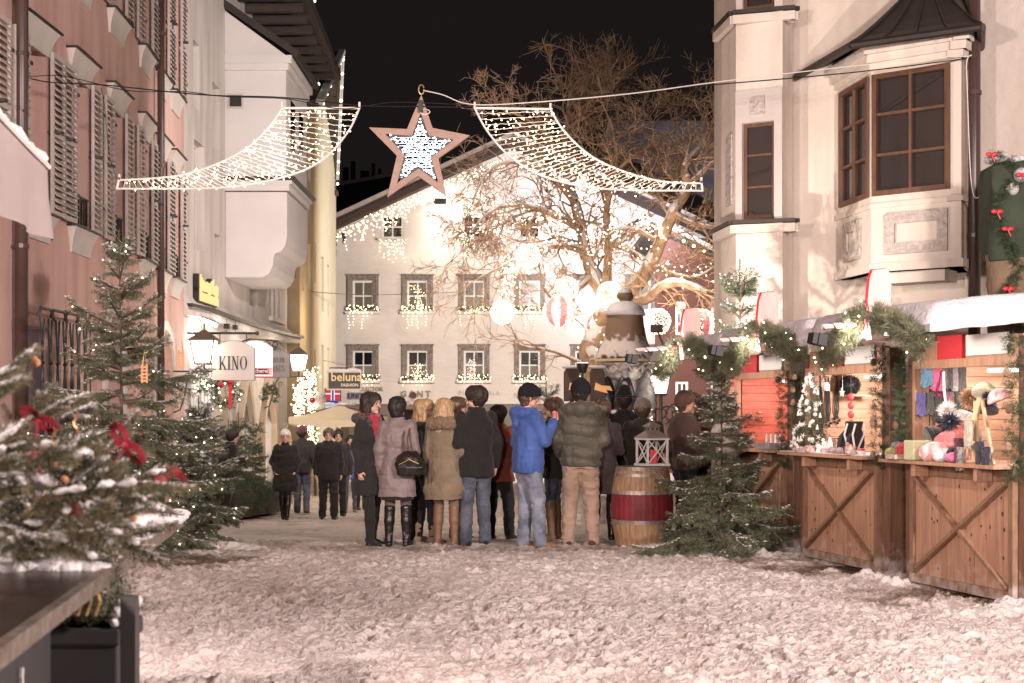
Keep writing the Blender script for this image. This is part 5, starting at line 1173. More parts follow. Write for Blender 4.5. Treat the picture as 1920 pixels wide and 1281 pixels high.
L5, r5 = limb([(1108, 520, .3), (1078, 545, -.4), (1040, 560, -.6), (1020, 540, -.7)], .09, .03)
L6, r6 = limb([(1096, 470, .3), (1040, 462, -.5), (985, 476, -.8), (930, 505, -1.2), (900, 520, -1.4)], .085, .015)
L7, r7 = limb([(1088, 430, .3), (1030, 400, -.4), (965, 385, -.8), (915, 400, -1), (880, 440, -1)], .09, .015)
L8, r8 = limb([(1078, 380, .4), (1020, 320, 0), (950, 305, -.2), (905, 335, -.2), (880, 400, -.3)], .08, .012)
L9, r9 = limb([(1062, 300, .6), (1015, 245, .4), (970, 215, .3), (935, 215, .2)], .06, .012, False)
L10, r10 = limb([(1066, 240, .7), (1105, 215, .6), (1140, 195, .5), (1175, 215, .4)], .06, .012, False)
L11, r11 = limb([(1235, 455, -1), (1190, 430, -1.2), (1150, 435, -1.3), (1130, 455, -1.3)], .06, .02)
L12, r12 = limb([(1262, 400, -1.2), (1300, 420, -1.5), (1345, 428, -1.5), (1370, 440, -1.5)], .08, .03)
L13, r13 = limb([(1290, 350, -1.3), (1320, 320, -1.5), (1345, 300, -1.5), (1375, 300, -1.5)], .07, .03)
L14, r14 = limb([(1146, 330, -.4), (1190, 290, -.5), (1240, 265, -.4), (1280, 225, -.3)], .06, .015, False)
L15, r15 = limb([(1108, 690, 0), (1040, 660, -.3), (985, 650, -.6), (960, 640, -.8)], .05, .012)
L16, r16 = limb([(1128, 455, -.2), (1180, 470, -.9), (1240, 505, -1.0), (1300, 520, -1.2), (1340, 500, -1.2)], .07, .02)
limbs.build('trunk', M_bt, t, smooth=True)
def sprout(Q, r, n, ln, lv, droop, up=0, t0=.2, side=None):
    for k in range(n):
        i = int((t0 + (1 - t0) * (k + rr.random()) / n) * (len(Q) - 1)); i = min(i, len(Q) - 1); tv = (Q[min(i + 1, len(Q) - 1)] - Q[max(i - 1, 0)]).normalized()
        v = Vector((rr.gauss(0, 1), rr.gauss(0, .8), rr.gauss(0, 1) + up)); v -= tv * v.dot(tv); v.normalize()
        grow(Q[i], (v * .8 + tv * .6).normalized(), min(r[i] * .5, .035), ln * rr.uniform(.6, 1.2), lv, droop)
    grow(Q[-1], (Q[-1] - Q[-3]).normalized(), r[-1], ln, lv, droop)
sprout(L1, r1, 24, 1.02, 3, .05, .5, .45); sprout(L2, r2, 12, .85, 3, 0, .4, .35); sprout(L3, r3, 12, .8, 2, -.5, -.6); sprout(L4, r4, 12, .95, 3, .05, .4, .35)
sprout(L5, r5, 6, .6, 2, -.3, -.2); sprout(L6, r6, 14, .9, 2, -.6, -.7); sprout(L7, r7, 14, .9, 3, -.4, -.5); sprout(L8, r8, 12, .75, 3, -.25, -.2)
sprout(L9, r9, 9, .65, 3, .2, .3); sprout(L10, r10, 9, .85, 3, .2, .4); sprout(L11, r11, 8, .7, 2, -.4, -.4); sprout(L12, r12, 8, .8, 3, 0, .2); sprout(L13, r13, 8, .8, 3, .1, .4); sprout(L14, r14, 9, .85, 3, .1, .3); sprout(L15, r15, 6, .6, 2, 0, .3); sprout(L16, r16, 12, .8, 2, -.3, -.2)
twigs.build('twigs', M_bt, t); tsnow.build('snow', M_snow, t, smooth=True)
# string of bulbs wound into the lower crown
t2 = thing('light_string', 'tangle of warm bulbs wound through the lower crown of the bare tree', 'light string', P(1090, 470, 30.6)); q = MB(); q2 = MB()
for Q_ in (L1[12:34], L7, L6[:18], L16, L11, L4[4:18]):
    for k in range(len(Q_) * 3):
        p = rr.choice(Q_) + Vector((rr.gauss(0, .22), -.15 + rr.gauss(0, .2), rr.gauss(0, .18))); q.oct(p, rr.uniform(.012, .018))
for k in range(50): x = rr.uniform(975, 1060); y = 335 + rr.random() ** 1.5 * 120; q.oct(P(x + 30, y, 30.4 + rr.random()), .015)
for k in range(50): a = rr.random(); q.oct(P(1195 + a * 50 + rr.uniform(-4, 4), 400 + a * 38 + rr.uniform(-12, 12), 30.3), .015)
q.build('bulbs', M_bulb, t2)
for Q_ in (L1[12:34], L7, L6[:18], L16, L11): q2.tube([p + Vector((rr.gauss(0, .05), -.2, rr.gauss(0, .06))) for p in Q_[::2]], .006, 4)
q2.build('cable', M_iron, t2)
# ------------------------------------------------------------------ hanging light globes
def globe(px, py, dpx, Y, lab, striped=False, grp='light globes hanging in the bare tree'):
    c = P(px, py, Y); r = dpx / 2 / F * Y; t = thing('light_globe', lab, 'light globe', c, grp); q = MB(); g = random.Random(int(px)); w = MB()
    n = 240 if not striped else 220
    pts = []
    for k in range(n):
        z = 1 - 2 * (k + .5) / n; a = k * 2.39996; s = math.sqrt(1 - z * z); pts.append(Vector((s * math.cos(a), s * math.sin(a), z)))
    for i, v in enumerate(pts): 
        if striped and int((math.atan2(v.y, v.x) + math.pi) / (math.pi / 6)) % 2: continue
        q.oct(c + v * r * g.uniform(.94, 1.06), r * (.045 if not striped else .045))
    for k in range(0, 12): w.tube([c + Vector((r * math.cos(b_) * math.cos(k * math.pi / 6), r * math.cos(b_) * math.sin(k * math.pi / 6), r * math.sin(b_))) for b_ in [(-1 + 2 * j / 12) * math.pi / 2 for j in range(13)]], r * .012, 4)
    for k in range(-2, 3): rr_ = r * math.cos(k * .5); w.tube([c + Vector((rr_ * math.cos(j * .3927), rr_ * math.sin(j * .3927), r * math.sin(k * .5))) for j in range(17)], r * .012, 4)
    MB().tube([c + Vector((0, 0, r)), c + Vector((0, 0, r + .7))], .005, 4).build('cable', M_black, t)
    w.build('wire_frame', M_wire, t); q.build('bulbs', emis('globe_bulb', (1.0, .84, .62), 5.5), t)
    if striped:
        s = MB()
        for k in range(12):
            if k % 2 == 0: continue
            a0, a1 = -math.pi + k * math.pi / 6 + .04, -math.pi + (k + 1) * math.pi / 6 - .04; m = 10; b0 = len(s.v)
            for j in range(m + 1):
                e = (-1 + 2 * j / m) * 1.35
                for a in (a0, (a0 + a1) / 2, a1): s.v.append(tuple(c + Vector((math.cos(e) * math.cos(a), math.cos(e) * math.sin(a), math.sin(e))) * r * .97))
            for j in range(m):
                for i in (0, 1): x = b0 + j * 3 + i; s.f.append((x, x + 1, x + 4, x + 3))
        s.build('red_band', mat('red_tinsel_band', (.75, .10, .12), .5, col2=(.8, .5, .5), scale=30, emit=(.9, .16, .16), estr=.55), t)
    lamp('POINT', c, None, 22 if not striped else 16, (1.0, .82, .62), .03, name='globe_light')
for a in ((942, 586, 44, 29.5, 'white light globe, leftmost, in front of the second row of windows'), (990, 481, 46, 30.2, 'white light globe hanging highest, left of the trunk'), (1062, 541, 44, 30.6, 'white light globe just above the largest striped globe'),
          (1143, 553, 47, 29.6, 'white light globe touching the top of the bell'), (1105, 572, 36, 31.6, 'partly hidden white light globe behind the trunk'), (1233, 603, 49, 29.6, 'white light globe right of the bell')): globe(*a)
for a in ((1049, 585, 62, 29.8, 'large red and white striped light globe left of the trunk', True), (1116, 610, 40, 32.2, 'red striped light globe half hidden between trunk and bell', True), (1314, 610, 61, 29.0, 'red and white striped light globe beside the farthest stall, on the right', True)): globe(*a)
# ------------------------------------------------------------------ overhead decoration across the street
SY = 16.5
def sp_(x, y, d=0): return P(x, y, SY + d)
def bez(pts, n):
    Q = []
    P_ = [Vector(p) for p in pts]
    for i in range(len(P_) - 1):
        a, b_, c, d = P_[max(i - 1, 0)], P_[i], P_[i + 1], P_[min(i + 2, len(P_) - 1)]
        for k in range(n):
            u = k / n; Q.append(.5 * ((2 * b_) + (c - a) * u + (2 * a - 5 * b_ + 4 * c - d) * u * u + (3 * b_ - a - 3 * c + d) * u ** 3))
    Q.append(P_[-1]); return Q
def resample(Q, n):
    c = [0]
    for a, b_ in zip(Q, Q[1:]): c.append(c[-1] + (b_ - a).length)
    out = []
    for k in range(n):
        s = c[-1] * k / (n - 1); i = 0
        while i < len(Q) - 2 and c[i + 1] < s: i += 1
        out.append(Q[i].lerp(Q[i + 1], (s - c[i]) / max(1e-9, c[i + 1] - c[i])))
    return out
def swoosh(inner, outer, lab, sd):
    I = bez([sp_(*p) for p in inner], 8); O = bez([sp_(*p) for p in outer], 8); rr = random.Random(sd)
    t = thing('light_swag', lab, 'light decoration', I[0], 'light swags hanging across the street'); q = MB()
    q.tube(O, .012, 6); q.tube(I, .012, 6); q.beam(I[0], O[0], .022, .022); q.beam(I[-1] + Vector((0, 0, .03)), O[-1] - Vector((0, 0, .01)), .022, .022)
    for e in (I[0], O[0], I[-1]): q.beam(e, e + Vector((0, 0, .07)), .022, .022)
    q.build('frame', M_white, t)
    n = 42; a = resample(I, n); c = resample(O, n); w = MB(); b_ = MB()
    for k in range(1, n - 1):
        A, B_ = a[k], c[k]; A = A + (a[k - 1] - A) * rr.uniform(-.1, .4); m = max(2, int((B_ - A).length / .028)); pts = []
        for j in range(m + 1): pts.append(A.lerp(B_, j / m) + Vector((rr.gauss(0, .003), rr.gauss(0, .004), rr.gauss(0, .003))))
        w.tube(pts, .0034, 4, cap=False)
        for p in pts[::1]:
            if rr.random() < .42:
                d = Vector((rr.gauss(0, 1), rr.gauss(0, 1), rr.gauss(0, 1))).normalized() * .028; w.tube([p, p + d * .8], .003, 3, cap=False); b_.oct(p + d, .0085)
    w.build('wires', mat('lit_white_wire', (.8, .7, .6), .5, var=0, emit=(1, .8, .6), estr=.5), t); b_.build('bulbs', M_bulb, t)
    lamp('POINT', (a[12] + c[12]) / 2 + Vector((0, -.12, 0)), None, 5, (1, .8, .6), .03, name='swag_light')
swoosh([(529, 203), (503, 240), (462, 278), (405, 308), (330, 330), (224, 338)], [(674, 203), (652, 248), (607, 298), (540, 330), (420, 352), (219, 354)], 'lit swag with warm bulbs hanging left of the star', 1)
swoosh([(1032, 205), (1058, 246), (1106, 291), (1165, 320), (1240, 340), (1315, 344)], [(890, 203), (915, 248), (960, 297), (1030, 335), (1140, 355), (1317, 358)], 'lit swag with warm bulbs hanging right of the star', 2)
# the star
def starpts(cx, cy, ro, ri, rot=0, sq=1.0):
    out = []
    for k in range(10):
        r = ro if k % 2 == 0 else ri; a = math.pi / 2 + rot + k * math.pi / 5; out.append((cx + r * math.cos(a) * sq, cy + r * math.sin(a)))
    return out
t = thing('star', 'wooden framed star filled with cool white lights above the street', 'star', sp_(788, 285)); mx = lambda p: p
fx = [(790, 178), (811, 240), (881, 254), (822, 297), (837, 368), (784, 330), (726, 370), (744, 292), (692, 239), (763, 242)]
ix = [(789, 212), (804, 254), (851, 262), (808, 296), (822, 343), (785, 316), (744, 344), (758, 290), (722, 251), (772, 254)]
q = MB(); q2 = MB()
for k in range(10):
    j = (k + 1) % 10; a, b_, c, d = sp_(*fx[k]), sp_(*fx[j]), sp_(*ix[j]), sp_(*ix[k]); T_ = Vector((0, .05, 0)); q.hexa([a, b_, c, d, a + T_, b_ + T_, c + T_, d + T_])
    i1 = lambda p: Vector((788 + (p[0] - 788) * .92, 285 + (p[1] - 285) * .92)); e, f_ = i1(ix[k]), i1(ix[j]); q2.beam(sp_(e.x, e.y, .03), sp_(f_.x, f_.y, .03), .02, .03)
q.build('wooden_frame', mat('star_plywood', (.40, .27, .22), .7, col2=(.33, .22, .18), scale=5, stretch=(1, 1, 4)), t); q2.build('inner_frame', M_iron, t)
rr = random.Random(4); w = MB(); b_ = MB()
poly = [(788 + (x - 788) * .92, 285 + (y - 285) * .92) for x, y in ix]
def inside(x, y):
    r = False
    for k in range(10):
        (x0, y0), (x1, y1) = poly[k], poly[k - 1]
        if (y0 > y) != (y1 > y) and x < (x1 - x0) * (y - y0) / (y1 - y0) + x0: r = not r
    return r
for row in range(26):
    y = 220 + row * 4.9; xs = [x for x in range(700, 880, 1) if inside(x, y)]
    if len(xs) < 4: continue
    runs = []; s = xs[0]
    for i in range(1, len(xs) + 1):
        if i == len(xs) or xs[i] != xs[i - 1] + 1: runs.append((s, xs[i - 1])); s = xs[i] if i < len(xs) else 0
    for x0, x1 in runs:
        if x1 - x0 < 3: continue
        w.tube([sp_(x0, y + rr.uniform(-1, 1), .03), sp_((x0 + x1) / 2, y + rr.uniform(-1.5, 1.5), .02), sp_(x1, y + rr.uniform(-1, 1), .03)], .0045, 4, cap=False)
        for x in np.arange(x0 + 1, x1, 2.6):
            if rr.random() < .8: b_.oct(sp_(x, y + rr.uniform(-2.2, 2.2), .01 + rr.random() * .02), .0078)
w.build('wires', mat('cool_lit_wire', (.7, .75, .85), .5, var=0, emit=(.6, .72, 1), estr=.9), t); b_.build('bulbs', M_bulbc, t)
q = MB(); q.tube([sp_(790 + 5 * math.cos(a * .5), 168 + 9 * math.sin(a * .5), .02) for a in range(13)], .008, 5); q.build('hook', mat('brass_hook', (.45, .36, .2), .4, metal=.7, var=0), t)
q = MB(); q.box(sp_(789, 200, -.01), (.05, .06, .14)); q.build('clamp', M_black, t)
q = MB(); q.tube([sp_(797 + 9 * math.cos(a * .7), 210 + 5 * math.sin(a * .7), -.02) for a in range(10)], .006, 4); q.build('cable_coil', M_wire, t)
# support cables
def cable(name, pts, r, m, lab):
    Q = bez(pts, 8); o = MB().tube(Q, r, 5).build(name, m, loc=tuple(Q[0])); return tag(o, lab, 'cable')
wl_ = PP.at(PP.sp(-20), 5.55, .02)
cable('steel_cable', [wl_, sp_(60, 148, .2), sp_(200, 160), sp_(380, 178), sp_(529, 183), sp_(676, 198), sp_(790, 200), sp_(890, 200), sp_(1030, 188), sp_(1180, 172), sp_(1352, 158, .3), sp_(1600, 136, .3), P(1812, 110, 16.75)], .0075, M_black, 'dark support cable spanning the street under the star')
cable('white_cable', [sp_(795, 170, -.03), sp_(830, 178, -.03), sp_(885, 196, -.03), sp_(1000, 192, -.04), sp_(1180, 176, -.03), sp_(1352, 153, .25), sp_(1600, 124, .3), P(1805, 106, 16.7), P(1812, 130, 16.75), P(1822, 350, 16.72), P(1842, 365, 16.6)], .006, M_wire, 'pale power cable running from the star to the cream house')
cable('power_cable', [wl_ + Vector((0, 0, -.04)), sp_(40, 140), sp_(120, 143), sp_(240, 170), sp_(345, 172), sp_(420, 181), sp_(540, 186), sp_(640, 204, -.02), sp_(740, 192, -.02), sp_(880, 197, -.04)], .0055, M_black, 'thin second cable sagging left of the star')
cable('thin_wire', [P(556, 545, 41), P(700, 553, 50), P(880, 547, 61.6)], .012, M_iron, 'thin wire crossing in front of the upper window row of the white gabled house')
cable('hanging_wire', [P(220, 338, 16.5), P(205, 290, 16.9), P(196, 200, 17.4), P(190, 165, 17.8)], .004, M_black, 'thin wire tying the left swag to the pink house')
cable('stay_wire', [P(1317, 345, 16.5), P(1316, 250, 16.5), P(1314, 165, 16.6)], .004, M_iron, 'thin wire holding the right end of the right swag')
# ------------------------------------------------------------------ window boxes and icicle lights of the white house
rr = random.Random(31)
rowlab = {0: 'in the upper row', 1: 'in the lower row'}
ordn = ['first from the left', 'second from the left', 'third from the left', 'fourth from the left', 'behind the trunk', 'rightmost']
for (h, ci, y0) in spec:
    row = 0 if y0 < 600 else 1
    if ci == 5: continue
    c0 = BP.at(h[0] - .28, h[2] - .03, .3); t = thing('window_box', 'lit window box %s %s of the white gabled house' % (ordn[ci], rowlab[row]), 'window box', c0, 'lit window boxes of the white gabled house')
    sg = [];
    for k in range(70): p = BP.at(h[0] - .28 + rr.random() * (h[1] - h[0] + .56), h[2] + .0, .12 + rr.random() * .18); sg.append((tuple(p), tuple(p + Vector((rr.uniform(-.12, .12), rr.uniform(-.12, .05), rr.uniform(-.02, .24))))))
    V, T = needles(sg, 90, .06, .02); np_mesh('greenery', V, T, M_gar, t); q = MB()
    for k in range(46): q.oct(BP.at(h[0] - .3 + rr.random() * (h[1] - h[0] + .6), h[2] - .04 + rr.random() * .26, .34), rr.uniform(.014, .020))
    for st in range(6):
        x = h[0] - .15 + st * (h[1] - h[0] + .3) / 6
        for k in range(rr.choice((1, 2, 3, 5, 6)) if not row else rr.choice((0, 1, 1, 2))): q.oct(BP.at(x + rr.uniform(-.04, .04), h[2] - .12 - k * .13, .3), .016)
    q.build('bulbs', M_bulb, t)
    if row == 0 or True: lamp('POINT', tuple(BP.at((h[0] + h[1]) / 2, h[2] - .2, .55)), None, 5, (1, .78, .55), .05, name='window_box_light')
for (h, ci, y0) in spec:
    key = (ci, 0 if y0 < 600 else 1)
    if key not in ((1, 0), (1, 1), (2, 1)): continue
    t = thing('lit_branches', {(1, 0): 'thicket of warm lights behind the second upper window of the white gabled house', (1, 1): 'lit branches behind the second lower window of the white gabled house', (2, 1): 'red and white light ball behind the third lower window of the white gabled house'}[key], 'indoor lights', BP.at((h[0] + h[1]) / 2, h[2], -.06)); q = MB(); w_ = MB(); c_ = (h[0] + h[1]) / 2
    for k in range(90 if key != (1, 1) else 50):
        x = rr.gauss(0, .17); z = rr.random() ** 1.4 * (1.05 if key[1] == 0 else .62)
        if key == (2, 1): a = rr.random() * 6.28; r_ = rr.random() ** .5 * .2; x = -.12 + r_ * math.cos(a); z = (.28 if k % 2 else .62) + r_ * math.sin(a)
        q.oct(BP.at(c_ + max(-.36, min(.36, x)), h[2] + .08 + z, -.105 + rr.random() * .02), .011)
    for k in range(6): w_.tube([BP.at(c_, h[2] + .07, -.1), BP.at(c_ + rr.gauss(0, .15), h[2] + .3 + .1 * k, -.1)], .005, 3)
    q.build('bulbs', M_bulb if key != (2, 1) else emis('rosy_bulb', (1, .45, .38), 9), t); w_.build('twigs', M_stem, t)
def icicles(name, lab, path2, n, depth, Y, sd, mx_=6, r=.017):
    g = random.Random(sd); q = MB(); c = MB(); t = thing(name, lab, 'icicle lights', P(path2[0][0], path2[0][1], Y)); pts = bez([P(x, y, Y) for x, y in path2], 8); R_ = resample(pts, n)
    c.tube(R_, .01, 4)
    for i, p in enumerate(R_):
        k = g.choice((1, 2, 3, 4, 5, mx_)); 
        for j in range(k + 1): q.oct(p + Vector((g.uniform(-.12, .12), g.uniform(-.05, .05), -.04 - j * depth / mx_ + g.uniform(-.05, .05))), r * g.uniform(.85, 1.2))
    q.build('bulbs', M_bulb, t); c.build('cable', M_iron, t)
icicles('icicle_lights', 'warm icicle lights under the left roof verge of the white gabled house', [(632, 436), (700, 402), (790, 362), (860, 328), (950, 296)], 84, .85, 60.7, 1, r=.021)
icicles('icicle_lights', 'warm icicle lights under the right roof verge seen through the tree', [(975, 296), (1060, 330), (1180, 392), (1290, 440)], 62, .8, 60.7, 2, r=.021)
icicles('icicle_lights', 'icicle lights hanging below the small top left window of the white gabled house', [(712, 450), (760, 450)], 12, .9, 61.6, 3)
icicles('icicle_lights', 'icicle lights hanging below the second small top window', [(866, 450), (906, 450)], 11, .7, 61.6, 4)
icicles('icicle_lights', 'drooping light string in front of the right top windows', [(872, 438), (905, 430), (950, 425), (985, 408), (1040, 395)], 30, .2, 40, 5, r=.02)
icicles('icicle_lights', 'vertical tangle of bulbs hanging above the leftmost light globe', [(940, 515), (950, 480), (952, 505), (962, 470)], 26, 1.0, 30.5, 6, r=.014)
def festoon(lab, pts, n, r):
    Q = resample([Vector(p) for p in pts], n); t = thing('bulb_string', lab, 'bulb string', Q[0]); q = MB(); m_ = emis('greenish_bulb', (.86, .95, .55), 5)
    for p in Q: q.ball(p, r, 8, 6)
    q.parts('bulb', m_, t, 48, 56); MB().tube([p + Vector((0, 0, r)) for p in Q], .01, 4).build('cable', M_iron, t)
festoon('round bulbs along the eave edge of the pale house', [P(589, 2, 34.2), P(597, 158, 41)], 5, .045)
festoon('round bulbs along the near gable edge of the yellow house', [P(598, 210, 39.9), P(643, 106, 46.4)], 8, .05)
festoon('round bulbs running down the far gable edge of the yellow house', [P(643, 112, 46.4), P(633, 345, 53.2)], 11, .05)
festoon('round bulbs along the snowy verge of the maroon house', [P(1282, 452, 50.6), P(1302, 462, 50.6), P(1320, 470, 50.6)], 3, .06)
# wall washers on the white house
lamp('SPOT', P(846, 372, 60.3), P(846, 470, 62), 600, (1, .86, .74), .12, 165, .5, name='wall_washer')
lamp('SPOT', P(1062, 420, 60.2), P(1062, 540, 62), 170, (1, .86, .74), .12, 160, .6, name='wall_washer')
lamp('AREA', (2.0, 44, 6.5), (0, 62, 4), 3300, (1, .88, .80), 1.0, name='square_fill')  # unseen fill added to lift the white facade
lamp('SPOT', (3.0, 46, 8), (9, 78, 13), 16000, (.85, .84, 1), .1, 60, .9, name='roof_fill')  # added in mid-air so the far snowy roof shows; no real lamp
lamp('POINT', (3.2, 28.5, 4.2), None, 230, (1, .80, .62), .08, name='square_fill')  # floating fill added to warm the bare tree's twigs
lamp('POINT', (.5, 33.0, 2.0), None, 60, (1, .78, .60), .1, name='square_fill')  # another floating fill added, low behind the crowd
lamp('POINT', (-4.6, 40, 4.0), None, 110, (1, .80, .55), .1, name='lane_light')
lamp('SPOT', (-4.1, 36, 2.2), (-6.2, 42, 4.5), 120, (1, .80, .52), .3, 80, .8, name='lane_light')
lamp('SPOT', (-2.9, 18.8, .3), (-6.0, 24, 6.5), 110, (1, .82, .74), .2, 110, .9, name='facade_fill')  # fill added near the ground to brighten the pink facade
# ------------------------------------------------------------------ people
class Fld:
    """signed distance grid, smooth unions, meshed with surface nets"""
    def __init__(s, lo, hi, h):
        s.h = h; s.lo = np.array(lo, float); s.n = np.ceil((np.array(hi) - s.lo) / h).astype(int) + 1; s.D = np.full(s.n, .06, np.float32)
        s.ax = [s.lo[i] + np.arange(s.n[i]) * h for i in range(3)]
    def win(s, lo, hi):
        a = np.clip(np.floor((np.array(lo) - s.lo) / s.h).astype(int), 0, s.n); b = np.clip(np.ceil((np.array(hi) - s.lo) / s.h).astype(int) + 1, 0, s.n)
        sl = tuple(slice(int(a[i]), int(b[i])) for i in range(3))
        if any(x.stop <= x.start for x in sl): return None, None
        X, Y, Z = np.meshgrid(s.ax[0][sl[0]], s.ax[1][sl[1]], s.ax[2][sl[2]], indexing='ij'); return sl, (X, Y, Z)
    def smin(s, sl, d, k):
        a = s.D[sl]; 
        if k > 0: hh = np.clip(.5 + .5 * (a - d) / k, 0, 1); s.D[sl] = a * (1 - hh) + d * hh - k * hh * (1 - hh)
        else: s.D[sl] = np.minimum(a, d)
    def cone(s, a, b, ra, rb, k=.02, flat=None):
        a = np.array(a, float); b = np.array(b, float); m = max(ra, rb) + .06
        sl, G = s.win(np.minimum(a, b) - m, np.maximum(a, b) + m)
        if sl is None: return s
        ab = b - a; L2 = max(1e-9, ab @ ab); t = np.clip(((G[0] - a[0]) * ab[0] + (G[1] - a[1]) * ab[1] + (G[2] - a[2]) * ab[2]) / L2, 0, 1)
        d = np.sqrt((G[0] - a[0] - ab[0] * t) ** 2 + (G[1] - a[1] - ab[1] * t) ** 2 + (G[2] - a[2] - ab[2] * t) ** 2) - (ra + (rb - ra) * t)
        s.smin(sl, d.astype(np.float32), k); return s
    def chain(s, pts, rs, k=.02):
        for i in range(len(pts) - 1): s.cone(pts[i], pts[i + 1], rs[i], rs[i + 1], k)
        return s
    def stack(s, prof, k=.02, quilt=None, p=2.3):
        pr = np.array(prof, float); z0, z1 = pr[0, 0], pr[-1, 0]; rx = pr[:, 3].max() + .07; ry = pr[:, 4].max() + .07
        sl, G = s.win((pr[:, 1].min() - rx, pr[:, 2].min() - ry, z0 - .06), (pr[:, 1].max() + rx, pr[:, 2].max() + ry, z1 + .06))
        if sl is None: return s
        Z = G[2]; cx, cy, ax, ay = (np.interp(Z, pr[:, 0], pr[:, i]) for i in (1, 2, 3, 4))
        e = (np.abs((G[0] - cx) / ax) ** p + np.abs((G[1] - cy) / ay) ** p) ** (1 / p); d = (e - 1) * np.minimum(ax, ay)
        if quilt: d = d - quilt[1] * (np.abs(np.sin((Z + .02 * np.sin(G[0] * 9)) * math.pi / quilt[0])) ** .6 - .5)
        d = np.maximum(d, np.maximum(z0 - Z, Z - z1)); s.smin(sl, d.astype(np.float32), k); return s
    def cut(s, a, r, k=.01):
        sl, G = s.win(np.array(a) - r - .05, np.array(a) + r + .05)
        if sl is None: return s
        d = r - np.sqrt((G[0] - a[0]) ** 2 + (G[1] - a[1]) ** 2 + (G[2] - a[2]) ** 2); s.D[sl] = np.maximum(s.D[sl], d.astype(np.float32)); return s
    def halfspace(s, p, n):   # keeps the side n points away from
        X, Y, Z = np.meshgrid(*s.ax, indexing='ij'); s.D = np.maximum(s.D, ((X - p[0]) * n[0] + (Y - p[1]) * n[1] + (Z - p[2]) * n[2]).astype(np.float32)); return s
    def noise(s, amp, fx, fy, fz, seed=0, ridged=True):
        X, Y, Z = np.meshgrid(*s.ax, indexing='ij'); m = np.abs(s.D) < .03
        v = vn3(X[m] * fx + seed, Y[m] * fy + seed * 2.1, Z[m] * fz + seed * .7)
        if ridged: v = 1 - np.abs(2 * v - 1)
        s.D[m] -= (amp * (v - .5)).astype(np.float32); return s
    def mesh(s, name, m, parent, off=(0, 0, 0), iters=1):
        D = s.D; sg = D < 0; c = np.zeros(np.array(D.shape) - 1, np.int8)
        for i in (0, 1):
            for j in (0, 1):
                for k in (0, 1): c += sg[i:D.shape[0] - 1 + i, j:D.shape[1] - 1 + j, k:D.shape[2] - 1 + k]
        act = (c > 0) & (c < 8); idx = np.argwhere(act)
        if len(idx) == 0: return None
        vid = -np.ones(act.shape, np.int64); vid[act] = np.arange(len(idx)); acc = np.zeros((len(idx), 3)); cnt = np.zeros(len(idx))
        cor = [(i, j, k) for i in (0, 1) for j in (0, 1) for k in (0, 1)]; val = [D[idx[:, 0] + i, idx[:, 1] + j, idx[:, 2] + k] for i, j, k in cor]
        for a in range(8):
            for b in range(a + 1, 8):
                if sum(abs(cor[a][q] - cor[b][q]) for q in range(3)) != 1: continue
                mk = (val[a] < 0) != (val[b] < 0)
                if not mk.any(): continue
                t = val[a][mk] / (val[a][mk] - val[b][mk]); acc[mk] += np.array(cor[a]) + t[:, None] * (np.array(cor[b]) - np.array(cor[a])); cnt[mk] += 1
        V = s.lo + (idx + acc / cnt[:, None]) * s.h; F_ = []
        for ax in range(3):
            o = [0, 0, 0]; o[ax] = 1; n = np.array(D.shape)
            A = sg[:n[0] - o[0], :n[1] - o[1], :n[2] - o[2]]; B = sg[o[0]:, o[1]:, o[2]:]; e = np.argwhere(A != B); u, v = [(1, 2), (2, 0), (0, 1)][ax]
            e = e[(e[:, u] > 0) & (e[:, v] > 0) & (e[:, u] < n[u] - 1) & (e[:, v] < n[v] - 1)]
            def g(du, dv): q = e.copy(); q[:, u] -= du; q[:, v] -= dv; return vid[q[:, 0], q[:, 1], q[:, 2]]
            q4 = np.stack([g(1, 1), g(0, 1), g(0, 0), g(1, 0)], 1); fl = ~A[e[:, 0], e[:, 1], e[:, 2]]; q4[fl] = q4[fl][:, ::-1]; F_.append(q4)
        F_ = np.concatenate(F_); F_ = F_[(F_ >= 0).all(1)]
        o = wloc(parent) if parent is not None else Vector(off)
        ob = np_mesh(name, V + np.array(o), F_, m, parent, None if parent is not None else off, True); return ob

def fab(name, c, c2=None, bump=.004, sc=8, rough=.85, sheen=.15, spec=.3): return mat(name, c, rough, col2=c2 or tuple(x * .72 for x in c), scale=sc, bump=bump, bscale=90, sheen=sheen, spec=spec)
C_blackwool = fab('black_wool', (.022, .019, .019)); C_mauve = fab('mauve_quilted', (.215, .165, .165), (.17, .13, .13), .006, rough=.5, spec=.5); C_khaki = fab('khaki_parka', (.22, .168, .115)); C_blackcoat = fab('black_coat', (.016, .014, .014))
C_blue = fab('blue_jacket', (.055, .115, .36), (.035, .075, .25), .005, 5, .6); C_olive = fab('olive_puffer', (.085, .075, .055), (.055, .05, .038), .005, 5, .5); C_rust = fab('rust_jacket', (.20, .045, .03)); C_dark = fab('dark_coat', (.03, .026, .024)); C_brownc = fab('brown_coat', (.085, .05, .042))
C_greyc = fab('grey_wool_coat', (.13, .105, .105)); C_jean = fab('faded_blue_jeans', (.27, .29, .35), (.10, .115, .17), .003, 5); C_jeand = fab('dark_blue_jeans', (.11, .12, .155), (.03, .035, .055), .003, 5); C_tan = fab('beige_trousers', (.36, .25, .185), (.30, .205, .155)); C_blackp = fab('black_trousers', (.018, .016, .017)); C_tight = fab('mauve_leggings', (.14, .095, .09)); C_leather = mat('black_boot_leather', (.014, .012, .012), .28, var=.1, bump=.003, bscale=30)
C_suede = fab('black_suede', (.017, .014, .014)); C_brboot = mat('brown_boot_leather', (.20, .11, .06), .55, var=.3, bump=.003, bscale=30); C_beigeb = fab('beige_suede', (.27, .19, .13)); C_fur = fab('brown_fur', (.27, .18, .12), (.14, .09, .06), .01, 40); C_furd = fab('dark_fur', (.10, .08, .07), (.04, .03, .03), .01, 40)
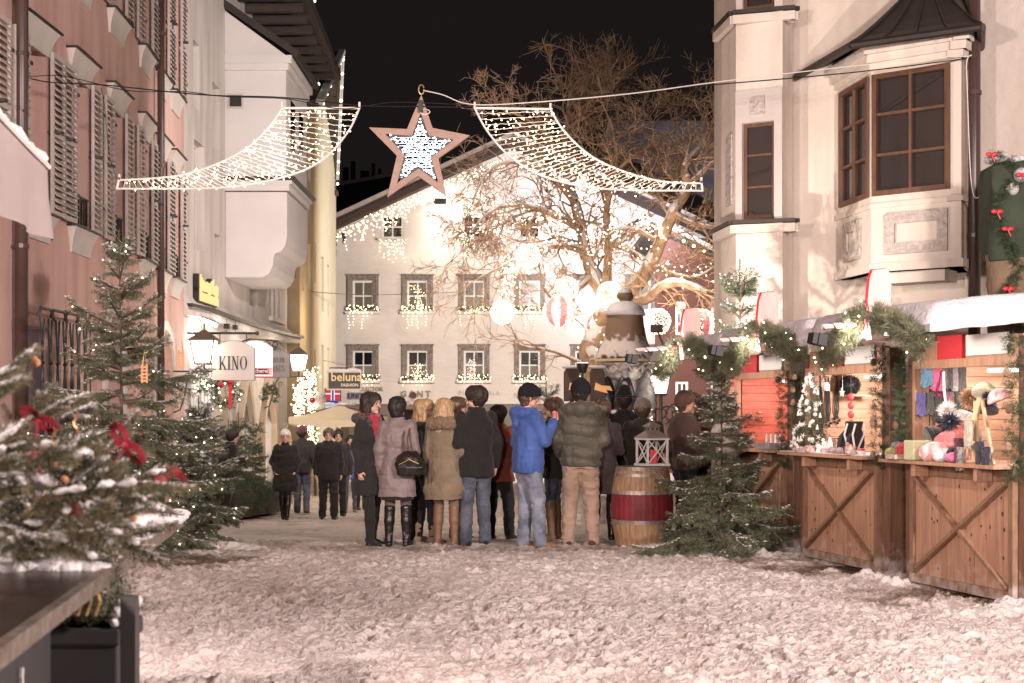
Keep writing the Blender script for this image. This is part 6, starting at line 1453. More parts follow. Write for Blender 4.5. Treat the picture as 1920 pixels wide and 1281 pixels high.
H_brown = mat('dark_brown_hair', (.035, .02, .015), .65, var=.5, scale=30, stretch=(3, 3, .3)); H_black = mat('black_hair', (.014, .010, .009), .6, var=.3); H_blond = mat('blond_hair', (.50, .33, .18), .45, col2=(.30, .19, .10), scale=25, stretch=(3, 3, .3)); H_mid = mat('mid_brown_hair', (.12, .07, .045), .45, var=.4, scale=25, stretch=(3, 3, .3))
C_redscarf = kn('red_scarf_wool', (.40, .025, .05)); C_hatw = kn('cream_knit', (.62, .52, .47)); C_hatm = kn('maroon_hat_knit', (.12, .03, .035)); C_hatn = fab('dark_navy_hat_knit', (.012, .012, .017), sheen=.0, rough=.95); C_grhat = kn('grey_hat_knit', (.30, .22, .20)); C_redj = fab('shiny_red_jacket', (.50, .05, .06), rough=.4)

def person(lab, px, Y, ang, h=1.72, res=.009, coat=None, coatm=None, quilt=None, fem=False, arms=('down', 'down'), stance=((-.10, 0), (.10, 0)), toe=(0, 0), legm=None, shoe='shoe', shoem=None, hair=None, hairm=None, hat=None, hatm=None, head=0, tilt=0, collar=.53, hood=None, scarf=None, bag=None, legs=1.0, group='people gathered in the square', skirt=None, lean=0, seed=1, cup=False):
    """ang: heading in degrees, 0 looks away from the camera, 90 to the right"""
    k = h / 1.75; loc = gpos(px, Y); wd = .92 if fem else 1.0
    def z_(v): return v * k
    sh = .165 * k * (.9 if fem else 1.05); hipx = .085 * k
    Lx = lean
    def up_(x, y, z): return (x, y + Lx * max(0, z - .95 * k), z)
    ft = [np.array((stance[0][0], stance[0][1], .0)), np.array((stance[1][0], stance[1][1], .0))]
    hips = [np.array((-hipx, 0, .92 * k)), np.array((hipx, 0, .92 * k))]; knee = []; ank = []
    for i in (0, 1):
        a = ft[i] + np.array((0, 0, .09 * k)); ank.append(a); m = (a + hips[i]) / 2 + np.array((0, .025, .01)); knee.append(m)
    shl = [np.array(up_(-sh, 0, 1.42 * k)), np.array(up_(sh, 0, 1.42 * k))]; el = []; wr = []; hd = []
    for i, s in ((0, -1), (1, 1)):
        A = arms[i]; e = {'down': (.06, -.03, -.28), 'hold': (.06, -.02, -.28), 'drink': (.05, .10, -.25), 'pocket': (.10, -.06, -.27), 'cross': (.05, .05, -.27), 'reach': (.04, .16, -.20)}[A]
        w = {'down': (.01, .05, -.25), 'hold': (-.06, .22, .04), 'drink': (-.09, .13, .19), 'pocket': (-.06, .13, -.17), 'cross': (-.17, .17, .03), 'reach': (-.02, .24, .05)}[A]
        e = shl[i] + np.array((s * e[0], e[1], e[2])) * k; w = e + np.array((s * w[0], w[1], w[2])) * k; el.append(e); wr.append(w)
        hv = (w - e) / np.linalg.norm(w - e)
        if A == 'down': hv = np.array((0, .12, -.99))
        hd.append(hv)
    hc = np.array(up_(0, .025, 1.63 * k)); ch, sn = math.cos(R(-head)), math.sin(R(-head)); kk = k * (1.02 if fem else 1.05)
    ct, st_ = math.cos(R(-tilt)), math.sin(R(-tilt))
    def HP(x, y, z):
        y, z = y * ct - z * st_, y * st_ + z * ct
        return hc + np.array((x * ch - y * sn, x * sn + y * ch, z)) * kk
    lo = (-.5, -.4, -.02); hi = (.5, .62, 1.86 * k)
    # body, one continuous skin
    f = Fld(lo, hi, res)
    f.stack([(.86 * k, 0, 0, .15 * k * wd, .10 * k), (.98 * k, 0, 0, .15 * k * wd, .10 * k), (1.1 * k, 0, .0, .125 * k * wd, .085 * k), (1.28 * k, 0, Lx * .33 * k, .15 * k * wd, .10 * k), (1.40 * k, 0, Lx * .45 * k, .15 * k * wd, .09 * k), (1.46 * k, 0, Lx * .5 * k, .07 * k, .06 * k)], .0)
    f.cone(up_(0, -.01, 1.42 * k), HP(0, -.015, -.06), .056 * k * wd, .052 * k, .02)
    for i in (0, 1):
        f.chain([hips[i], knee[i], ank[i]], [.070 * k * min(1, legs), .042 * k, .024 * k], .02); fy = np.array((math.sin(R(toe[i])), math.cos(R(toe[i])), 0)); f.cone(ank[i] + (0, 0, -.02), ank[i] + fy * .06 * k + (0, 0, -.045), .026, .018, .01)
        f.chain([shl[i], el[i], wr[i]], [.052 * k, .040 * k, .026 * k], .015)
        # palm, four fingers, thumb
        hv = hd[i]; sv = np.cross(hv, (0, 0, 1.0) if abs(hv[2]) < .8 else (0, 1.0, 0)); sv = sv / np.linalg.norm(sv); nv = np.cross(sv, hv); s = -1 if i == 0 else 1
        if arms[i] == 'down': sv = np.array((0, 1.0, 0)); nv = np.array((-s, 0, 0.0))
        pc = wr[i] + hv * .05 * k; f.cone(pc - sv * .018 * k, pc + sv * .018 * k, .020 * k, .020 * k, .012); f.cone(wr[i], pc + hv * .03 * k, .024 * k, .024 * k, .012)
        for j in range(4):
            b = pc + hv * .04 * k + sv * (-.028 + .0187 * j) * k; l = (.030, .036, .034, .026)[j] * k; m = b + (hv * .9 + nv * .35) * l; e = m + (hv * .45 + nv * .85) * l * .9; f.chain([b, m, e], [.0095 * k, .0088 * k, .0075 * k], .003)
        b = wr[i] + hv * .03 * k + sv * .024 * k; m = b + (sv * .75 + hv * .55 + nv * .2) * .035 * k; f.chain([b, m, m + (hv * .8 + nv * .45) * .028 * k], [.012 * k, .0105 * k, .0085 * k], .005)
    # head
    f.cone(HP(0, -.028, .034), HP(0, .024, .034), .080 * kk, .073 * kk, .012); f.cone(HP(0, .022, -.015), HP(0, .050, -.086), .062 * kk, .030 * kk, .03)
    f.cone(HP(-.035, .03, -.055), HP(.035, .03, -.055), .032 * kk, .032 * kk, .02); f.cone(HP(0, .088, .008), HP(0, .108, -.030), .009 * kk, .013 * kk, .012)
    f.cone(HP(-.022, .078, .026), HP(.022, .078, .026), .016 * kk, .016 * kk, .012)
    f.cone(HP(-.018, .077, -.058), HP(.018, .077, -.058), .0085 * kk, .0085 * kk, .008); f.cone(HP(0, .072, -.088), HP(0, .066, -.094), .017 * kk, .015 * kk, .012)
    for s in (-1, 1): f.cut(HP(s * .031, .102, .006), .021 * kk); f.cone(HP(s * .077, -.006, .018), HP(s * .073, .000, -.022), .013 * kk, .009 * kk, .004)
    body = f.mesh('person', M_skin, None, loc); tag(body, lab, 'person', group); par = body
    body.rotation_euler = (0, 0, 0)
    def part(fl, name, m): return fl.mesh(name, m, par)
    # eyes
    for s in (-1, 1):
        q = MB(); o = np.array(loc); q.ball(o + HP(s * .031, .079, .006), .0115 * kk, 8, 6); q.build('eye', mat('eye_dark', (.05, .035, .03), .2, var=0), par, smooth=True)
        q = MB(); q.tube([o + HP(s * .015, .094, .026), o + HP(s * .032, .094, .032), o + HP(s * .048, .084, .025)], .0035 * kk, 4); q.build('eyebrow', H_brown, par)
    q = MB(); o = np.array(loc); q.tube([o + HP(-.022, .083, -.058), o + HP(0, .090, -.056), o + HP(.022, .083, -.058)], [.003, .0055, .003], 6); q.build('lips', mat('lips', (.42, .12, .11), .5, var=0), par, smooth=True)
    # trousers
    res2 = res * 1.15
    lm = legs
    f = Fld((-.42, -.3, .0), (.42, .4, 1.06 * k), res2)
    f.stack([(.84 * k, 0, 0, .165 * k * wd, .125 * k), (.95 * k, 0, 0, .165 * k * wd, .12 * k), (1.04 * k, 0, 0, .15 * k * wd, .11 * k)], 0)
    for i in (0, 1):
        an = ank[i] + np.array((0, 0, -.035 * k if shoe == 'shoe' else 0)); f.chain([hips[i] + (0, 0, -.04), knee[i], an], [.096 * k * lm, (.070 if shoe == 'shoe' else .060) * k * lm, (.060 if shoe == 'shoe' else .036) * k], .018)
    f.noise(.020 * lm, 8, 8, 12, seed); f.noise(.010, 17, 17, 24, seed); part(f, 'trousers', legm or C_blackp)
    # footwear, each its own
    for i in (0, 1):
        fy = np.array((math.sin(R(toe[i])), math.cos(R(toe[i])), 0)); a = ank[i]; f = Fld((a[0] - .3, a[1] - .3, -.0), (a[0] + .3, a[1] + .34, .56 * k), res2 * .85); kf = k * wd
        heel = np.array((a[0], a[1], 0)) - fy * .04 * kf; tz = .030 if shoe != 'heel' else .026; hz = .034 if shoe != 'heel' else .075
        f.cone(heel + (0, 0, hz), heel + fy * .12 * kf + (0, 0, tz + .008), .036 * kf, .036 * kf, .02); f.cone(heel + fy * .10 * kf + (0, 0, tz), heel + fy * .20 * kf + (0, 0, tz - .004), .038 * kf, .028 * kf, .02)
        if shoe == 'shoe': f.cone(heel + fy * .03 + (0, 0, .05), a + (0, 0, .03), .04 * kf, .045 * kf, .02)
        elif shoe == 'ankle': f.cone(heel + fy * .03 + (0, 0, .05), a + np.array((0, 0, .11)), .042 * kf, .054 * kf, .02)
        else:
            top = a + (knee[i] - a) * .86; mid = a + (knee[i] - a) * .5; f.chain([heel + fy * .035 + (0, 0, hz), a, mid, top], [.042 * kf, .048 * kf, .064 * kf, .070 * kf], .02)
            if shoe == 'heel': f.cone(heel - fy * .012 + (0, 0, .05), heel - fy * .012 + (0, 0, .0), .016, .011, .008)
        f.noise(.003, 12, 12, 30, seed + i); f.halfspace((0, 0, .004), (0, 0, -1.0)); part(f, 'boot' if shoe != 'shoe' else 'shoe', shoem or C_leather)
    # coat
    if coat == 'jacket': pr = [(.83, .19, .15), (.95, .195, .15), (1.1, .19, .14), (1.28, .205, .15), (1.38, .205, .14), (1.44, .16, .11), (1.50, .085, .08)]
    elif coat == 'puffer': pr = [(.86, .195, .155), (1.0, .215, .165), (1.15, .215, .165), (1.3, .23, .17), (1.39, .22, .155), (1.45, .165, .12), (1.52, .09, .09)]
    elif coat == 'coat': pr = [(.78, .205, .155), (.95, .20, .15), (1.1, .19, .14), (1.28, .205, .15), (1.38, .205, .14), (1.44, .155, .11), (1.52, .085, .085)]
    elif coat == 'long': pr = [(.60, .225, .17), (.75, .215, .165), (.93, .20, .155), (1.09, .165, .13), (1.26, .19, .145), (1.37, .19, .135), (1.43, .14, .105), (1.51, .08, .08)]
    elif coat == 'parka': pr = [(.57, .245, .19), (.68, .265, .20), (.85, .245, .185), (1.02, .205, .16), (1.10, .195, .15), (1.26, .21, .155), (1.37, .20, .14), (1.43, .15, .12), (1.50, .10, .09)]
    if coat:
        f = Fld(lo, hi, res2); sy = .94 if fem else 1
        f.stack([(z * k, 0, Lx * max(0, z - .95) * k, rx * k * sy, ry * k * sy) for z, rx, ry in pr], 0, quilt)
        for i in (0, 1):
            b = 1.25 if quilt or coat == 'parka' else 1.08; f.chain([shl[i] + (0, 0, -.01), el[i], wr[i] + (wr[i] - el[i]) * .03], [.070 * k * b * sy, .055 * k * b * sy, .043 * k * b * sy], .035)
        f.noise(.024 if not quilt else .014, 8, 6, 6 if not quilt else 12, seed * 3); f.noise(.010, 19, 17, 14, seed * 5); part(f, 'coat', coatm)
    if collar:
        f = Fld((-.2, -.2 + Lx * .4, 1.36 * k), (.2, .25 + Lx * .4, 1.62 * k), res * .9); yo = Lx * .5 * k
        f.stack([(1.42 * k, 0, yo, .10 * k, .095 * k), (1.50 * k, 0, yo + .005, .088 * k, .085 * k), (collar * k + 1.0 * k, 0, yo + .01, .082 * k, .082 * k)], 0); 
        if not fem: f.noise(.006, 15, 15, 15, seed)
        part(f, 'collar', coatm or C_dark)
    if hood:
        f = Fld((-.27, -.32, 1.25 * k), (.27, .3, 1.62 * k), res); r_ = hood[1]; f.chain([up_(x * k, y * k, z * k) for x, y, z in ((.10, .09, 1.41), (.155, .0, 1.455), (.11, -.11, 1.47), (0, -.145, 1.475), (-.11, -.11, 1.47), (-.155, .0, 1.455), (-.10, .09, 1.41))], [r_ * .8, r_, r_, r_, r_, r_, r_ * .8], .03)
        if hood[0] == 'fur': f.noise(.035, 45, 45, 45, seed)
        else: f.cone(up_(0, -.12 * k, 1.46 * k), up_(0, -.13 * k, 1.36 * k), .095, .05, .04); f.noise(.012, 12, 12, 12, seed)
        part(f, 'hood' if hood[0] != 'fur' else 'fur_collar', hood[2])
    if scarf:
        f = Fld((-.22, -.2, 1.1 * k), (.22, .27, 1.62 * k), res * .9); P_ = [(.085, .02, 1.50), (.05, -.08, 1.515), (-.05, -.08, 1.515), (-.085, .02, 1.50), (-.02, .095, 1.47), (.06, .09, 1.475), (.085, .02, 1.50)]
        f.chain([up_(x * k, y * k, z * k) for x, y, z in P_], [.038] * 7, .015); f.chain([up_(x * k, y * k, z * k) for x, y, z in ((.07, .07, 1.46), (.06, .125, 1.38), (.05, .15, 1.24))], [.045, .04, .032], .02); f.noise(.02, 20, 20, 34, seed); part(f, 'scarf', scarf)
    # hair
    if hair:
        f = Fld(HP(0, 0, 0) - .22, HP(0, 0, 0) + .22, res * .75) if hair in ('short', 'crop') else Fld(HP(0, 0, 0) - (.22, .24, .48), HP(0, 0, 0) + (.22, .22, .18), res * .8)
        t_ = .020 if hair != 'crop' else .010
        f.cone(HP(0, -.034, .036), HP(0, .018, .046), (.084 + t_) * kk, (.070 + t_) * kk, .01)
        f.cone(HP(0, -.04, -.0), HP(0, -.03, -.045), (.075 + t_ * .6) * kk, .06 * kk, .02)
        if hair == 'long':
            for s in (-1, 1): f.chain([HP(s * .062, -.02, .03), HP(s * .082, -.01, -.06), HP(s * .088, .0, -.15), HP(s * .09, .025, -.25)], [.040 * kk, .036 * kk, .034 * kk, .018 * kk], .02)
            f.chain([HP(0, -.05, .0), HP(0, -.075, -.12), HP(0, -.085, -.25)], [.085 * kk, .078 * kk, .05 * kk], .03)
        elif hair == 'bob':
            f.chain([HP(0, -.045, .01), HP(0, -.05, -.05)], [.092 * kk, .074 * kk], .02)
        f.cut(HP(0, .135, -.04), .105 * kk)
        if hat: f.halfspace(HP(0, 0, .035), (0, 0, 1.0))
        f.noise(.014, 20, 20, 14, seed); f.noise(.012 if hair == 'long' else .007, 55, 55, 12 if hair == 'long' else 34, seed); part(f, 'hair', hairm)
    if hat:
        f = Fld(HP(0, 0, 0) - .24, HP(0, 0, 0) + .27, res * .75)
        if hat == 'brim':
            f.cone(HP(0, -.02, .06), HP(0, .012, .06), .092 * kk, .088 * kk, .01); f.cone(HP(0, -.01, .10), HP(0, -.01, .125), .085 * kk, .07 * kk, .02)
            f.stack([(HP(0, 0, .05)[2], hc[0], hc[1], .145 * kk, .15 * kk), (HP(0, 0, .062)[2], hc[0], hc[1], .15 * kk, .155 * kk)], .012); f.halfspace(HP(0, 0, .045), (0, 0, -1.0))
        else:
            f.cone(HP(0, -.032, .045), HP(0, .016, .05), .104 * kk, .095 * kk, .01); f.cone(HP(0, -.02, .07), HP(0, -.026, .085), .088 * kk, .075 * kk, .03)
            nrm = HP(0, .32, -1) - HP(0, 0, 0); nrm /= np.linalg.norm(nrm); f.halfspace(HP(0, 0, .012), nrm)
            f.noise(.008, 40, 40, 12, seed)
        ho = part(f, 'hat', hatm)
        if hat == 'pom': V, T = fur(tuple(np.array(loc) + HP(0, -.035, .215)), .052 * kk, seed, .4, 500); np_mesh('pompom', V, T, C_fur if hatm is C_hatw else hatm, ho)
    if skirt:
        f = Fld((-.3, -.25, .4 * k), (.3, .25, .9 * k), res2); f.stack([(skirt * k, 0, 0, .19 * k, .15 * k), (.8 * k, 0, 0, .17 * k, .13 * k)], 0); f.noise(.01, 14, 14, 4, seed); part(f, 'skirt', C_blackp)
    if bag == 'shoulder':
        f = Fld((.0, -.42, .75 * k), (.45, .1, 1.2 * k), res); f.stack([(.86 * k, .19, -.19, .15, .085), (.95 * k, .19, -.19, .17, .095), (1.06 * k, .18, -.18, .13, .07), (1.13 * k, .17, -.17, .07, .03)], 0, None, 2.6); f.noise(.02, 10, 10, 8, 3)
        bo = part(f, 'handbag', mat('black_bag_leather', (.016, .012, .012), .35, var=.2, bump=.006, bscale=18)); o = np.array(loc); q = MB()
        q.tube([o + (.12, -.17, 1.08 * k), o + (.10, -.15, 1.3 * k), o + (.115, -.03, 1.455 * k), o + (.14, .04, 1.44 * k)], .011, 6); q.tube([o + (.22, -.18, 1.08 * k), o + (.17, -.15, 1.3 * k), o + (.15, -.03, 1.45 * k)], .011, 6); q.build('strap', mat('tan_strap', (.10, .05, .035), .5, var=.1), bo)
        q = MB(); q.tube([o + (.08, -.275, .98 * k), o + (.2, -.295, 1.04 * k), o + (.30, -.27, .99 * k)], .004, 4); q.build('zip', M_gold, bo)
    if bag == 'hand':
        s = 0; w = wr[0]; o = np.array(loc); f = Fld(w + (-.18, -.15, -.3), w + (.18, .2, .08), res); f.stack([(w[2] - .17, w[0] - .0, w[1] + .06, .045, .11), (w[2] - .09, w[0], w[1] + .06, .055, .125), (w[2] - .02, w[0], w[1] + .06, .03, .11)], 0, None, 3); bo = part(f, 'handbag', mat('patterned_bag', (.30, .24, .17), .6, col2=(.10, .07, .05), scale=6, stretch=(1, 1, 18), contrast=(.47, .53)))
    if cup:
        o = np.array(loc); c = wr[1] + hd[1] * .09; MB().lathe(o + c, [(.030, -.045), (.036, .05), (.032, .05), (.027, -.035)], 14).build('mug', mat('mug_glaze', (.55, .12, .12), .3, var=0), par)
    body.rotation_euler = (0, 0, R(-ang)); return body

# the group in the middle of the square
person('dark-haired woman in black coat and red scarf with patterned bag, leftmost of the group', 694, 16.2, 122, 1.73, .0065, 'long', C_blackwool, fem=True, arms=('hold', 'down'), stance=((-.09, -.04), (.08, .06)), toe=(-10, 5), legm=C_blackp, shoe='heel', shoem=C_suede, hair='long', hairm=H_brown, head=-4, hood=('fur', .042, C_furd), scarf=C_redscarf, bag='hand', seed=2, legs=.98)
person('woman in a mauve-grey padded coat seen from behind with black shoulder bag', 745, 16.05, 8, 1.68, .0065, 'long', C_mauve, quilt=(.16, .010), fem=True, arms=('down', 'hold'), stance=((-.10, 0), (.10, .02)), toe=(-14, 12), legm=C_tight, shoe='boot', shoem=C_leather, hair='bob', hairm=H_black, head=6, bag='shoulder', skirt=.56, seed=3, legs=.82)
person('woman in a cream bobble hat between the padded coat and the blonde woman', 771, 16.9, 70, 1.63, .009, 'long', C_dark, fem=True, arms=('hold', 'hold'), hair='long', hairm=H_brown, hat='pom', hatm=C_hatw, shoe='boot', seed=4, tilt=8)
person('blonde woman facing right in black leggings and beige ankle boots', 793, 16.5, 80, 1.66, .0075, 'jacket', C_dark, fem=True, arms=('hold', 'hold'), stance=((-.12, -.03), (.09, .10)), toe=(0, 10), legm=C_blackp, shoe='ankle', shoem=C_beigeb, hair='long', hairm=H_blond, head=5, seed=5, legs=.8)
person('blonde woman in a khaki parka with a fur-trimmed hood and brown boots seen from behind', 834, 16.2, 22, 1.66, .0065, 'parka', C_khaki, fem=True, arms=('down', 'hold'), stance=((-.09, 0), (.11, .03)), toe=(-6, 8), legm=fab('beige_leggings', (.22, .15, .11)), shoe='boot', shoem=C_brboot, hair='long', hairm=H_blond, head=15, tilt=6, hood=('fur', .060, C_fur), seed=6, legs=.82)
person('young man with brown hair half hidden behind the khaki parka', 856, 17.3, 75, 1.72, .009, 'jacket', C_dark, arms=('hold', 'pocket'), legm=C_jeand, hair='crop', hairm=H_mid, head=-15, seed=7)
person('man in a black coat and dark jeans seen from behind with his head turned left', 893, 16.2, -28, 1.80, .0065, 'coat', C_blackcoat, arms=('hold', 'down'), stance=((-.13, 0), (.12, .02)), toe=(-14, 16), legm=C_jeand, shoe='shoe', shoem=C_suede, hair='short', hairm=H_brown, head=-38, collar=.535, seed=8)
person('dark-haired person in a rust-red jacket and black trousers behind the black coat', 934, 17.0, 25, 1.60, .009, 'coat', C_rust, arms=('down', 'hold'), stance=((-.12, .0), (.13, .05)), hair='bob', hairm=H_black, seed=9, legs=1.05)
person('man in a bright blue jacket, faded jeans and black knitted hat drinking, facing right', 990, 15.95, 66, 1.80, .0065, 'jacket', C_blue, arms=('hold', 'drink'), stance=((-.08, -.02), (.11, .10)), toe=(6, 14), legm=C_jean, shoe='shoe', shoem=C_brboot, hair='crop', hairm=H_mid, hat='beanie', hatm=C_hatn, head=20, tilt=10, hood=('cloth', .048, C_blue), seed=10, legs=1.08, cup=True)
person('person in dark clothes with brown hair standing behind the blue jacket', 1040, 17.2, -70, 1.70, .009, 'coat', C_dark, arms=('hold', 'hold'), legm=C_jeand, shoe='boot', shoem=C_brboot, hair='short', hairm=H_mid, seed=11)
person('tall man in an olive quilted jacket, beige trousers and dark hat seen from behind', 1089, 16.15, 4, 1.86, .0065, 'puffer', C_olive, quilt=(.125, .020), arms=('pocket', 'hold'), stance=((-.15, 0), (.14, .02)), toe=(-16, 16), legm=C_tan, shoe='shoe', shoem=fab('dark_brown_suede', (.06, .04, .03)), hair='crop', hairm=H_brown, hat='beanie', hatm=C_hatn, hood=('cloth', .062, C_olive), seed=12, legs=1.12)
person('woman in a grey wool coat and tall black boots right of the olive jacket', 1131, 16.9, 12, 1.66, .009, 'long', C_greyc, fem=True, arms=('down', 'hold'), legm=C_blackp, shoe='boot', shoem=C_leather, hair='short', hairm=H_mid, seed=13, legs=.85)
person('tall man in a black coat and wide black hat in front of the fountain', 1170, 18.2, 10, 1.86, .009, 'coat', C_blackcoat, arms=('pocket', 'pocket'), hair='crop', hairm=H_brown, hat='brim', hatm=C_blackcoat, seed=14)
person('person in a dark green-brown coat and grey knitted hat behind the lantern', 1205, 17.3, 20, 1.68, .009, 'puffer', fab('dark_green_brown', (.045, .042, .032)), quilt=(.13, .016), arms=('hold', 'hold'), hair='short', hairm=H_mid, hat='beanie', hatm=C_grhat, seed=15)
person('stout person in a brown coat behind the barrel and the fir', 1283, 16.9, 70, 1.74, .009, 'puffer', C_brownc, arms=('hold', 'hold'), hair='crop', hairm=H_mid, hat='beanie', hatm=fab('reddish_brown_hat', (.14, .075, .06)), head=20, seed=16, legs=1.1)
person('person with a pink scarf looking into the farthest stall', 1318, 17.2, 80, 1.60, .010, 'coat', C_brownc, fem=True, arms=('hold', 'hold'), hair='short', hairm=H_mid, scarf=kn('dusty_pink_wool', (.42, .16, .15)), seed=17)
person('grey-haired customer in a pale grey coat at the farthest stall', 1362, 16.15, 70, 1.66, .010, 'coat', fab('pale_grey_coat', (.28, .23, .22)), arms=('reach', 'hold'), hair='short', hairm=mat('grey_hair', (.22, .17, .14), .5, var=.3), tilt=10, seed=18)
v_ = fC.at(.35, 0, -.55)
person('vendor inside the farthest stall half hidden by the garland', CX + v_.x / v_.y * F, v_.y, -75, 1.68, .010, 'jacket', C_dark, arms=('hold', 'hold'), hair='short', hairm=H_brown, seed=19, group='people at the stalls')
# strollers down the lane
G2 = 'people further down the lane'
person('woman in a puffy black coat and white bobble hat walking up the lane', 535, 26.6, 172, 1.66, .012, 'parka', C_blackcoat, quilt=(.14, .014), fem=True, arms=('pocket', 'pocket'), stance=((-.03, .10), (.04, -.06)), hair='long', hairm=H_blond, hat='pom', hatm=kn('white_hat_knit', (.72, .66, .6)), shoe='boot', group=G2, seed=20, legs=.85)
person('person in a dark jacket and maroon knitted hat behind the woman in white hat', 566, 30.0, 5, 1.80, .012, 'jacket', C_dark, arms=('down', 'pocket'), legm=C_jeand, hair='short', hairm=H_brown, hat='beanie', hatm=C_hatm, group=G2, seed=21)
person('broad man in a long black coat walking away down the lane', 616, 26.7, 175, 1.70, .012, 'coat', C_blackcoat, arms=('down', 'down'), stance=((-.12, .08), (.12, -.08)), hair='short', hairm=H_mid, group=G2, seed=22, legs=1.1)
person('dark-haired companion just behind the man in the long black coat', 634, 28.2, 170, 1.70, .012, 'jacket', C_dark, arms=('down', 'pocket'), hair='short', hairm=H_black, group=G2, seed=23)
b_ = person('woman with glasses in a blue jacket and dark jeans under the parasol', 656, 30.0, 168, 1.63, .012, 'coat', C_blue, fem=True, arms=('cross', 'cross'), stance=((-.10, 0), (.10, .12)), legm=C_jeand, shoe='ankle', shoem=C_brboot, hair='bob', hairm=H_black, group=G2, seed=24, legs=.85)
person('person in a shiny red jacket mostly hidden behind the woman with the red scarf', 677, 31.0, 150, 1.66, .012, 'puffer', C_redj, arms=('hold', 'hold'), hair='bob', hairm=H_black, group=G2, seed=25)
person('person in a black coat half hidden behind the planter firs', 421, 25.2, 60, 1.62, .012, 'coat', C_blackcoat, arms=('hold', 'hold'), hair='short', hairm=H_black, group=G2, seed=26, lean=.2)
# ------------------------------------------------------------------ barrel and lantern
bc = gpos(1204, 16.05); t = thing('wine_barrel', 'wooden barrel with a red painted middle and grey hoops', 'barrel', bc); H_ = .925
def br(u): return .285 + .065 * math.sin(math.pi * u) 
def ring(u0, u1, e, n=4): return [(br(u0 + (u1 - u0) * k / n) + e, H_ * (u0 + (u1 - u0) * k / n)) for k in range(n + 1)]
def staves(u0, u1, m, nm):
    q = MB(); n = 30
    for s in range(n):
        a0, a1 = 2 * math.pi * s / n + .003, 2 * math.pi * (s + 1) / n - .003; k = 8; b0 = len(q.v)
        for i in range(k + 1):
            u = u0 + (u1 - u0) * i / k
            for a in (a0, (a0 + a1) / 2, a1): r = br(u) + (.0015 if a not in (a0, a1) else -.001); q.v.append((bc.x + r * math.cos(a), bc.y + r * math.sin(a), bc.z + H_ * u))
        for i in range(k):
            for j in (0, 1): x = b0 + i * 3 + j; q.f.append((x, x + 1, x + 4, x + 3))
    return q.build(nm, m, t)
staves(0, .34, M_braw := mat('barrel_oak', (.40, .25, .14), .6, col2=(.28, .16, .09), scale=5, stretch=(8, 8, .8)), 'staves'); staves(.34, .66, mat('barrel_red', (.22, .02, .03), .6, col2=(.14, .014, .02), scale=6, bump=.003, bscale=40), 'red_middle'); staves(.66, .985, M_braw, 'staves')
MB().lathe(bc, [(.27, .02), (.27, .93 * H_), (.02, .93 * H_)], 30).build('head', M_braw, t)
q = MB()
for u0, u1 in ((.0, .035), (.30, .345), (.655, .70), (.865, .905), (.94, .985)): q.lathe(bc, [(br(u0) - .004, H_ * u0)] + ring(u0, u1, .006, 3) + [(br(u1) - .004, H_ * u1)], 40)
q.build('hoop', mat('galvanised_hoop', (.42, .38, .34), .45, col2=(.26, .2, .16), metal=.5, scale=12), t)
lc = Vector((bc.x + .11, bc.y - .02, H_ - .005)); t = thing('candle_lantern', 'white wooden lantern with crossed sides and a red candle on the barrel', 'lantern', lc); s = .125; hh = .30; rz = R(24); M_ = Matrix.Rotation(rz, 3, 'Z')
L3 = lambda x, y, z: lc + M_ @ Vector((x, y, z)); q = MB(); q.box(L3(0, 0, .012), (2 * s + .05, 2 * s + .05, .024), M=M_); q.box(L3(0, 0, hh), (2 * s + .04, 2 * s + .04, .02), M=M_)
for x in (-s, s):
    for y in (-s, s): q.box(L3(x, y, hh / 2 + .01), (.02, .02, hh - .03), M=M_)
for k in range(4):
    A = Matrix.Rotation(k * math.pi / 2, 3, 'Z'); g = lambda x, z: lc + M_ @ (A @ Vector((x, -s, z)))
    q.beam(g(-s + .01, .03), g(s - .01, hh - .015), .010, .012); q.beam(g(s - .01, .03), g(-s + .01, hh - .015), .009, .012)
q.build('frame', M_white, t)
q = MB(); r = s + .03
def frus(q, a, b, z0, z1): q.hexa([L3(-a, -a, z0), L3(a, -a, z0), L3(a, a, z0), L3(-a, a, z0), L3(-b, -b, z1), L3(b, -b, z1), L3(b, b, z1), L3(-b, b, z1)])
frus(q, r, .07, hh + .012, hh + .085); frus(q, .062, .062, hh + .085, hh + .14); frus(q, .085, .02, hh + .14, hh + .19); q.tube([L3(.03 * math.cos(a * .5), 0, hh + .20 + .03 * math.sin(a * .5)) for a in range(13)], .005, 4); q.build('roof', mat('grey_zinc', (.30, .26, .24), .5, metal=.3, var=.15), t)
q = MB()
for k in range(4):
    A = Matrix.Rotation(k * math.pi / 2, 3, 'Z')
    for x in (-.028, .028): c = lc + M_ @ (A @ Vector((x, -.064, hh + .112))); q.ball(c, .014, 8, 6, (1, .25, 1), M_ @ A)
q.build('vent_hole', M_black, t)
MB().lathe(lc + Vector((.02, 0, .024)), [(.04, 0), (.04, .15), (.034, .155), (.01, .15)], 18).build('candle', mat('red_candle', (.70, .05, .08), .5, var=0, emit=(.9, .1, .08), estr=.12), t)
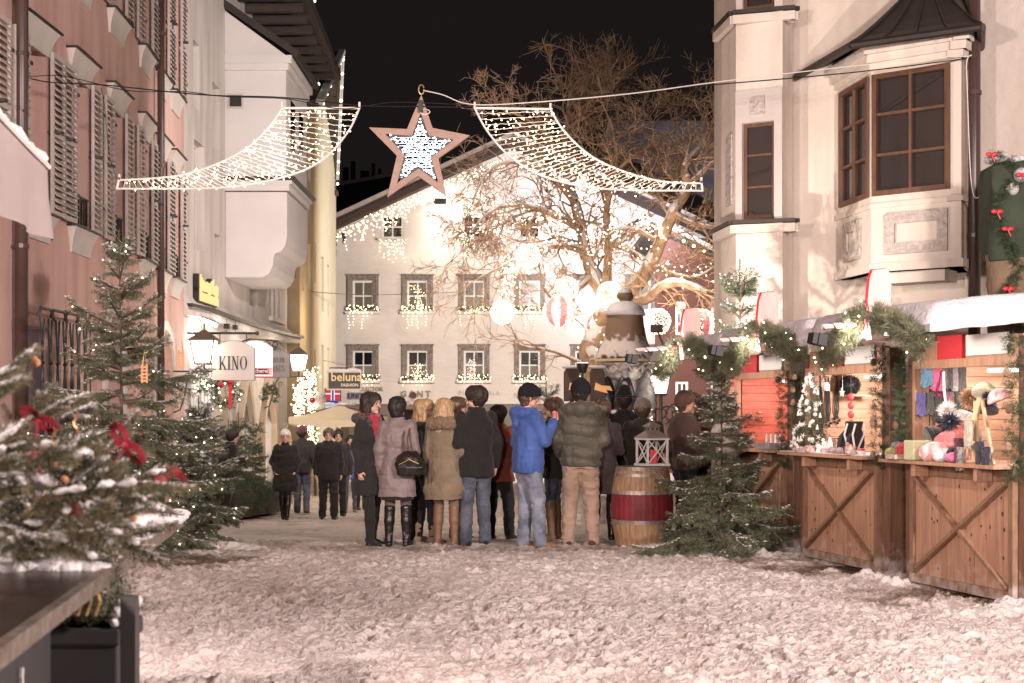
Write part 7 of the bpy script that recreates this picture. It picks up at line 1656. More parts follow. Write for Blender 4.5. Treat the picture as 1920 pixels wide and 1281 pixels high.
# ------------------------------------------------------------------ bell on its pavilion and the fountain figures
bY = 24.5; bb = gpos(1172, bY); t = thing('giant_bell', 'giant brown snow-dusted bell decoration above the fountain column', 'bell', P(1172, 676, bY)); c = P(1172, 676, bY)
sc = bY / F; prof = [(54, 0), (55, 6), (52, 14), (46, 26), (41, 38), (37.5, 55), (35, 72), (33, 88), (30, 97), (24, 104), (17, 109), (10, 111)]; prof = [(a * sc, b * sc) for a, b in prof]
M_bell = bpy.data.materials.new('snow_dusted_bell'); M_bell.use_nodes = True; nt = M_bell.node_tree; N = nt.nodes; Lk = nt.links; bs_ = N['Principled BSDF']; bs_.inputs['Roughness'].default_value = .6
tc = N.new('ShaderNodeTexCoord'); sx = N.new('ShaderNodeSeparateXYZ'); Lk.new(tc.outputs['Object'], sx.inputs[0]); nz = N.new('ShaderNodeTexNoise'); nz.inputs['Scale'].default_value = 9; nz.inputs['Detail'].default_value = 8; Lk.new(tc.outputs['Object'], nz.inputs['Vector'])
m1 = N.new('ShaderNodeMath'); m1.operation = 'MULTIPLY_ADD'; m1.inputs[1].default_value = .55; Lk.new(nz.outputs[0], m1.inputs[0]); Lk.new(sx.outputs['Z'], m1.inputs[2]); cr = N.new('ShaderNodeValToRGB'); e = cr.color_ramp.elements
e[0].position = .30; e[0].color = (.085, .05, .03, 1); e[1].position = .36; e[1].color = (.62, .56, .52, 1); 
for p_, c_ in ((.60, (.55, .49, .45)), (.68, (.17, .105, .062)), (.95, (.19, .12, .07))): x = e.new(p_); x.color = (*c_, 1)
Lk.new(m1.outputs[0], cr.inputs[0]); Lk.new(cr.outputs[0], bs_.inputs['Base Color'])
MB().lathe(c, prof, 40).build('bell_body', M_bell, t, smooth=True)
MB().lathe(c, [(10 * sc, 110 * sc), (11 * sc, 113 * sc), (15 * sc, 117 * sc), (16 * sc, 123 * sc), (12 * sc, 128 * sc), (5 * sc, 131 * sc)], 24).build('crown', mat('bell_brown', (.17, .11, .065), .6, var=.2), t, smooth=True)
MB().lathe(c, [(38 * sc, 84 * sc), (36 * sc, 94 * sc), (31 * sc, 102 * sc), (22 * sc, 108 * sc), (12 * sc, 111 * sc)], 30).build('snow', M_snow, t, smooth=True); MB().lathe(c, [(14 * sc, 124 * sc), (13 * sc, 130 * sc), (6 * sc, 135 * sc), (1 * sc, 136 * sc)], 18).build('snow', M_snow, t, smooth=True)
MB().lathe(c, [(50 * sc, -3 * sc), (56 * sc, -3 * sc), (56 * sc, 2 * sc), (50 * sc, 2 * sc)], 40).build('rim', mat('bell_rim', (.62, .45, .28), .5, var=.1), t)
t = thing('fountain_column', 'whitish ornate fountain column with dark seated figures under the bell', 'fountain', bb); M_mar = mat('veined_white_marble', (.66, .62, .58), .5, col2=(.30, .26, .24), scale=7, bump=.01, bscale=12, contrast=(.3, .6)); M_brz = mat('dark_bronze', (.07, .065, .07), .35, metal=.6, var=.4, scale=6); M_sil = mat('wet_grey_stone', (.35, .33, .34), .35, var=.5, scale=12)
zt = c.z - bb.z; q = MB(); q.lathe(bb, [(.75, 0), (.75, .5), (.62, .52), (.5, .6), (.46, .75), (.42, zt - 1.0), (.50, zt - .92), (.50, zt - .86), (.36, zt - .84), (.30, zt - .6), (.26, zt - .35), (.36, zt - .3), (.36, zt - .2), (.30, zt - .16), (.44, zt - .05)], 12); q.build('column', M_mar, t)
q = MB(); rr = random.Random(6)
for k in range(11): a = k / 11 * 6.283; q.ball(bb + Vector((.34 * math.cos(a), .34 * math.sin(a), zt - .16)), .085, 8, 6, (1, 1, .8)); q.tube([bb + Vector((.34 * math.cos(a), .34 * math.sin(a), zt - .2)), bb + Vector((.46 * math.cos(a + .2), .46 * math.sin(a + .2), zt - .09)), bb + Vector((.36 * math.cos(a + .4), .36 * math.sin(a + .4), zt - .2))], .03, 6)
q.build('scroll_capital', M_mar, t, smooth=True)
for k, a in enumerate((-95, -35, -150, 90)):
    a = R(a); o = bb + Vector((.40 * math.cos(a), .40 * math.sin(a), zt - .84)); q = MB(); q.lathe(o, [(.17, 0), (.20, .08), (.18, .24), (.13, .42), (.09, .52), (.05, .56)], 14, sx=1, sy=.85); q.ball(o + Vector((.07 * math.cos(a), .07 * math.sin(a), .12)), .13, 10, 7, (1, 1, .6)); q.build('figure', M_brz if k != 1 else M_sil, t, smooth=True)
    q = MB(); q.ball(o + Vector((.05 * math.cos(a), .05 * math.sin(a), .60)), .075, 12, 8, (.9, .9, 1.15)); q.ball(o + Vector((.13 * math.cos(a), .13 * math.sin(a), .42)), .05, 8, 6); q.build('figure_head', M_sil, t, smooth=True)
lamp('SPOT', tuple(bb + Vector((.4, -1.6, .9))), tuple(bb + Vector((0, 0, zt - .5))), 70, (1, .9, .8), .1, 70, .8, name='fountain_light')
# dark display boards with arrow-shaped light panels beside the fountain
for lab, px, w in (('dark rounded notice board with a small star arrow left of the fountain', 1072, 30), ('dark rounded notice board hung with a garland right beside the fountain', 1120, 28)):
    Y = 23.4; g0 = gpos(px, Y); s_ = Y / F; t = thing('notice_board', lab, 'notice board', g0, 'snow-capped notice boards'); zt2 = P(px, 690, Y).z; wv = w * s_ / 2
    pr = [(-wv, -.55), (wv, -.55), (wv, -.08), (wv * .7, 0), (-wv * .7, 0), (-wv, -.08)]; MB().prism(pr, (g0.x, Y, zt2), (1, 0, 0), (0, 0, 1), (0, .06, 0)).build('board', mat('chalkboard_brown', (.10, .065, .05), .8, var=.2), t)
    MB().box((g0.x, Y + .03, (g0.z + zt2 - .5) / 2), (.07, .07, zt2 - .5 - g0.z)).build('post', M_dwood, t); q = MB()
    for k in range(7): q.ball((g0.x - wv * .8 + k * wv * .27, Y + .02, zt2 + .015), .055, 8, 5, (1, 1, .55))
    q.build('snow', M_snow, t, smooth=True); MB().prism([(0, 0), (.22, -.06), (.2, .0), (.3, -.02), (.26, .06), (.12, .07), (.02, .12)], (g0.x - .05, Y - .02, zt2 - .36), (1, 0, 0), (0, 0, 1), (0, .015, 0)).build('arrow', mat('ochre_arrow', (.72, .36, .16), .6, var=.1, emit=(1, .5, .2), estr=.25), t)
t = thing('stage_lamp', 'small black stage lamp with a lit face between the notice boards', 'lamp', P(1092, 712, 22.8)); q = MB(); q.lathe(P(1092, 700, 22.8), [(.06, 0), (.09, .1), (.1, .16)], 10); q.tube([P(1092, 800, 22.8), P(1092, 700, 22.8)], .02, 6); q.build('head', M_black, t); MB().lathe(P(1092, 700, 22.8) + Vector((0, 0, .162)), [(.09, 0), (.09, .01)], 10).build('lens', M_litw, t)
# ------------------------------------------------------------------ lettering
def stroke_text(s, h, w=.62):
    """thick-and-thin roman capitals built from bars: returns polygons in (x, y)"""
    T, t_, out, x = .15, .05, [], 0.0
    def bar(a, b, c, d): out.append([(x + a, b), (x + c, b), (x + c, d), (x + a, d)])
    def dia(x0, y0, x1, y1, wd): out.append([(x + x0 - wd / 2, y0), (x + x0 + wd / 2, y0), (x + x1 + wd / 2, y1), (x + x1 - wd / 2, y1)])
    def serif(c, y, wd=.17): out.append([(x + c - wd, y), (x + c + wd, y), (x + c + wd, y + .035), (x + c - wd, y + .035)])
    def arc(cx, cy, rx, ry, a0, a1, wt):
        n = 14
        for k in range(n):
            u, v = R(a0 + (a1 - a0) * k / n), R(a0 + (a1 - a0) * (k + 1) / n)
            def ro(a): th = t_ + (wt - t_) * abs(math.cos(a)) ** 1.5; return th
            out.append([(x + cx + rx * math.cos(u), cy + ry * math.sin(u)), (x + cx + rx * math.cos(v), cy + ry * math.sin(v)), (x + cx + (rx - ro(v)) * math.cos(v), cy + (ry - ro(v) * .6) * math.sin(v)), (x + cx + (rx - ro(u)) * math.cos(u), cy + (ry - ro(u) * .6) * math.sin(u))])
    for ch in s:
        if ch == 'I': bar(.1, 0, .1 + T, 1); serif(.175, 0); serif(.175, .965); wch = .35
        elif ch == 'K': bar(.1, 0, .1 + T, 1); serif(.175, 0); serif(.175, .965); dia(.27, .36, .62, .97, .05); dia(.68, .03, .36, .55, T); serif(.68, 0); serif(.62, .965, .12); wch = .82
        elif ch == 'N': bar(.13, 0, .13 + t_, 1); bar(.62, 0, .62 + t_, 1); dia(.62, 0, .17, 1, T); serif(.155, 0, .13); serif(.645, .965, .13); serif(.12, .965, .1); wch = .80
        elif ch == 'O': arc(.38, .5, .36, .51, 0, 360, T); wch = .78
        elif ch == 'H': bar(.1, 0, .1 + T, 1); bar(.5, 0, .5 + T, 1); bar(.25, .48, .5, .53); [serif(a, b, .14) for a in (.175, .575) for b in (0, .965)]; wch = .76
        elif ch == 'E': bar(.1, 0, .1 + T, 1); bar(.1, 0, .58, .04); bar(.1, .96, .56, 1); bar(.2, .48, .45, .52); bar(.54, .0, .58, .2); bar(.52, .8, .56, 1); bar(.42, .4, .45, .6); wch = .66
        elif ch == 'L': bar(.1, 0, .1 + T, 1); bar(.1, 0, .56, .04); bar(.52, 0, .56, .22); serif(.175, .965); wch = .62
        elif ch == 'R': bar(.1, 0, .1 + T, 1); serif(.175, 0); arc(.3, .74, .3, .26, -90, 90, T); bar(.1, .96, .32, 1); bar(.2, .46, .32, .5); dia(.62, .0, .36, .48, T); wch = .74
        elif ch == 'A': dia(.1, 0, .36, 1, .05); dia(.6, 0, .36, 1, T); bar(.18, .3, .5, .34); serif(.1, 0, .1); serif(.6, 0, .13); wch = .72
        elif ch == 'U': bar(.1, .25, .1 + T, 1); bar(.56, .25, .56 + t_, 1); serif(.175, .965, .14); serif(.585, .965, .11); arc(.355, .28, .255, .29, 180, 360, .1); wch = .74
        elif ch == 'S': arc(.3, .735, .22, .265, 20, 250, .11); arc(.32, .27, .24, .28, -160, 90, .11); wch = .6
        else: wch = .4
        x += wch + .06
    return [[(px_ * h * w, py_ * h) for px_, py_ in p] for p in out], x * h * w
def put(mb, polys, A, U_, V_, T): 
    for p in polys: mb.prism(p, A, U_, V_, T)
def font_mesh(txt, size, A, U_, N_, name, m, parent, align='LEFT', bold=.0, ext=.01):
    cu = bpy.data.curves.new(name, 'FONT'); cu.body = txt; cu.size = size; cu.extrude = ext; cu.offset = bold; cu.align_x = align; cu.resolution_u = 2
    o = bpy.data.objects.new(name, cu); COL.objects.link(o); dg = bpy.context.evaluated_depsgraph_get(); me = bpy.data.meshes.new_from_object(o.evaluated_get(dg)); bpy.data.objects.remove(o)
    U_, N_ = Vector(U_).normalized(), Vector(N_).normalized(); V_ = N_.cross(U_); M = Matrix((U_, V_, N_)).transposed().to_4x4(); M.translation = Vector(A) - wloc(parent); me.transform(M); me.materials.clear()
    return link(name, me, m, parent)
def arched(w, h, top, n=16):   # outline of a sign with a segmental top
    pts = [(-w / 2, 0), (w / 2, 0)]
    for k in range(n + 1): u = 1 - 2 * k / n; pts.append((w / 2 * u, h - top * u * u))
    return pts
M_ink = mat('sign_ink', (.03, .022, .02), .6, var=0); X1 = Vector((1, 0, 0)); Z1 = Vector((0, 0, 1)); B1 = Vector((0, 1, 0))
def hsign(name, lab, px0, px1, py0, py1, Y, top, m, edge, ang=0):
    a, b = P(px0, py1, Y), P(px1, py1, Y); w = (b - a).length; h = (py1 - py0) / F * Y; c = (a + b) / 2; t = thing(name, lab, 'sign', c + Vector((0, 0, h)), 'shop signs hung over the lane')
    MB().prism(arched(w, h, top), c, X1, Z1, B1 * .05).build('panel', m, t); MB().prism([(x * 1.025, z * 1.02 - .006) for x, z in arched(w, h, top)], c + B1 * .01, X1, Z1, B1 * .03).build('edge', edge, t); return t, c, w, h
t, c, w, h = hsign('hanging_sign', 'white arched hanging sign reading KINO', 398, 477, 639, 713, 25.0, .14, mat('white_sign', (.62, .585, .56), .4, var=0), M_iron)
pl, tw = stroke_text('KINO', .235, .74); q = MB(); put(q, pl, c + Vector((-tw / 2 + .0, -.006, .185)), X1, Z1, B1 * .004); q.build('lettering', M_ink, t)
q = MB(); a = P(396, 625, 25.0); b_ = P(482, 625, 25.0); q.tube([P(352, 625, 25.2), b_], .02, 8); q.ball(b_, .04, 10, 7); q.tube([P(462, 625, 25), P(462, 642, 25)], .008, 5); q.tube([P(412, 625, 25), P(412, 646, 25)], .008, 5); q.build('bracket', M_iron, t)
q = MB(); q.box(P(425, 612, 25.0), (.09, .1, .09)); q.box(P(441, 614, 25.0), (.08, .1, .08)); q.tube([P(425, 598, 25), P(425, 624, 25)], .006, 4); q.tube([P(441, 600, 25), P(441, 624, 25)], .006, 4); q.build('sign_spotlight', M_black, t)
t, c, w, h = hsign('lit_shop_sign', 'glowing white arched shop sign with pink edge behind the cinema sign', 446, 510, 640, 705, 27.6, .13, emis('lit_sign_face', (1.0, .95, .92), 3.2), mat('pink_sign_edge', (.8, .25, .25), .5, var=0, emit=(1, .35, .35), estr=.7))
q = MB(); q.box(c + Vector((0, -.012, .085)), (w * 1.0, .02, .16)); q.build('pink_band', MATS['pink_sign_edge'], t); q = MB(); q.box(c + Vector((-.02, -.026, .088)), (w * .88, .012, .105)); q.build('label_panel', mat('dark_red_label', (.07, .02, .018), .6, var=0), t)
font_mesh('kutscherei', .105, c + Vector((w * .40, -.036, .063)), X1, (0, -1, 0), 'lettering', emis('label_letters', (1, .8, .76), .9), t, 'RIGHT', .003, .002)
t, c, w, h = hsign('hanging_sign', 'grey arched hanging sign with the words HELER and HAUS behind the glowing sign', 462, 543, 650, 708, 30.0, .16, mat('grey_sign', (.17, .145, .14), .5, var=0), M_iron)
for s_, hh_, zz in (('HELER', .098, .32), ('HAUS', .13, .125)):
    pl, tw = stroke_text(s_, hh_, .72); q = MB(); put(q, pl, c + Vector((w / 2 - .10 - tw, -.006, zz)), X1, Z1, B1 * .004); q.build('lettering', M_ink, t)
q = MB(); p0 = P(500, 636, 30); q.tube([P(455, 640, 30.2), P(470, 636, 30), P(522, 640, 30), P(530, 650, 30)], .016, 6); q.tube([P(500 + 6 * math.cos(a), 646 + 6 * math.sin(a), 30) for a in range(8)], .012, 5); q.tube([P(516 + 5 * math.cos(a), 646 + 5 * math.sin(a), 30) for a in range(8)], .012, 5); q.box(P(512, 652, 29.9), (.14, .1, .06), M=Matrix.Rotation(.6, 3, 'Y')); q.build('bracket', M_black, t)
t = thing('fashion_sign', 'dark rectangular hanging sign reading beluna FASHION with a pale border', 'sign', P(646, 714, 34.0), 'shop signs hung over the lane'); c = P(646, 714, 34.0); w, h = 62 / F * 34, 33 / F * 34
q = MB(); q.box(c, (w, .06, h)); q.build('panel', mat('dark_taupe_sign', (.055, .042, .036), .5, var=0), t); q = MB()
for a, d in ((Vector((0, 0, h / 2)), (w + .06, .09, .035)), (Vector((0, 0, -h / 2)), (w + .06, .09, .035)), (Vector((w / 2, 0, 0)), (.03, .088, h - .03)), (Vector((-w / 2, 0, 0)), (.03, .088, h - .03))): q.box(c + a, d)
q.build('border', mat('cream_border', (.55, .48, .38), .6, var=0), t); M_gl_ = mat('gold_letters', (.72, .56, .28), .4, var=0)
font_mesh('beluna', .285, c + Vector((-w / 2 + .07, -.045, -.005)), X1, (0, -1, 0), 'lettering', M_gl_, t, 'LEFT', .004, .004); font_mesh('FASHION', .10, c + Vector((w / 2 - .06, -.045, -.14)), X1, (0, -1, 0), 'lettering', mat('cream_letters', (.7, .64, .55), .4, var=0), t, 'RIGHT', .002, .004)
q = MB(); q.tube([P(618, 697, 34.1), P(618, 690, 34.1), P(676, 690, 34.1), P(676, 697, 34.1)], .014, 5); q.tube([P(606, 676, 36), P(676, 690, 34.1)], .008, 4); q.build('bracket', M_iron, t); q = MB(); q.beam(P(616, 695, 34), P(677, 695, 34), .1, .05); q.ball(P(662, 694, 34), .1, 8, 5, (1.6, .8, .6)); q.build('snow', M_snow, t)
# facade lettering on the white gabled house
def fac(txt, px0, py1, hpx, m, bold, par, sxx=1.0):
    font_mesh(txt, hpx / F * 62 * 1.38, P(px0, py1, 61.92), (sxx, 0, 0), (0, -1, 0), 'lettering', m, par, 'LEFT', bold, .02)
WH = bpy.data.objects['white_gabled_house']
M_sil2 = mat('bronze_letters', (.24, .18, .14), .5, var=0); cu_ = None
o_ = font_mesh('G A N T', .36, P(751, 744, 61.92), X1, (0, -1, 0), 'lettering', M_sil2, WH, 'LEFT', .012, .02)
font_mesh('P I A N T A N I A', .24, P(860, 740, 61.92), X1, (0, -1, 0), 'lettering', mat('pale_letters', (.45, .40, .35), .5, var=0), WH, 'LEFT', .008, .02); font_mesh('RENATE', .25, P(963, 744, 61.92), X1, (0, -1, 0), 'lettering', MATS['pale_letters'], WH, 'LEFT', .006, .02); font_mesh('SLECTOR', .24, P(675, 733, 61.92), X1, (0, -1, 0), 'lettering', M_sil2, WH, 'LEFT', .004, .02)
q = MB(); q.box(P(681, 742, 61.9), (56 / F * 62, .06, .27)); o_ = q.build('shop_plate', mat('brushed_plate', (.38, .34, .36), .3, metal=.5, var=.2), WH); font_mesh('UNITED', .27, P(653, 746, 61.83), X1, (0, -1, 0), 'plate_lettering', mat('blue_letters', (.05, .04, .16), .4, var=0), o_, 'LEFT', .006, .01)
# glowing blackletter shop lettering on the pale house
g0 = WP.at(WP.sp(362), 4.55, .1); t = thing('neon_lettering', 'glowing yellow old-style shop lettering on dark backing on the pale house wall', 'sign', g0); q = MB(); bk = MB(); rr = random.Random(2); s0, s1 = WP.sp(361), WP.sp(397); zA, zB = zat(WP, 362, 518), zat(WP, 362, 563)
def bar_(mb, a, b, z0, z1, d0=.13, d1=.16): WP.box(mb, a, b, z0, z1, d0, d1)
for row, (z0, z1, n, xs) in enumerate((((zA + zB) / 2 - .03, zA, 6, s0), (zB, (zA + zB) / 2 - .02, 8, s0))):
    wv = (s1 - s0) / n
    for k in range(n):
        a = xs + k * wv; hz = z1 - z0; asc = (1.15 if k in (0, 4, 7) else .78); bar_(q, a + wv * .12, a + wv * .30, z0, z0 + hz * asc); bar_(q, a + wv * .58, a + wv * .72, z0, z0 + hz * (.70 if k % 3 else .95)); WP.poly(q, [(a + wv * .1, z0 + .01), (a + wv * .5, z0 - hz * .06), (a + wv * .9, z0 + hz * .06), (a + wv * .5, z0 + hz * .05)], .13, .158)
        bar_(bk, a, a + wv * .98, z0 - .03, z0 + hz * (asc + .04), .02, .115)
q.build('letters', emis('yellow_neon', (1.0, .70, .30), 1.3), t); bk.build('backing', M_black, t)
# ------------------------------------------------------------------ street lanterns
def lantern(lab, px, py0, py1, Y, wallx, col, side=1, pw=25):
    c = P(px, py1, Y); H = (py1 - py0) / F * Y; w = H * .33; t = thing('street_lantern', lab, 'street lamp', c, 'wall lanterns along the lane'); q = MB(); g = MB()
    def fr(mb, a, b, z0, z1): mb.hexa([c + Vector((x, y, z)) for z, r in ((z0, a), (z1, b)) for x, y in ((-r, -r), (r, -r), (r, r), (-r, r))])
    fr(g, w * .62, w * .95, H * .06, H * .66); g.build('glass', emis('lantern_glass', (1, .90, .72), 4.5), t)
    fr(q, w * 1.25, w * .12, H * .67, H * .98); fr(q, w * .7, w * .7, 0, H * .05); q.tube([c + Vector((0, 0, H * .96)), c + Vector((0, 0, H * 1.15))], w * .07, 5)
    for x, y in ((-1, -1), (1, -1), (1, 1), (-1, 1)): q.beam(c + Vector((x * w * .66, y * w * .66, H * .03)), c + Vector((x * w * 1.0, y * w * 1.0, H * .67)), w * .1, w * .1)
    q.build('frame', mat('lantern_copper', (.11, .085, .065), .5, var=.2), t); q = MB(); q.tube([Vector((wallx, Y, c.z - .12)), c + Vector((.18 * side, 0, -.12))], .016, 6); q.tube([c, c + Vector((0, 0, -.16))], .02, 6)
    q.tube([Vector((wallx, Y, c.z - .85)), Vector((wallx + .12, Y, c.z - .80)), Vector((wallx + .2, Y, c.z - .55)), Vector((wallx + .24, Y, c.z - .3)), Vector((wallx + .34, Y, c.z - .14))], .014, 6); q.tube([Vector((wallx + .38 + .07 * math.cos(a * .7) * (1 - a / 14), Y, c.z - .30 + .07 * math.sin(a * .7) * (1 - a / 14))) for a in range(12)], .010, 5); q.build('bracket', M_iron, t)
    lamp('POINT', tuple(c + Vector((.0, -.35, H * .3))), None, pw, (1, .82, .62), .15, name='lantern_light')
lantern('large lit street lantern on a wrought iron bracket beside the cinema sign', 383, 617, 684, 25.2, -6.0, None)
lantern('smaller lit street lantern farther along the pale house', 560, 650, 697, 33.0, -5.75, None, 1, 30)
t = thing('street_lantern', 'small glowing lantern between the fountain and the farthest stall', 'street lamp', P(1239, 738, 24)); c = P(1239, 738, 24); q = MB(); q.lathe(c, [(.09, .0), (.15, .3)], 4); q.build('glass', MATS['lantern_glass'], t); q = MB(); q.lathe(c, [(.2, .3), (.02, .45)], 4); q.lathe(c, [(.10, -.04), (.10, -.001)], 4); q.tube([c + Vector((0, 0, -.04)), Vector((c.x, c.y, GZ(24)))], .03, 6); q.build('frame', M_iron, t)
for k, (x, y, z) in enumerate(((-5.55, 29.2, 3.05), (-5.45, 31.8, 2.9), (-5.4, 35.0, 2.8), (-6.1, 27.8, 2.9))): lamp('POINT', (x, y, z), None, 26 if k < 3 else 40, (1, .88, .78), .1, name='canopy_light')
q = MB(); t = thing('canopy_spots', 'row of small white spotlights under the shop canopy', 'spotlight', P(385, 600, 27.8))
for k in range(5): p = P(382 + k * 5.5, 601 + k * 2.2, 27.8 + .25 * k); q.ball(p, .045, 8, 6)
q.parts('bulb', emis('canopy_bulb', (1, .96, .9), 12), t, 48, 56); q = MB(); q.beam(P(380, 596, 27.8), P(408, 606, 29.0), .04, .04); q.build('rail', M_iron, t)
# ------------------------------------------------------------------ wreaths, bows, parasol, lit shrub, flag
def wreath(lab, pts, rad, sd, lights=0, m=None, cat='garland', nm='door_garland'):
    t = thing(nm, lab, cat, pts[0]); sg = garland(pts, rad, 170, sd); V, T = needles(sg, 130, .05, .011); np_mesh('needles', V, T, m or M_gar, t)
    if lights: rr = random.Random(sd); q = MB(); [q.oct(Vector(rr.choice(sg)[1]) + Vector((0, -.03, 0)), .018) for _ in range(lights)]; q.build('bulbs', M_bulb, t)
    return t
y_ = 29.6
wreath('dark fir garland hanging as a pointed arch over the far shop door', [P(492, 752, 31.6), P(498, 735, 31.6), P(508, 722, 31.6), P(516, 735, 31.6), P(520, 752, 31.6)], .12, 3)
wreath('round fir wreath with lights and red baubles hanging below the cinema sign', [P(422 + 22 * math.cos(a * .628), 735 + 26 * math.sin(a * .628), 27.6) for a in range(11)], .14, 4, 26)
wreath('fir garland with lights on the shop door frame behind the large lantern', [P(376, 690, 27.2), P(384, 705, 27.2), P(392, 725, 27.2), P(380, 735, 27.2), P(372, 725, 27.2)], .14, 5, 24)
t = thing('red_ribbon', 'long red ribbon hanging down in front of the round wreath', 'ribbon', P(432, 715, 26.9)); MB().prism([(-.035, 0), (.035, 0), (.03, -.5), (.04, -.55), (-.04, -.52)], P(432, 712, 26.9), X1, Z1, B1 * .01).build('ribbon', M_red, t); MB().ball(P(432, 716, 26.88), .05, 8, 5, (1.4, .5, .8)).build('knot', M_red, t)
t = thing('hanging_bauble', 'red bauble on the round wreath', 'bauble', P(414, 722, 26.9)); MB().ball(P(414, 722, 26.9), .06, 12, 8).build('ball', mat('red_glass', (.5, .03, .04), .15, var=0), t, smooth=True); MB().lathe(P(414, 722, 26.9) + Vector((0, 0, .055)), [(.015, 0), (.015, .025)], 8).build('cap', M_gold, t)
pc = gpos(637, 34.0); t = thing('parasol', 'cream square market parasol sheltering people in the lane', 'parasol', pc); tz = P(637, 757, 34).z; ez = P(637, 781, 34).z; q = MB(); n = 8; Rr_ = 1.06
ap_ = Vector((pc.x, pc.y, tz)); cor = [Vector((pc.x + sx_ * Rr_, pc.y + sy_ * Rr_, ez)) for sx_, sy_ in ((-1, -1), (1, -1), (1, 1), (-1, 1))]
for k in range(4):
    a, b_ = cor[k], cor[(k + 1) % 4]
    for i in range(6):
        for j in range(5):
            def pt(u, v): e = a.lerp(b_, u); r_ = ap_.lerp(e, v); r_.z -= .09 * math.sin(u * math.pi) * v * (.5 + .5 * v) + .07 * math.sin(v * math.pi); return r_
            q.add([pt(i / 6, j / 5), pt((i + 1) / 6, j / 5), pt((i + 1) / 6, (j + 1) / 5), pt(i / 6, (j + 1) / 5)], [(0, 1, 2, 3)])
        u0, u1 = i / 6, (i + 1) / 6; e0, e1 = pt(u0, 1), pt(u1, 1); q.add([e0, e1, e1 - Vector((0, 0, .16)), e0 - Vector((0, 0, .16))], [(0, 1, 2, 3)])
q.build('canopy', mat('cream_canvas', (.62, .52, .38), .85, var=.06), t, smooth=False); q = MB(); q.tube([pc, ap_ + Vector((0, 0, .06))], .03, 8); q.build('pole', mat('pale_pole', (.5, .38, .24), .6, var=.1), t)
q = MB(); [q.tube([ap_ - Vector((0, 0, .05)), c_], .012, 4) for c_ in cor]; q.build('rib', M_stem, t); q = MB(); [q.ball(ap_ + Vector((rr.uniform(-.25, .25), rr.uniform(-.2, .2), -.01)), .12, 8, 5, (1.3, 1, .35)) for _ in range(5)]; q.build('snow', M_snow, t, smooth=True)
lamp('POINT', (pc.x, pc.y, ez - .3), None, 25, (1, .78, .5), .1, name='parasol_light')
def litshrub(lab, px, py0, py1, Y, wpx, n, sd, m=None, gy=None):
    g0 = gpos(px, Y); t = thing('lit_shrub', lab, 'shrub', g0); rr = random.Random(sd); q = MB(); b_ = MB(); z0, z1 = P(px, py1, Y).z, P(px, py0, Y).z; w = wpx / 2 / F * Y; q.tube([g0, Vector((g0.x, Y, z1))], .04, 5)
    for k in range(70):
        z = rr.uniform(z0 + .1, z1); a = rr.uniform(0, 6.28); l = w * rr.uniform(.6, 1.25) * (1 - .3 * abs(z - (z0 + z1) / 2) / (z1 - z0)); p = Vector((g0.x, Y, z)); e = p + Vector((l * math.cos(a), l * math.sin(a) * .7, rr.uniform(0, .5))); q.tube([p, p.lerp(e, .5) + Vector((0, 0, .06)), e], [.014, .009, .004], 4)
        for j in range(n // 70): b_.oct(p.lerp(e, rr.uniform(.3, 1)) + Vector((rr.gauss(0, .04), rr.gauss(0, .04), rr.gauss(0, .05))), rr.uniform(.014, .022))
    q.build('branches', M_stem, t); b_.build('bulbs', m or M_bulb, t); lamp('POINT', (g0.x, Y - .5, (z0 + z1) / 2), None, 22, (1, .72, .5), .3, name='shrub_light')
litshrub('bare shrub thick with warm lights beside the yellow house', 574, 715, 830, 35.6, 52, 560, 2); litshrub('slim greenish lit shrub under the left edge of the parasol', 591, 795, 858, 36.5, 16, 180, 3, emis('green_gold_bulb', (.9, .95, .4), 8))
t = thing('hanging_bauble', 'big pale globe ornament with a red bauble on the lit shrub', 'bauble', P(597, 752, 35.2)); MB().ball(P(599, 750, 35.2), .15, 14, 9, (1.2, 1, 1)).build('globe', M_white, t, smooth=True); MB().ball(P(585, 751, 35.0), .08, 12, 8).build('ball', MATS['red_glass'], t, smooth=True)
t = thing('flag_screen', 'lit screen showing a red, white and blue Nordic flag behind the parasol', 'screen', P(624, 748, 40)); c = P(624, 748, 40); q = MB(); q.box(c, (.46, .08, .58)); q.build('housing', M_black, t)
E = lambda n, col, s: emis(n, col, s)
for nm_, col_, rects in (('flag_red', (.75, .06, .09), ((-.21, -.05, -.05, .12), (-.21, .02, .16, .27), (.06, .21, -.05, .12), (.06, .21, .16, .27))), ('flag_white', (1, .95, .9), ((-.21, .21, .12, .16), (-.05, .06, -.05, .119), (-.05, .06, .161, .27))), ('flag_blue', (.05, .08, .4), ((-.02, .03, -.05, .27), (-.21, .21, -.13, -.055))), ('screen_pale_blue', (.6, .75, 1), ((-.21, .21, -.27, -.14),))):
    q = MB()
    for x0, x1, z0, z1 in rects: q.box(c + Vector(((x0 + x1) / 2, -.045 if nm_ != 'flag_blue' else -.048, (z0 + z1) / 2)), (x1 - x0, .006, z1 - z0))
    q.build(nm_, E(nm_, col_, .9), t)
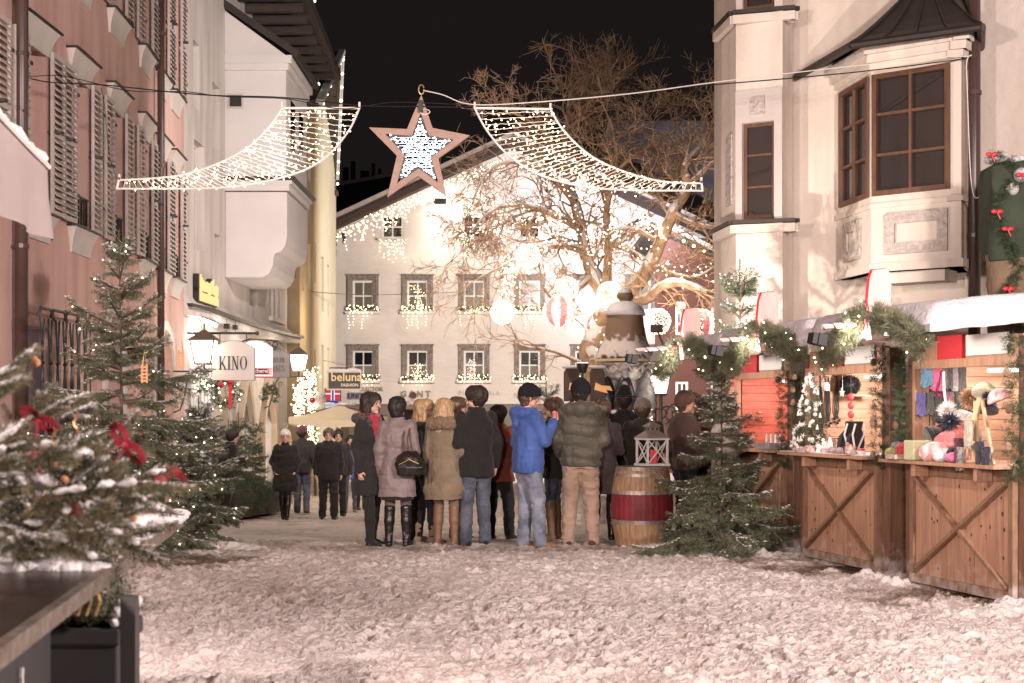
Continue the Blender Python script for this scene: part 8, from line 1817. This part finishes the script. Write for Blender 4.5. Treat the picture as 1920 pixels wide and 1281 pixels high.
# wrapped planting on the right wall
w0 = P(1893, 770, 15.2); w0.z = 0; t = thing('wrapped_shrub', 'tall plant wrapped in green fleece and burlap with a red-bowed garland on the right', 'wrapped plant', w0)
f = Fld((-.5, -.45, 1.9), (.55, .45, 4.35), .02); f.stack([(2.0, .08, 0, .28, .26), (2.9, .05, 0, .26, .24), (3.2, .05, 0, .30, .26)], .02); f.noise(.05, 6, 6, 3, 4); f.mesh('burlap', mat('burlap', (.24, .165, .11), .95, var=.2, scale=6, bump=.006, bscale=60), t)
f = Fld((-.55, -.5, 3.0), (.6, .5, 4.45), .02); f.stack([(3.14, .06, 0, .30, .26), (3.5, .08, 0, .36, .33), (3.95, .08, 0, .37, .33), (4.12, .08, 0, .33, .28), (4.2, .08, 0, .2, .16)], .02, p=3.2); f.noise(.05, 5, 5, 2, 8); f.mesh('green_fleece', mat('green_fleece', (.05, .065, .042), .9, var=.3, scale=3, bump=.004, bscale=60), t)
q = MB(); q.tube([w0, w0 + Vector((.05, 0, 2.2))], .1, 10); q.build('post', M_post, t)
q = MB(); [q.ball(w0 + Vector((-.22 + .07 * k, -.12 + rr.uniform(-.1, .1), 4.19 + rr.uniform(0, .04))), rr.uniform(.06, .1), 10, 6, (1.2, 1, .6)) for k in range(9)]; q.ball(w0 + Vector((-.08, -.32, 3.86)), .07, 8, 6); q.ball(w0 + Vector((.0, -.34, 4.0)), .08, 8, 6); q.build('snow', M_snow, t, smooth=True)
gp_ = [w0 + Vector(v) for v in ((-.28, -.2, 4.22), (-.1, -.3, 4.15), (-.02, -.36, 3.98), (-.2, -.36, 3.8), (-.27, -.34, 3.6), (-.16, -.34, 3.42), (-.08, -.33, 3.2), (.0, -.3, 3.0), (-.14, -.3, 2.8), (-.2, -.3, 2.6), (-.1, -.3, 2.4))]
t2 = thing('bow_garland', 'fir garland with red bows winding down the wrapped plant', 'garland', gp_[0]); sg = garland(gp_, .075, 170, 4); V, T = needles(sg, 420, .032, .004); np_mesh('needles', V, T, M_gar, t2)
for k in (0, 2, 4, 5, 8): p = gp_[k] + Vector((0, -.07, 0)); q = MB(); q.ball(p + Vector((-.03, 0, .01)), .03, 8, 6, (1.2, .5, .8)); q.ball(p + Vector((.03, 0, .01)), .03, 8, 6, (1.2, .5, .8)); q.tube([p, p + Vector((.03, 0, -.07))], .009, 4); q.build('bow', M_red, t2)
# ------------------------------------------------------------------ awning at the top left
t = thing('awning', 'pale snow-covered market awning corner at the top left', 'awning', P(0, 300, 6.0)); q = MB(); a, b_, c, d = P(-260, 20, 4.6), P(0, 224, 6.0), P(88, 312, 7.0), P(-100, 190, 8.2)
top = [P(-140, 60, 5.2), P(0, 222, 6.2), P(88, 314, 7.0)]; bot = [P(-140, 240, 5.2), P(0, 398, 6.2), P(96, 452, 7.0)]; Tp = bez(top, 10); Bt = bez(bot, 10)
V = []
for i, (p, r_) in enumerate(zip(Tp, Bt)):
    for j in range(7): v = p.lerp(r_, j / 6) + Vector((.03 * math.sin(i * 1.1) * j / 6, 0, 0)); V.append(v)
q.v = [tuple(v) for v in V]; q.f = [(i * 7 + j, i * 7 + j + 1, (i + 1) * 7 + j + 1, (i + 1) * 7 + j) for i in range(len(Tp) - 1) for j in range(6)]
q.build('valance', mat('dusty_pink_canvas', (.33, .27, .26), .9, var=.08, scale=3), t, smooth=True); back = Vector((-2.2, .6, .35)); q = MB()
for a, b_ in zip(Tp, Tp[1:]): q.add([a, b_, b_ + back, a + back], [(0, 1, 2, 3)])
q.build('canvas', MATS['dusty_pink_canvas'], t); q = MB(); q.tube([v + Vector((.01, 0, .0)) for v in Tp], .012, 6); q.build('edge_rail', M_white, t)
q = MB(); rr = random.Random(3)
for k, v in enumerate(Tp[6:]): q.ball(v + Vector((-.12, .03, .03 + rr.uniform(0, .03))), rr.uniform(.05, .09), 10, 6, (1.4, 1.2, .7))
q.build('snow', M_snow, t, smooth=True); q = MB(); q.tube([Tp[-1] + Vector((-.02, 0, 0)), Vector((Tp[-1].x - .02 + -.9, 7.3, Tp[-1].z + .2))], .015, 6); q.tube([Vector((-2.72, 7.1, 0)), Vector((-2.72, 7.1, 3.0))], .025, 8); q.build('frame', M_iron, t)
# ------------------------------------------------------------------ foreground counter with fir branches
tz = .98; E0, E1 = P(-60, 1250, 3.1), P(334, 962, 7.4); E0.z = E1.z = tz; ed = (E1 - E0).normalized(); inn = Vector((-ed.y, ed.x, 0)); 
t = thing('bar_counter', 'dark glossy bar counter with a snowy top edge in the left foreground', 'counter', Vector((-2, 5, 0)))
q = MB(); A = [E0, E1, E1 + inn * 1.5, E0 + inn * 1.5]; q.hexa([v - Vector((0, 0, .045)) for v in A] + A); q.build('top', mat('wet_dark_top', (.03, .02, .016), .3, var=.4, scale=6), t)
q = MB(); q.beam(E0 + Vector((.01, 0, -.015)), E1 + Vector((.01, 0, -.015)), .035, .05); q.build('edge_strip', mat('wet_steel_edge', (.42, .36, .31), .3, metal=.7, col2=(.2, .16, .13), scale=30, bump=.006, bscale=60), t)
M_dp = mat('dark_grey_panel', (.035, .033, .036), .6, var=.15); q = MB(); s0 = E0 + inn * .12; s1 = E0.lerp(E1, .36) + inn * .12
q.hexa([Vector((s0.x, s0.y, .03)), Vector((s1.x, s1.y, .03)), Vector((s1.x, s1.y, .03)) + inn * .04, Vector((s0.x, s0.y, .03)) + inn * .04, Vector((s0.x, s0.y, tz - .05)), Vector((s1.x, s1.y, tz - .05)), Vector((s1.x, s1.y, tz - .05)) + inn * .04, Vector((s0.x, s0.y, tz - .05)) + inn * .04]); q.build('front_panel', M_dp, t)
q = MB(); u_ = ed; c0 = s0.lerp(s1, .70)
for k, (dx, hgt) in enumerate(((0, .24), (.07, .15))): q.tube([Vector((c0.x, c0.y, .55)) + u_ * (dx + .03 * math.sin(a * .6)) - inn * .012 + Vector((0, 0, hgt * a / 9)) for a in range(10)], .006, 4)
q.build('chalk_scribble', M_white, t)
px_ = E0.lerp(E1, .50); q = MB(); q.box(Vector((P(243, 1100, 4.72).x, 4.72, tz / 2 - .03)), (.05, .05, tz - .05)); q.box(Vector((-2.9, 5.6, tz / 2 - .03)), (.05, .05, tz - .05)); q.box(Vector((-2.6, 7.2, tz / 2 - .03)), (.05, .05, tz - .05)); q.parts('leg', mat('grey_leg', (.05, .045, .045), .5, var=.1), t)
q = MB(); rr = random.Random(12)
def topblob(px, py, r, sx=1.5): y = F * (EH - tz) / (py - HY); x = (px - CX) / F * y; q.ball((x, y, tz + .005), r, 14, 7, (sx, sx * .9, .55), fn=lambda d: 1 + .18 * math.sin(7 * d.x + 5 * d.y) * math.cos(6 * d.y + px))
for k in range(60): topblob(rr.uniform(-10, 196), rr.uniform(1030, 1072), rr.uniform(.03, .055))
for k in range(90): u_ = rr.random(); topblob(222 + 104 * u_, 968 + (1 - u_) * 62 * rr.random() + rr.uniform(-4, 4), rr.uniform(.03, .055), 1.9)
for k in range(7): topblob(rr.uniform(150, 195), rr.uniform(1030, 1060), rr.uniform(.04, .055), 1.2)
q.build('snow', M_snow, t, smooth=True)
# dark planter box under the counter
pb = P(152, 1178, 4.9); t = thing('planter_box', 'dark square planter box with fir sprigs and red bows standing below the bar counter', 'planter', Vector((pb.x, 5.0, 0))); z1 = pb.z
q = MB(); q.box(Vector((pb.x, 5.05, z1 / 2)), (.25, .30, z1)); q.box(Vector((pb.x, 5.05, z1 - .03)), (.27, .32, .06)); q.build('box', M_dp, t, bevel=.008); sg = []
for k in range(150):
    p = Vector((pb.x + rr.uniform(-.13, .13), 5.03 + rr.uniform(-.13, .1), z1 + rr.uniform(0, .05))); sg.append((tuple(p), tuple(p + Vector((rr.gauss(0, .06), rr.gauss(-.02, .05), rr.uniform(.02, .20))))))
V, T = needles(sg, 500, .022, .0026); np_mesh('fir_sprigs', V, T, M_gl, t)
for x, y_, zz in ((-.06, -.14, .12), (-.13, -.12, .04)): q = MB(); p = Vector((pb.x + x + .02, 5.03 + y_, z1 + zz)); q.ball(p, .05, 12, 8, (.7, .35, 1.1), Matrix.Rotation(.5, 3, 'Y')); q.tube([p, p + Vector((-.05, 0, -.07))], .016, 5); q.build('bow', M_red, t)
q = MB(); [q.ball(Vector((pb.x + .14 + rr.uniform(-.03, .05), 4.9, z1 + rr.uniform(-.0, .1))), rr.uniform(.012, .024), 8, 5) for _ in range(9)]; q.build('snow', M_snow, t, smooth=True)
q = MB(); [q.tube([Vector((pb.x + .0 + .03 * k, 4.86, z1 + .05)), Vector((pb.x + .02 + .03 * k, 4.85, z1 + .10)), Vector((pb.x + .0 + .03 * k, 4.86, z1 + .15))], .007, 5) for k in range(3)]; q.build('gold_ribbon', M_gold, t)
# big decorated fir arrangement on the counter
fc = Vector((-1.98, 4.9, tz)); t = thing('fir_arrangement', 'large snowy decorated fir arrangement on the bar counter in the left foreground', 'fir arrangement', fc); sg = []; wood = MB(); tw = []
rr = random.Random(21); M_fgn = mat('foreground_fir_needles', (.19, .15, .085), .5, col2=(.06, .065, .03), scale=9)
def spray(p, e, sub=9, l=.16):
    p, e = Vector(p), Vector(e); n = 6; d = (e - p); pts = [p.lerp(e, k / n) + Vector((0, 0, .035 * math.sin(math.pi * k / n) * d.length)) for k in range(n + 1)]; wood.tube(pts, [.006 * (1 - .6 * k / n) for k in range(n + 1)], 5); 
    for a, b_ in zip(pts, pts[1:]): sg.append((tuple(a), tuple(b_)))
    tv = d.normalized(); sd = tv.cross(Vector((0, 0, 1))).normalized()
    for k in range(sub):
        q_ = .2 + .72 * k / sub; i = int(q_ * n); pp = pts[i].lerp(pts[i + 1], q_ * n - i)
        for s in (-1, 1): e2 = pp + (tv * .75 + sd * s * .65 + Vector((0, 0, rr.uniform(-.3, .2)))).normalized() * l * (1.1 - q_) * rr.uniform(.6, 1.2); sg.append((tuple(pp), tuple(e2)))
# the named sprays that stick out of the heap, then the mass
for (x0, y0, x1, y1, Y0, Y1) in ((-60, 815, 60, 668, 4.3, 4.4), (-40, 745, 82, 652, 4.2, 4.3), (-60, 770, 60, 705, 4.0, 4.1), (40, 800, 108, 722, 4.6, 4.6), (60, 790, 178, 742, 4.7, 4.8), (100, 800, 180, 765, 4.6, 4.7), (200, 850, 262, 772, 5.2, 5.3), (250, 950, 335, 915, 5.4, 5.5), (230, 1010, 330, 985, 5.0, 5.1), (0, 900, 140, 830, 4.4, 4.5), (90, 890, 190, 830, 4.8, 4.9), (-40, 860, 60, 790, 4.1, 4.2)):
    spray(P(x0, y0, Y0), P(x1, y1, Y1), 7, .11)
for k in range(120):
    Y = rr.uniform(4.0, 5.2); px = rr.uniform(-120, 205); py = rr.uniform(880, 1030); ok = py > 850 + max(0, px - 60) * .5
    if not ok: py = 850 + max(0, px - 60) * .5 + rr.uniform(10, 120)
    p = P(px, min(py, 1010), Y); p.z = max(p.z, tz + .03); spray(p, p + Vector((rr.uniform(-.05, .30), rr.uniform(-.2, .1), rr.uniform(-.10, .12))), 6, .12)
V, T = needles(sg, 1000, .020, .0028, up=.2); np_mesh('needles', V, T, M_fgn, t); wood.build('branches', M_stem, t)
V, T = needles([(tuple(Vector(a) + Vector((0, 0, .006))), tuple(Vector(b_) + Vector((0, 0, .006)))) for a, b_ in sg if rr.random() < .5], 420, .010, .0042, .9, up=3.5); np_mesh('snow_dusting', V, T, M_snow, t); snowcaps([s for s in sg if s[0][2] > tz], .09, .011, 5, .008).build('snow', M_snow, t, smooth=True)
q = MB(); [q.ball(P(x, y, Y), r_, 14, 8, (1.4, 1.1, .7), fn=lambda d: 1 + .15 * math.sin(6 * d.x) * math.cos(5 * d.y)) for x, y, Y, r_ in ((150, 850, 4.5, .03), (165, 905, 4.6, .034), (150, 965, 4.5, .025), (30, 1010, 4.2, .03), (200, 895, 4.8, .028), (80, 905, 4.2, .03))]; q.build('snow', M_snow, t, smooth=True)
def bow(par, p, s, rot=0):
    p = Vector(p); q = MB(); M_ = Matrix.Rotation(rot, 3, 'Y')
    for sg_ in (-1, 1):
        L = [p + M_ @ Vector((sg_ * (.05 - .05 * math.cos(a * .785)) * s, -.008 * math.sin(a * .785) * s, .026 * math.sin(a * .785) * s + .012 * s * math.sin(a * .39))) for a in range(9)]
        for a, b_ in zip(L, L[1:]): q.beam(a, b_, .030 * s, .003, (0, 1, .3))
        T_ = [p + M_ @ Vector((sg_ * .012 * k * s, -.005, -.032 * k * s + .006 * math.sin(k * 2) * s)) for k in range(5)]
        for a, b_ in zip(T_, T_[1:]): q.beam(a, b_, .003, .026 * s, (0, 1, 0))
    q.ball(p, .016 * s, 8, 6); q.build('bow', M_bow, par)
M_bow = mat('red_satin', (.30, .015, .03), .4, var=.2, scale=10)
bow(t, P(235, 835, 4.9), 0.8, .9); bow(t, P(145, 955, 4.4), .6, .3); bow(t, P(128, 948, 4.4), .5, 1.0); bow(t, P(165, 975, 4.3), .7, .9); bow(t, P(72, 790, 4.4), .6, .5); bow(t, P(65, 850, 4.3), .5, 0)
q = MB(); [q.ball(P(x, y, Y), .014, 10, 7) for x, y, Y in ((250, 972, 4.7), (62, 672, 4.4), (68, 680, 4.4), (100, 870, 4.4), (32, 850, 4.1), (60, 960, 4.2), (120, 900, 4.4))]; q.parts('bauble', mat('gold_glass', (.75, .38, .2), .15, metal=.4, var=0), t, 70, 80)
q = MB(); [q.tube([P(x + 4 * math.sin(a * 1.4), y + a * 7, Y) for a in range(9)], .004, 4) for x, y, Y in ((142, 770, 4.6), (100, 800, 4.4))]; q.parts('curled_ribbon', mat('copper_ribbon', (.65, .3, .14), .3, metal=.5, var=0), t, 34, 36)
# wooden tree ornaments, gift ribbons
for lab, px, py, Y in (('wooden sled ornament with a gold cord hanging in the tall christmas tree', 271, 700, 14.6), ('wooden sled ornament hanging at the right edge of the tall christmas tree', 339, 672, 14.9)):
    c = P(px, py, Y); t = thing('sled_ornament', lab, 'ornament', c, 'wooden ornaments in the christmas tree'); q = MB(); [q.beam(c + Vector((x, 0, .09)), c + Vector((x * 1.1, 0, -.1)), .014, .02) for x in (-.022, .022)]; [q.box(c + Vector((0, -.012, -.08 + .035 * k)), (.075, .012, .018)) for k in range(5)]; q.build('sled', mat('orange_pine', (.62, .30, .12), .5, var=.2), t); MB().tube([c + Vector((-.02, 0, .09)), c + Vector((0, 0, .24)), c + Vector((.02, 0, .09))], .004, 4).build('cord', M_gold, t)
t = thing('red_ribbon', 'wide red glittering ribbon draped low in the tall christmas tree', 'ribbon', P(330, 888, 15.0)); q = MB(); Q = bez([P(290, 900, 14.6), P(310, 895, 14.6), P(322, 880, 14.7), P(338, 890, 14.8), P(350, 905, 15)], 6)
for a, b_ in zip(Q, Q[1:]): q.beam(a, b_, .012, .09)
q.build('ribbon', M_bow, t); 
t = thing('low_stool', 'small round stone beside the log slab of the smaller fir', 'stone', gpos(298, 16.9)); MB().ball(gpos(298, 16.9, .05), .07, 12, 8, (1, 1, .9), fn=lambda d: 1 + .1 * math.sin(5 * d.x + 3 * d.z)).build('stone', M_grey_ren, t, smooth=True)

# many separate little bulbs or flakes in one part: nobody could count them
for o_ in list(bpy.data.objects):
    if o_.type == 'MESH' and o_.parent is not None and o_.name.split('.')[0] in ('bulbs', 'snow', 'snow_dusting', 'ornament') and len(o_.data.vertices) > 60: o_['kind'] = 'stuff'
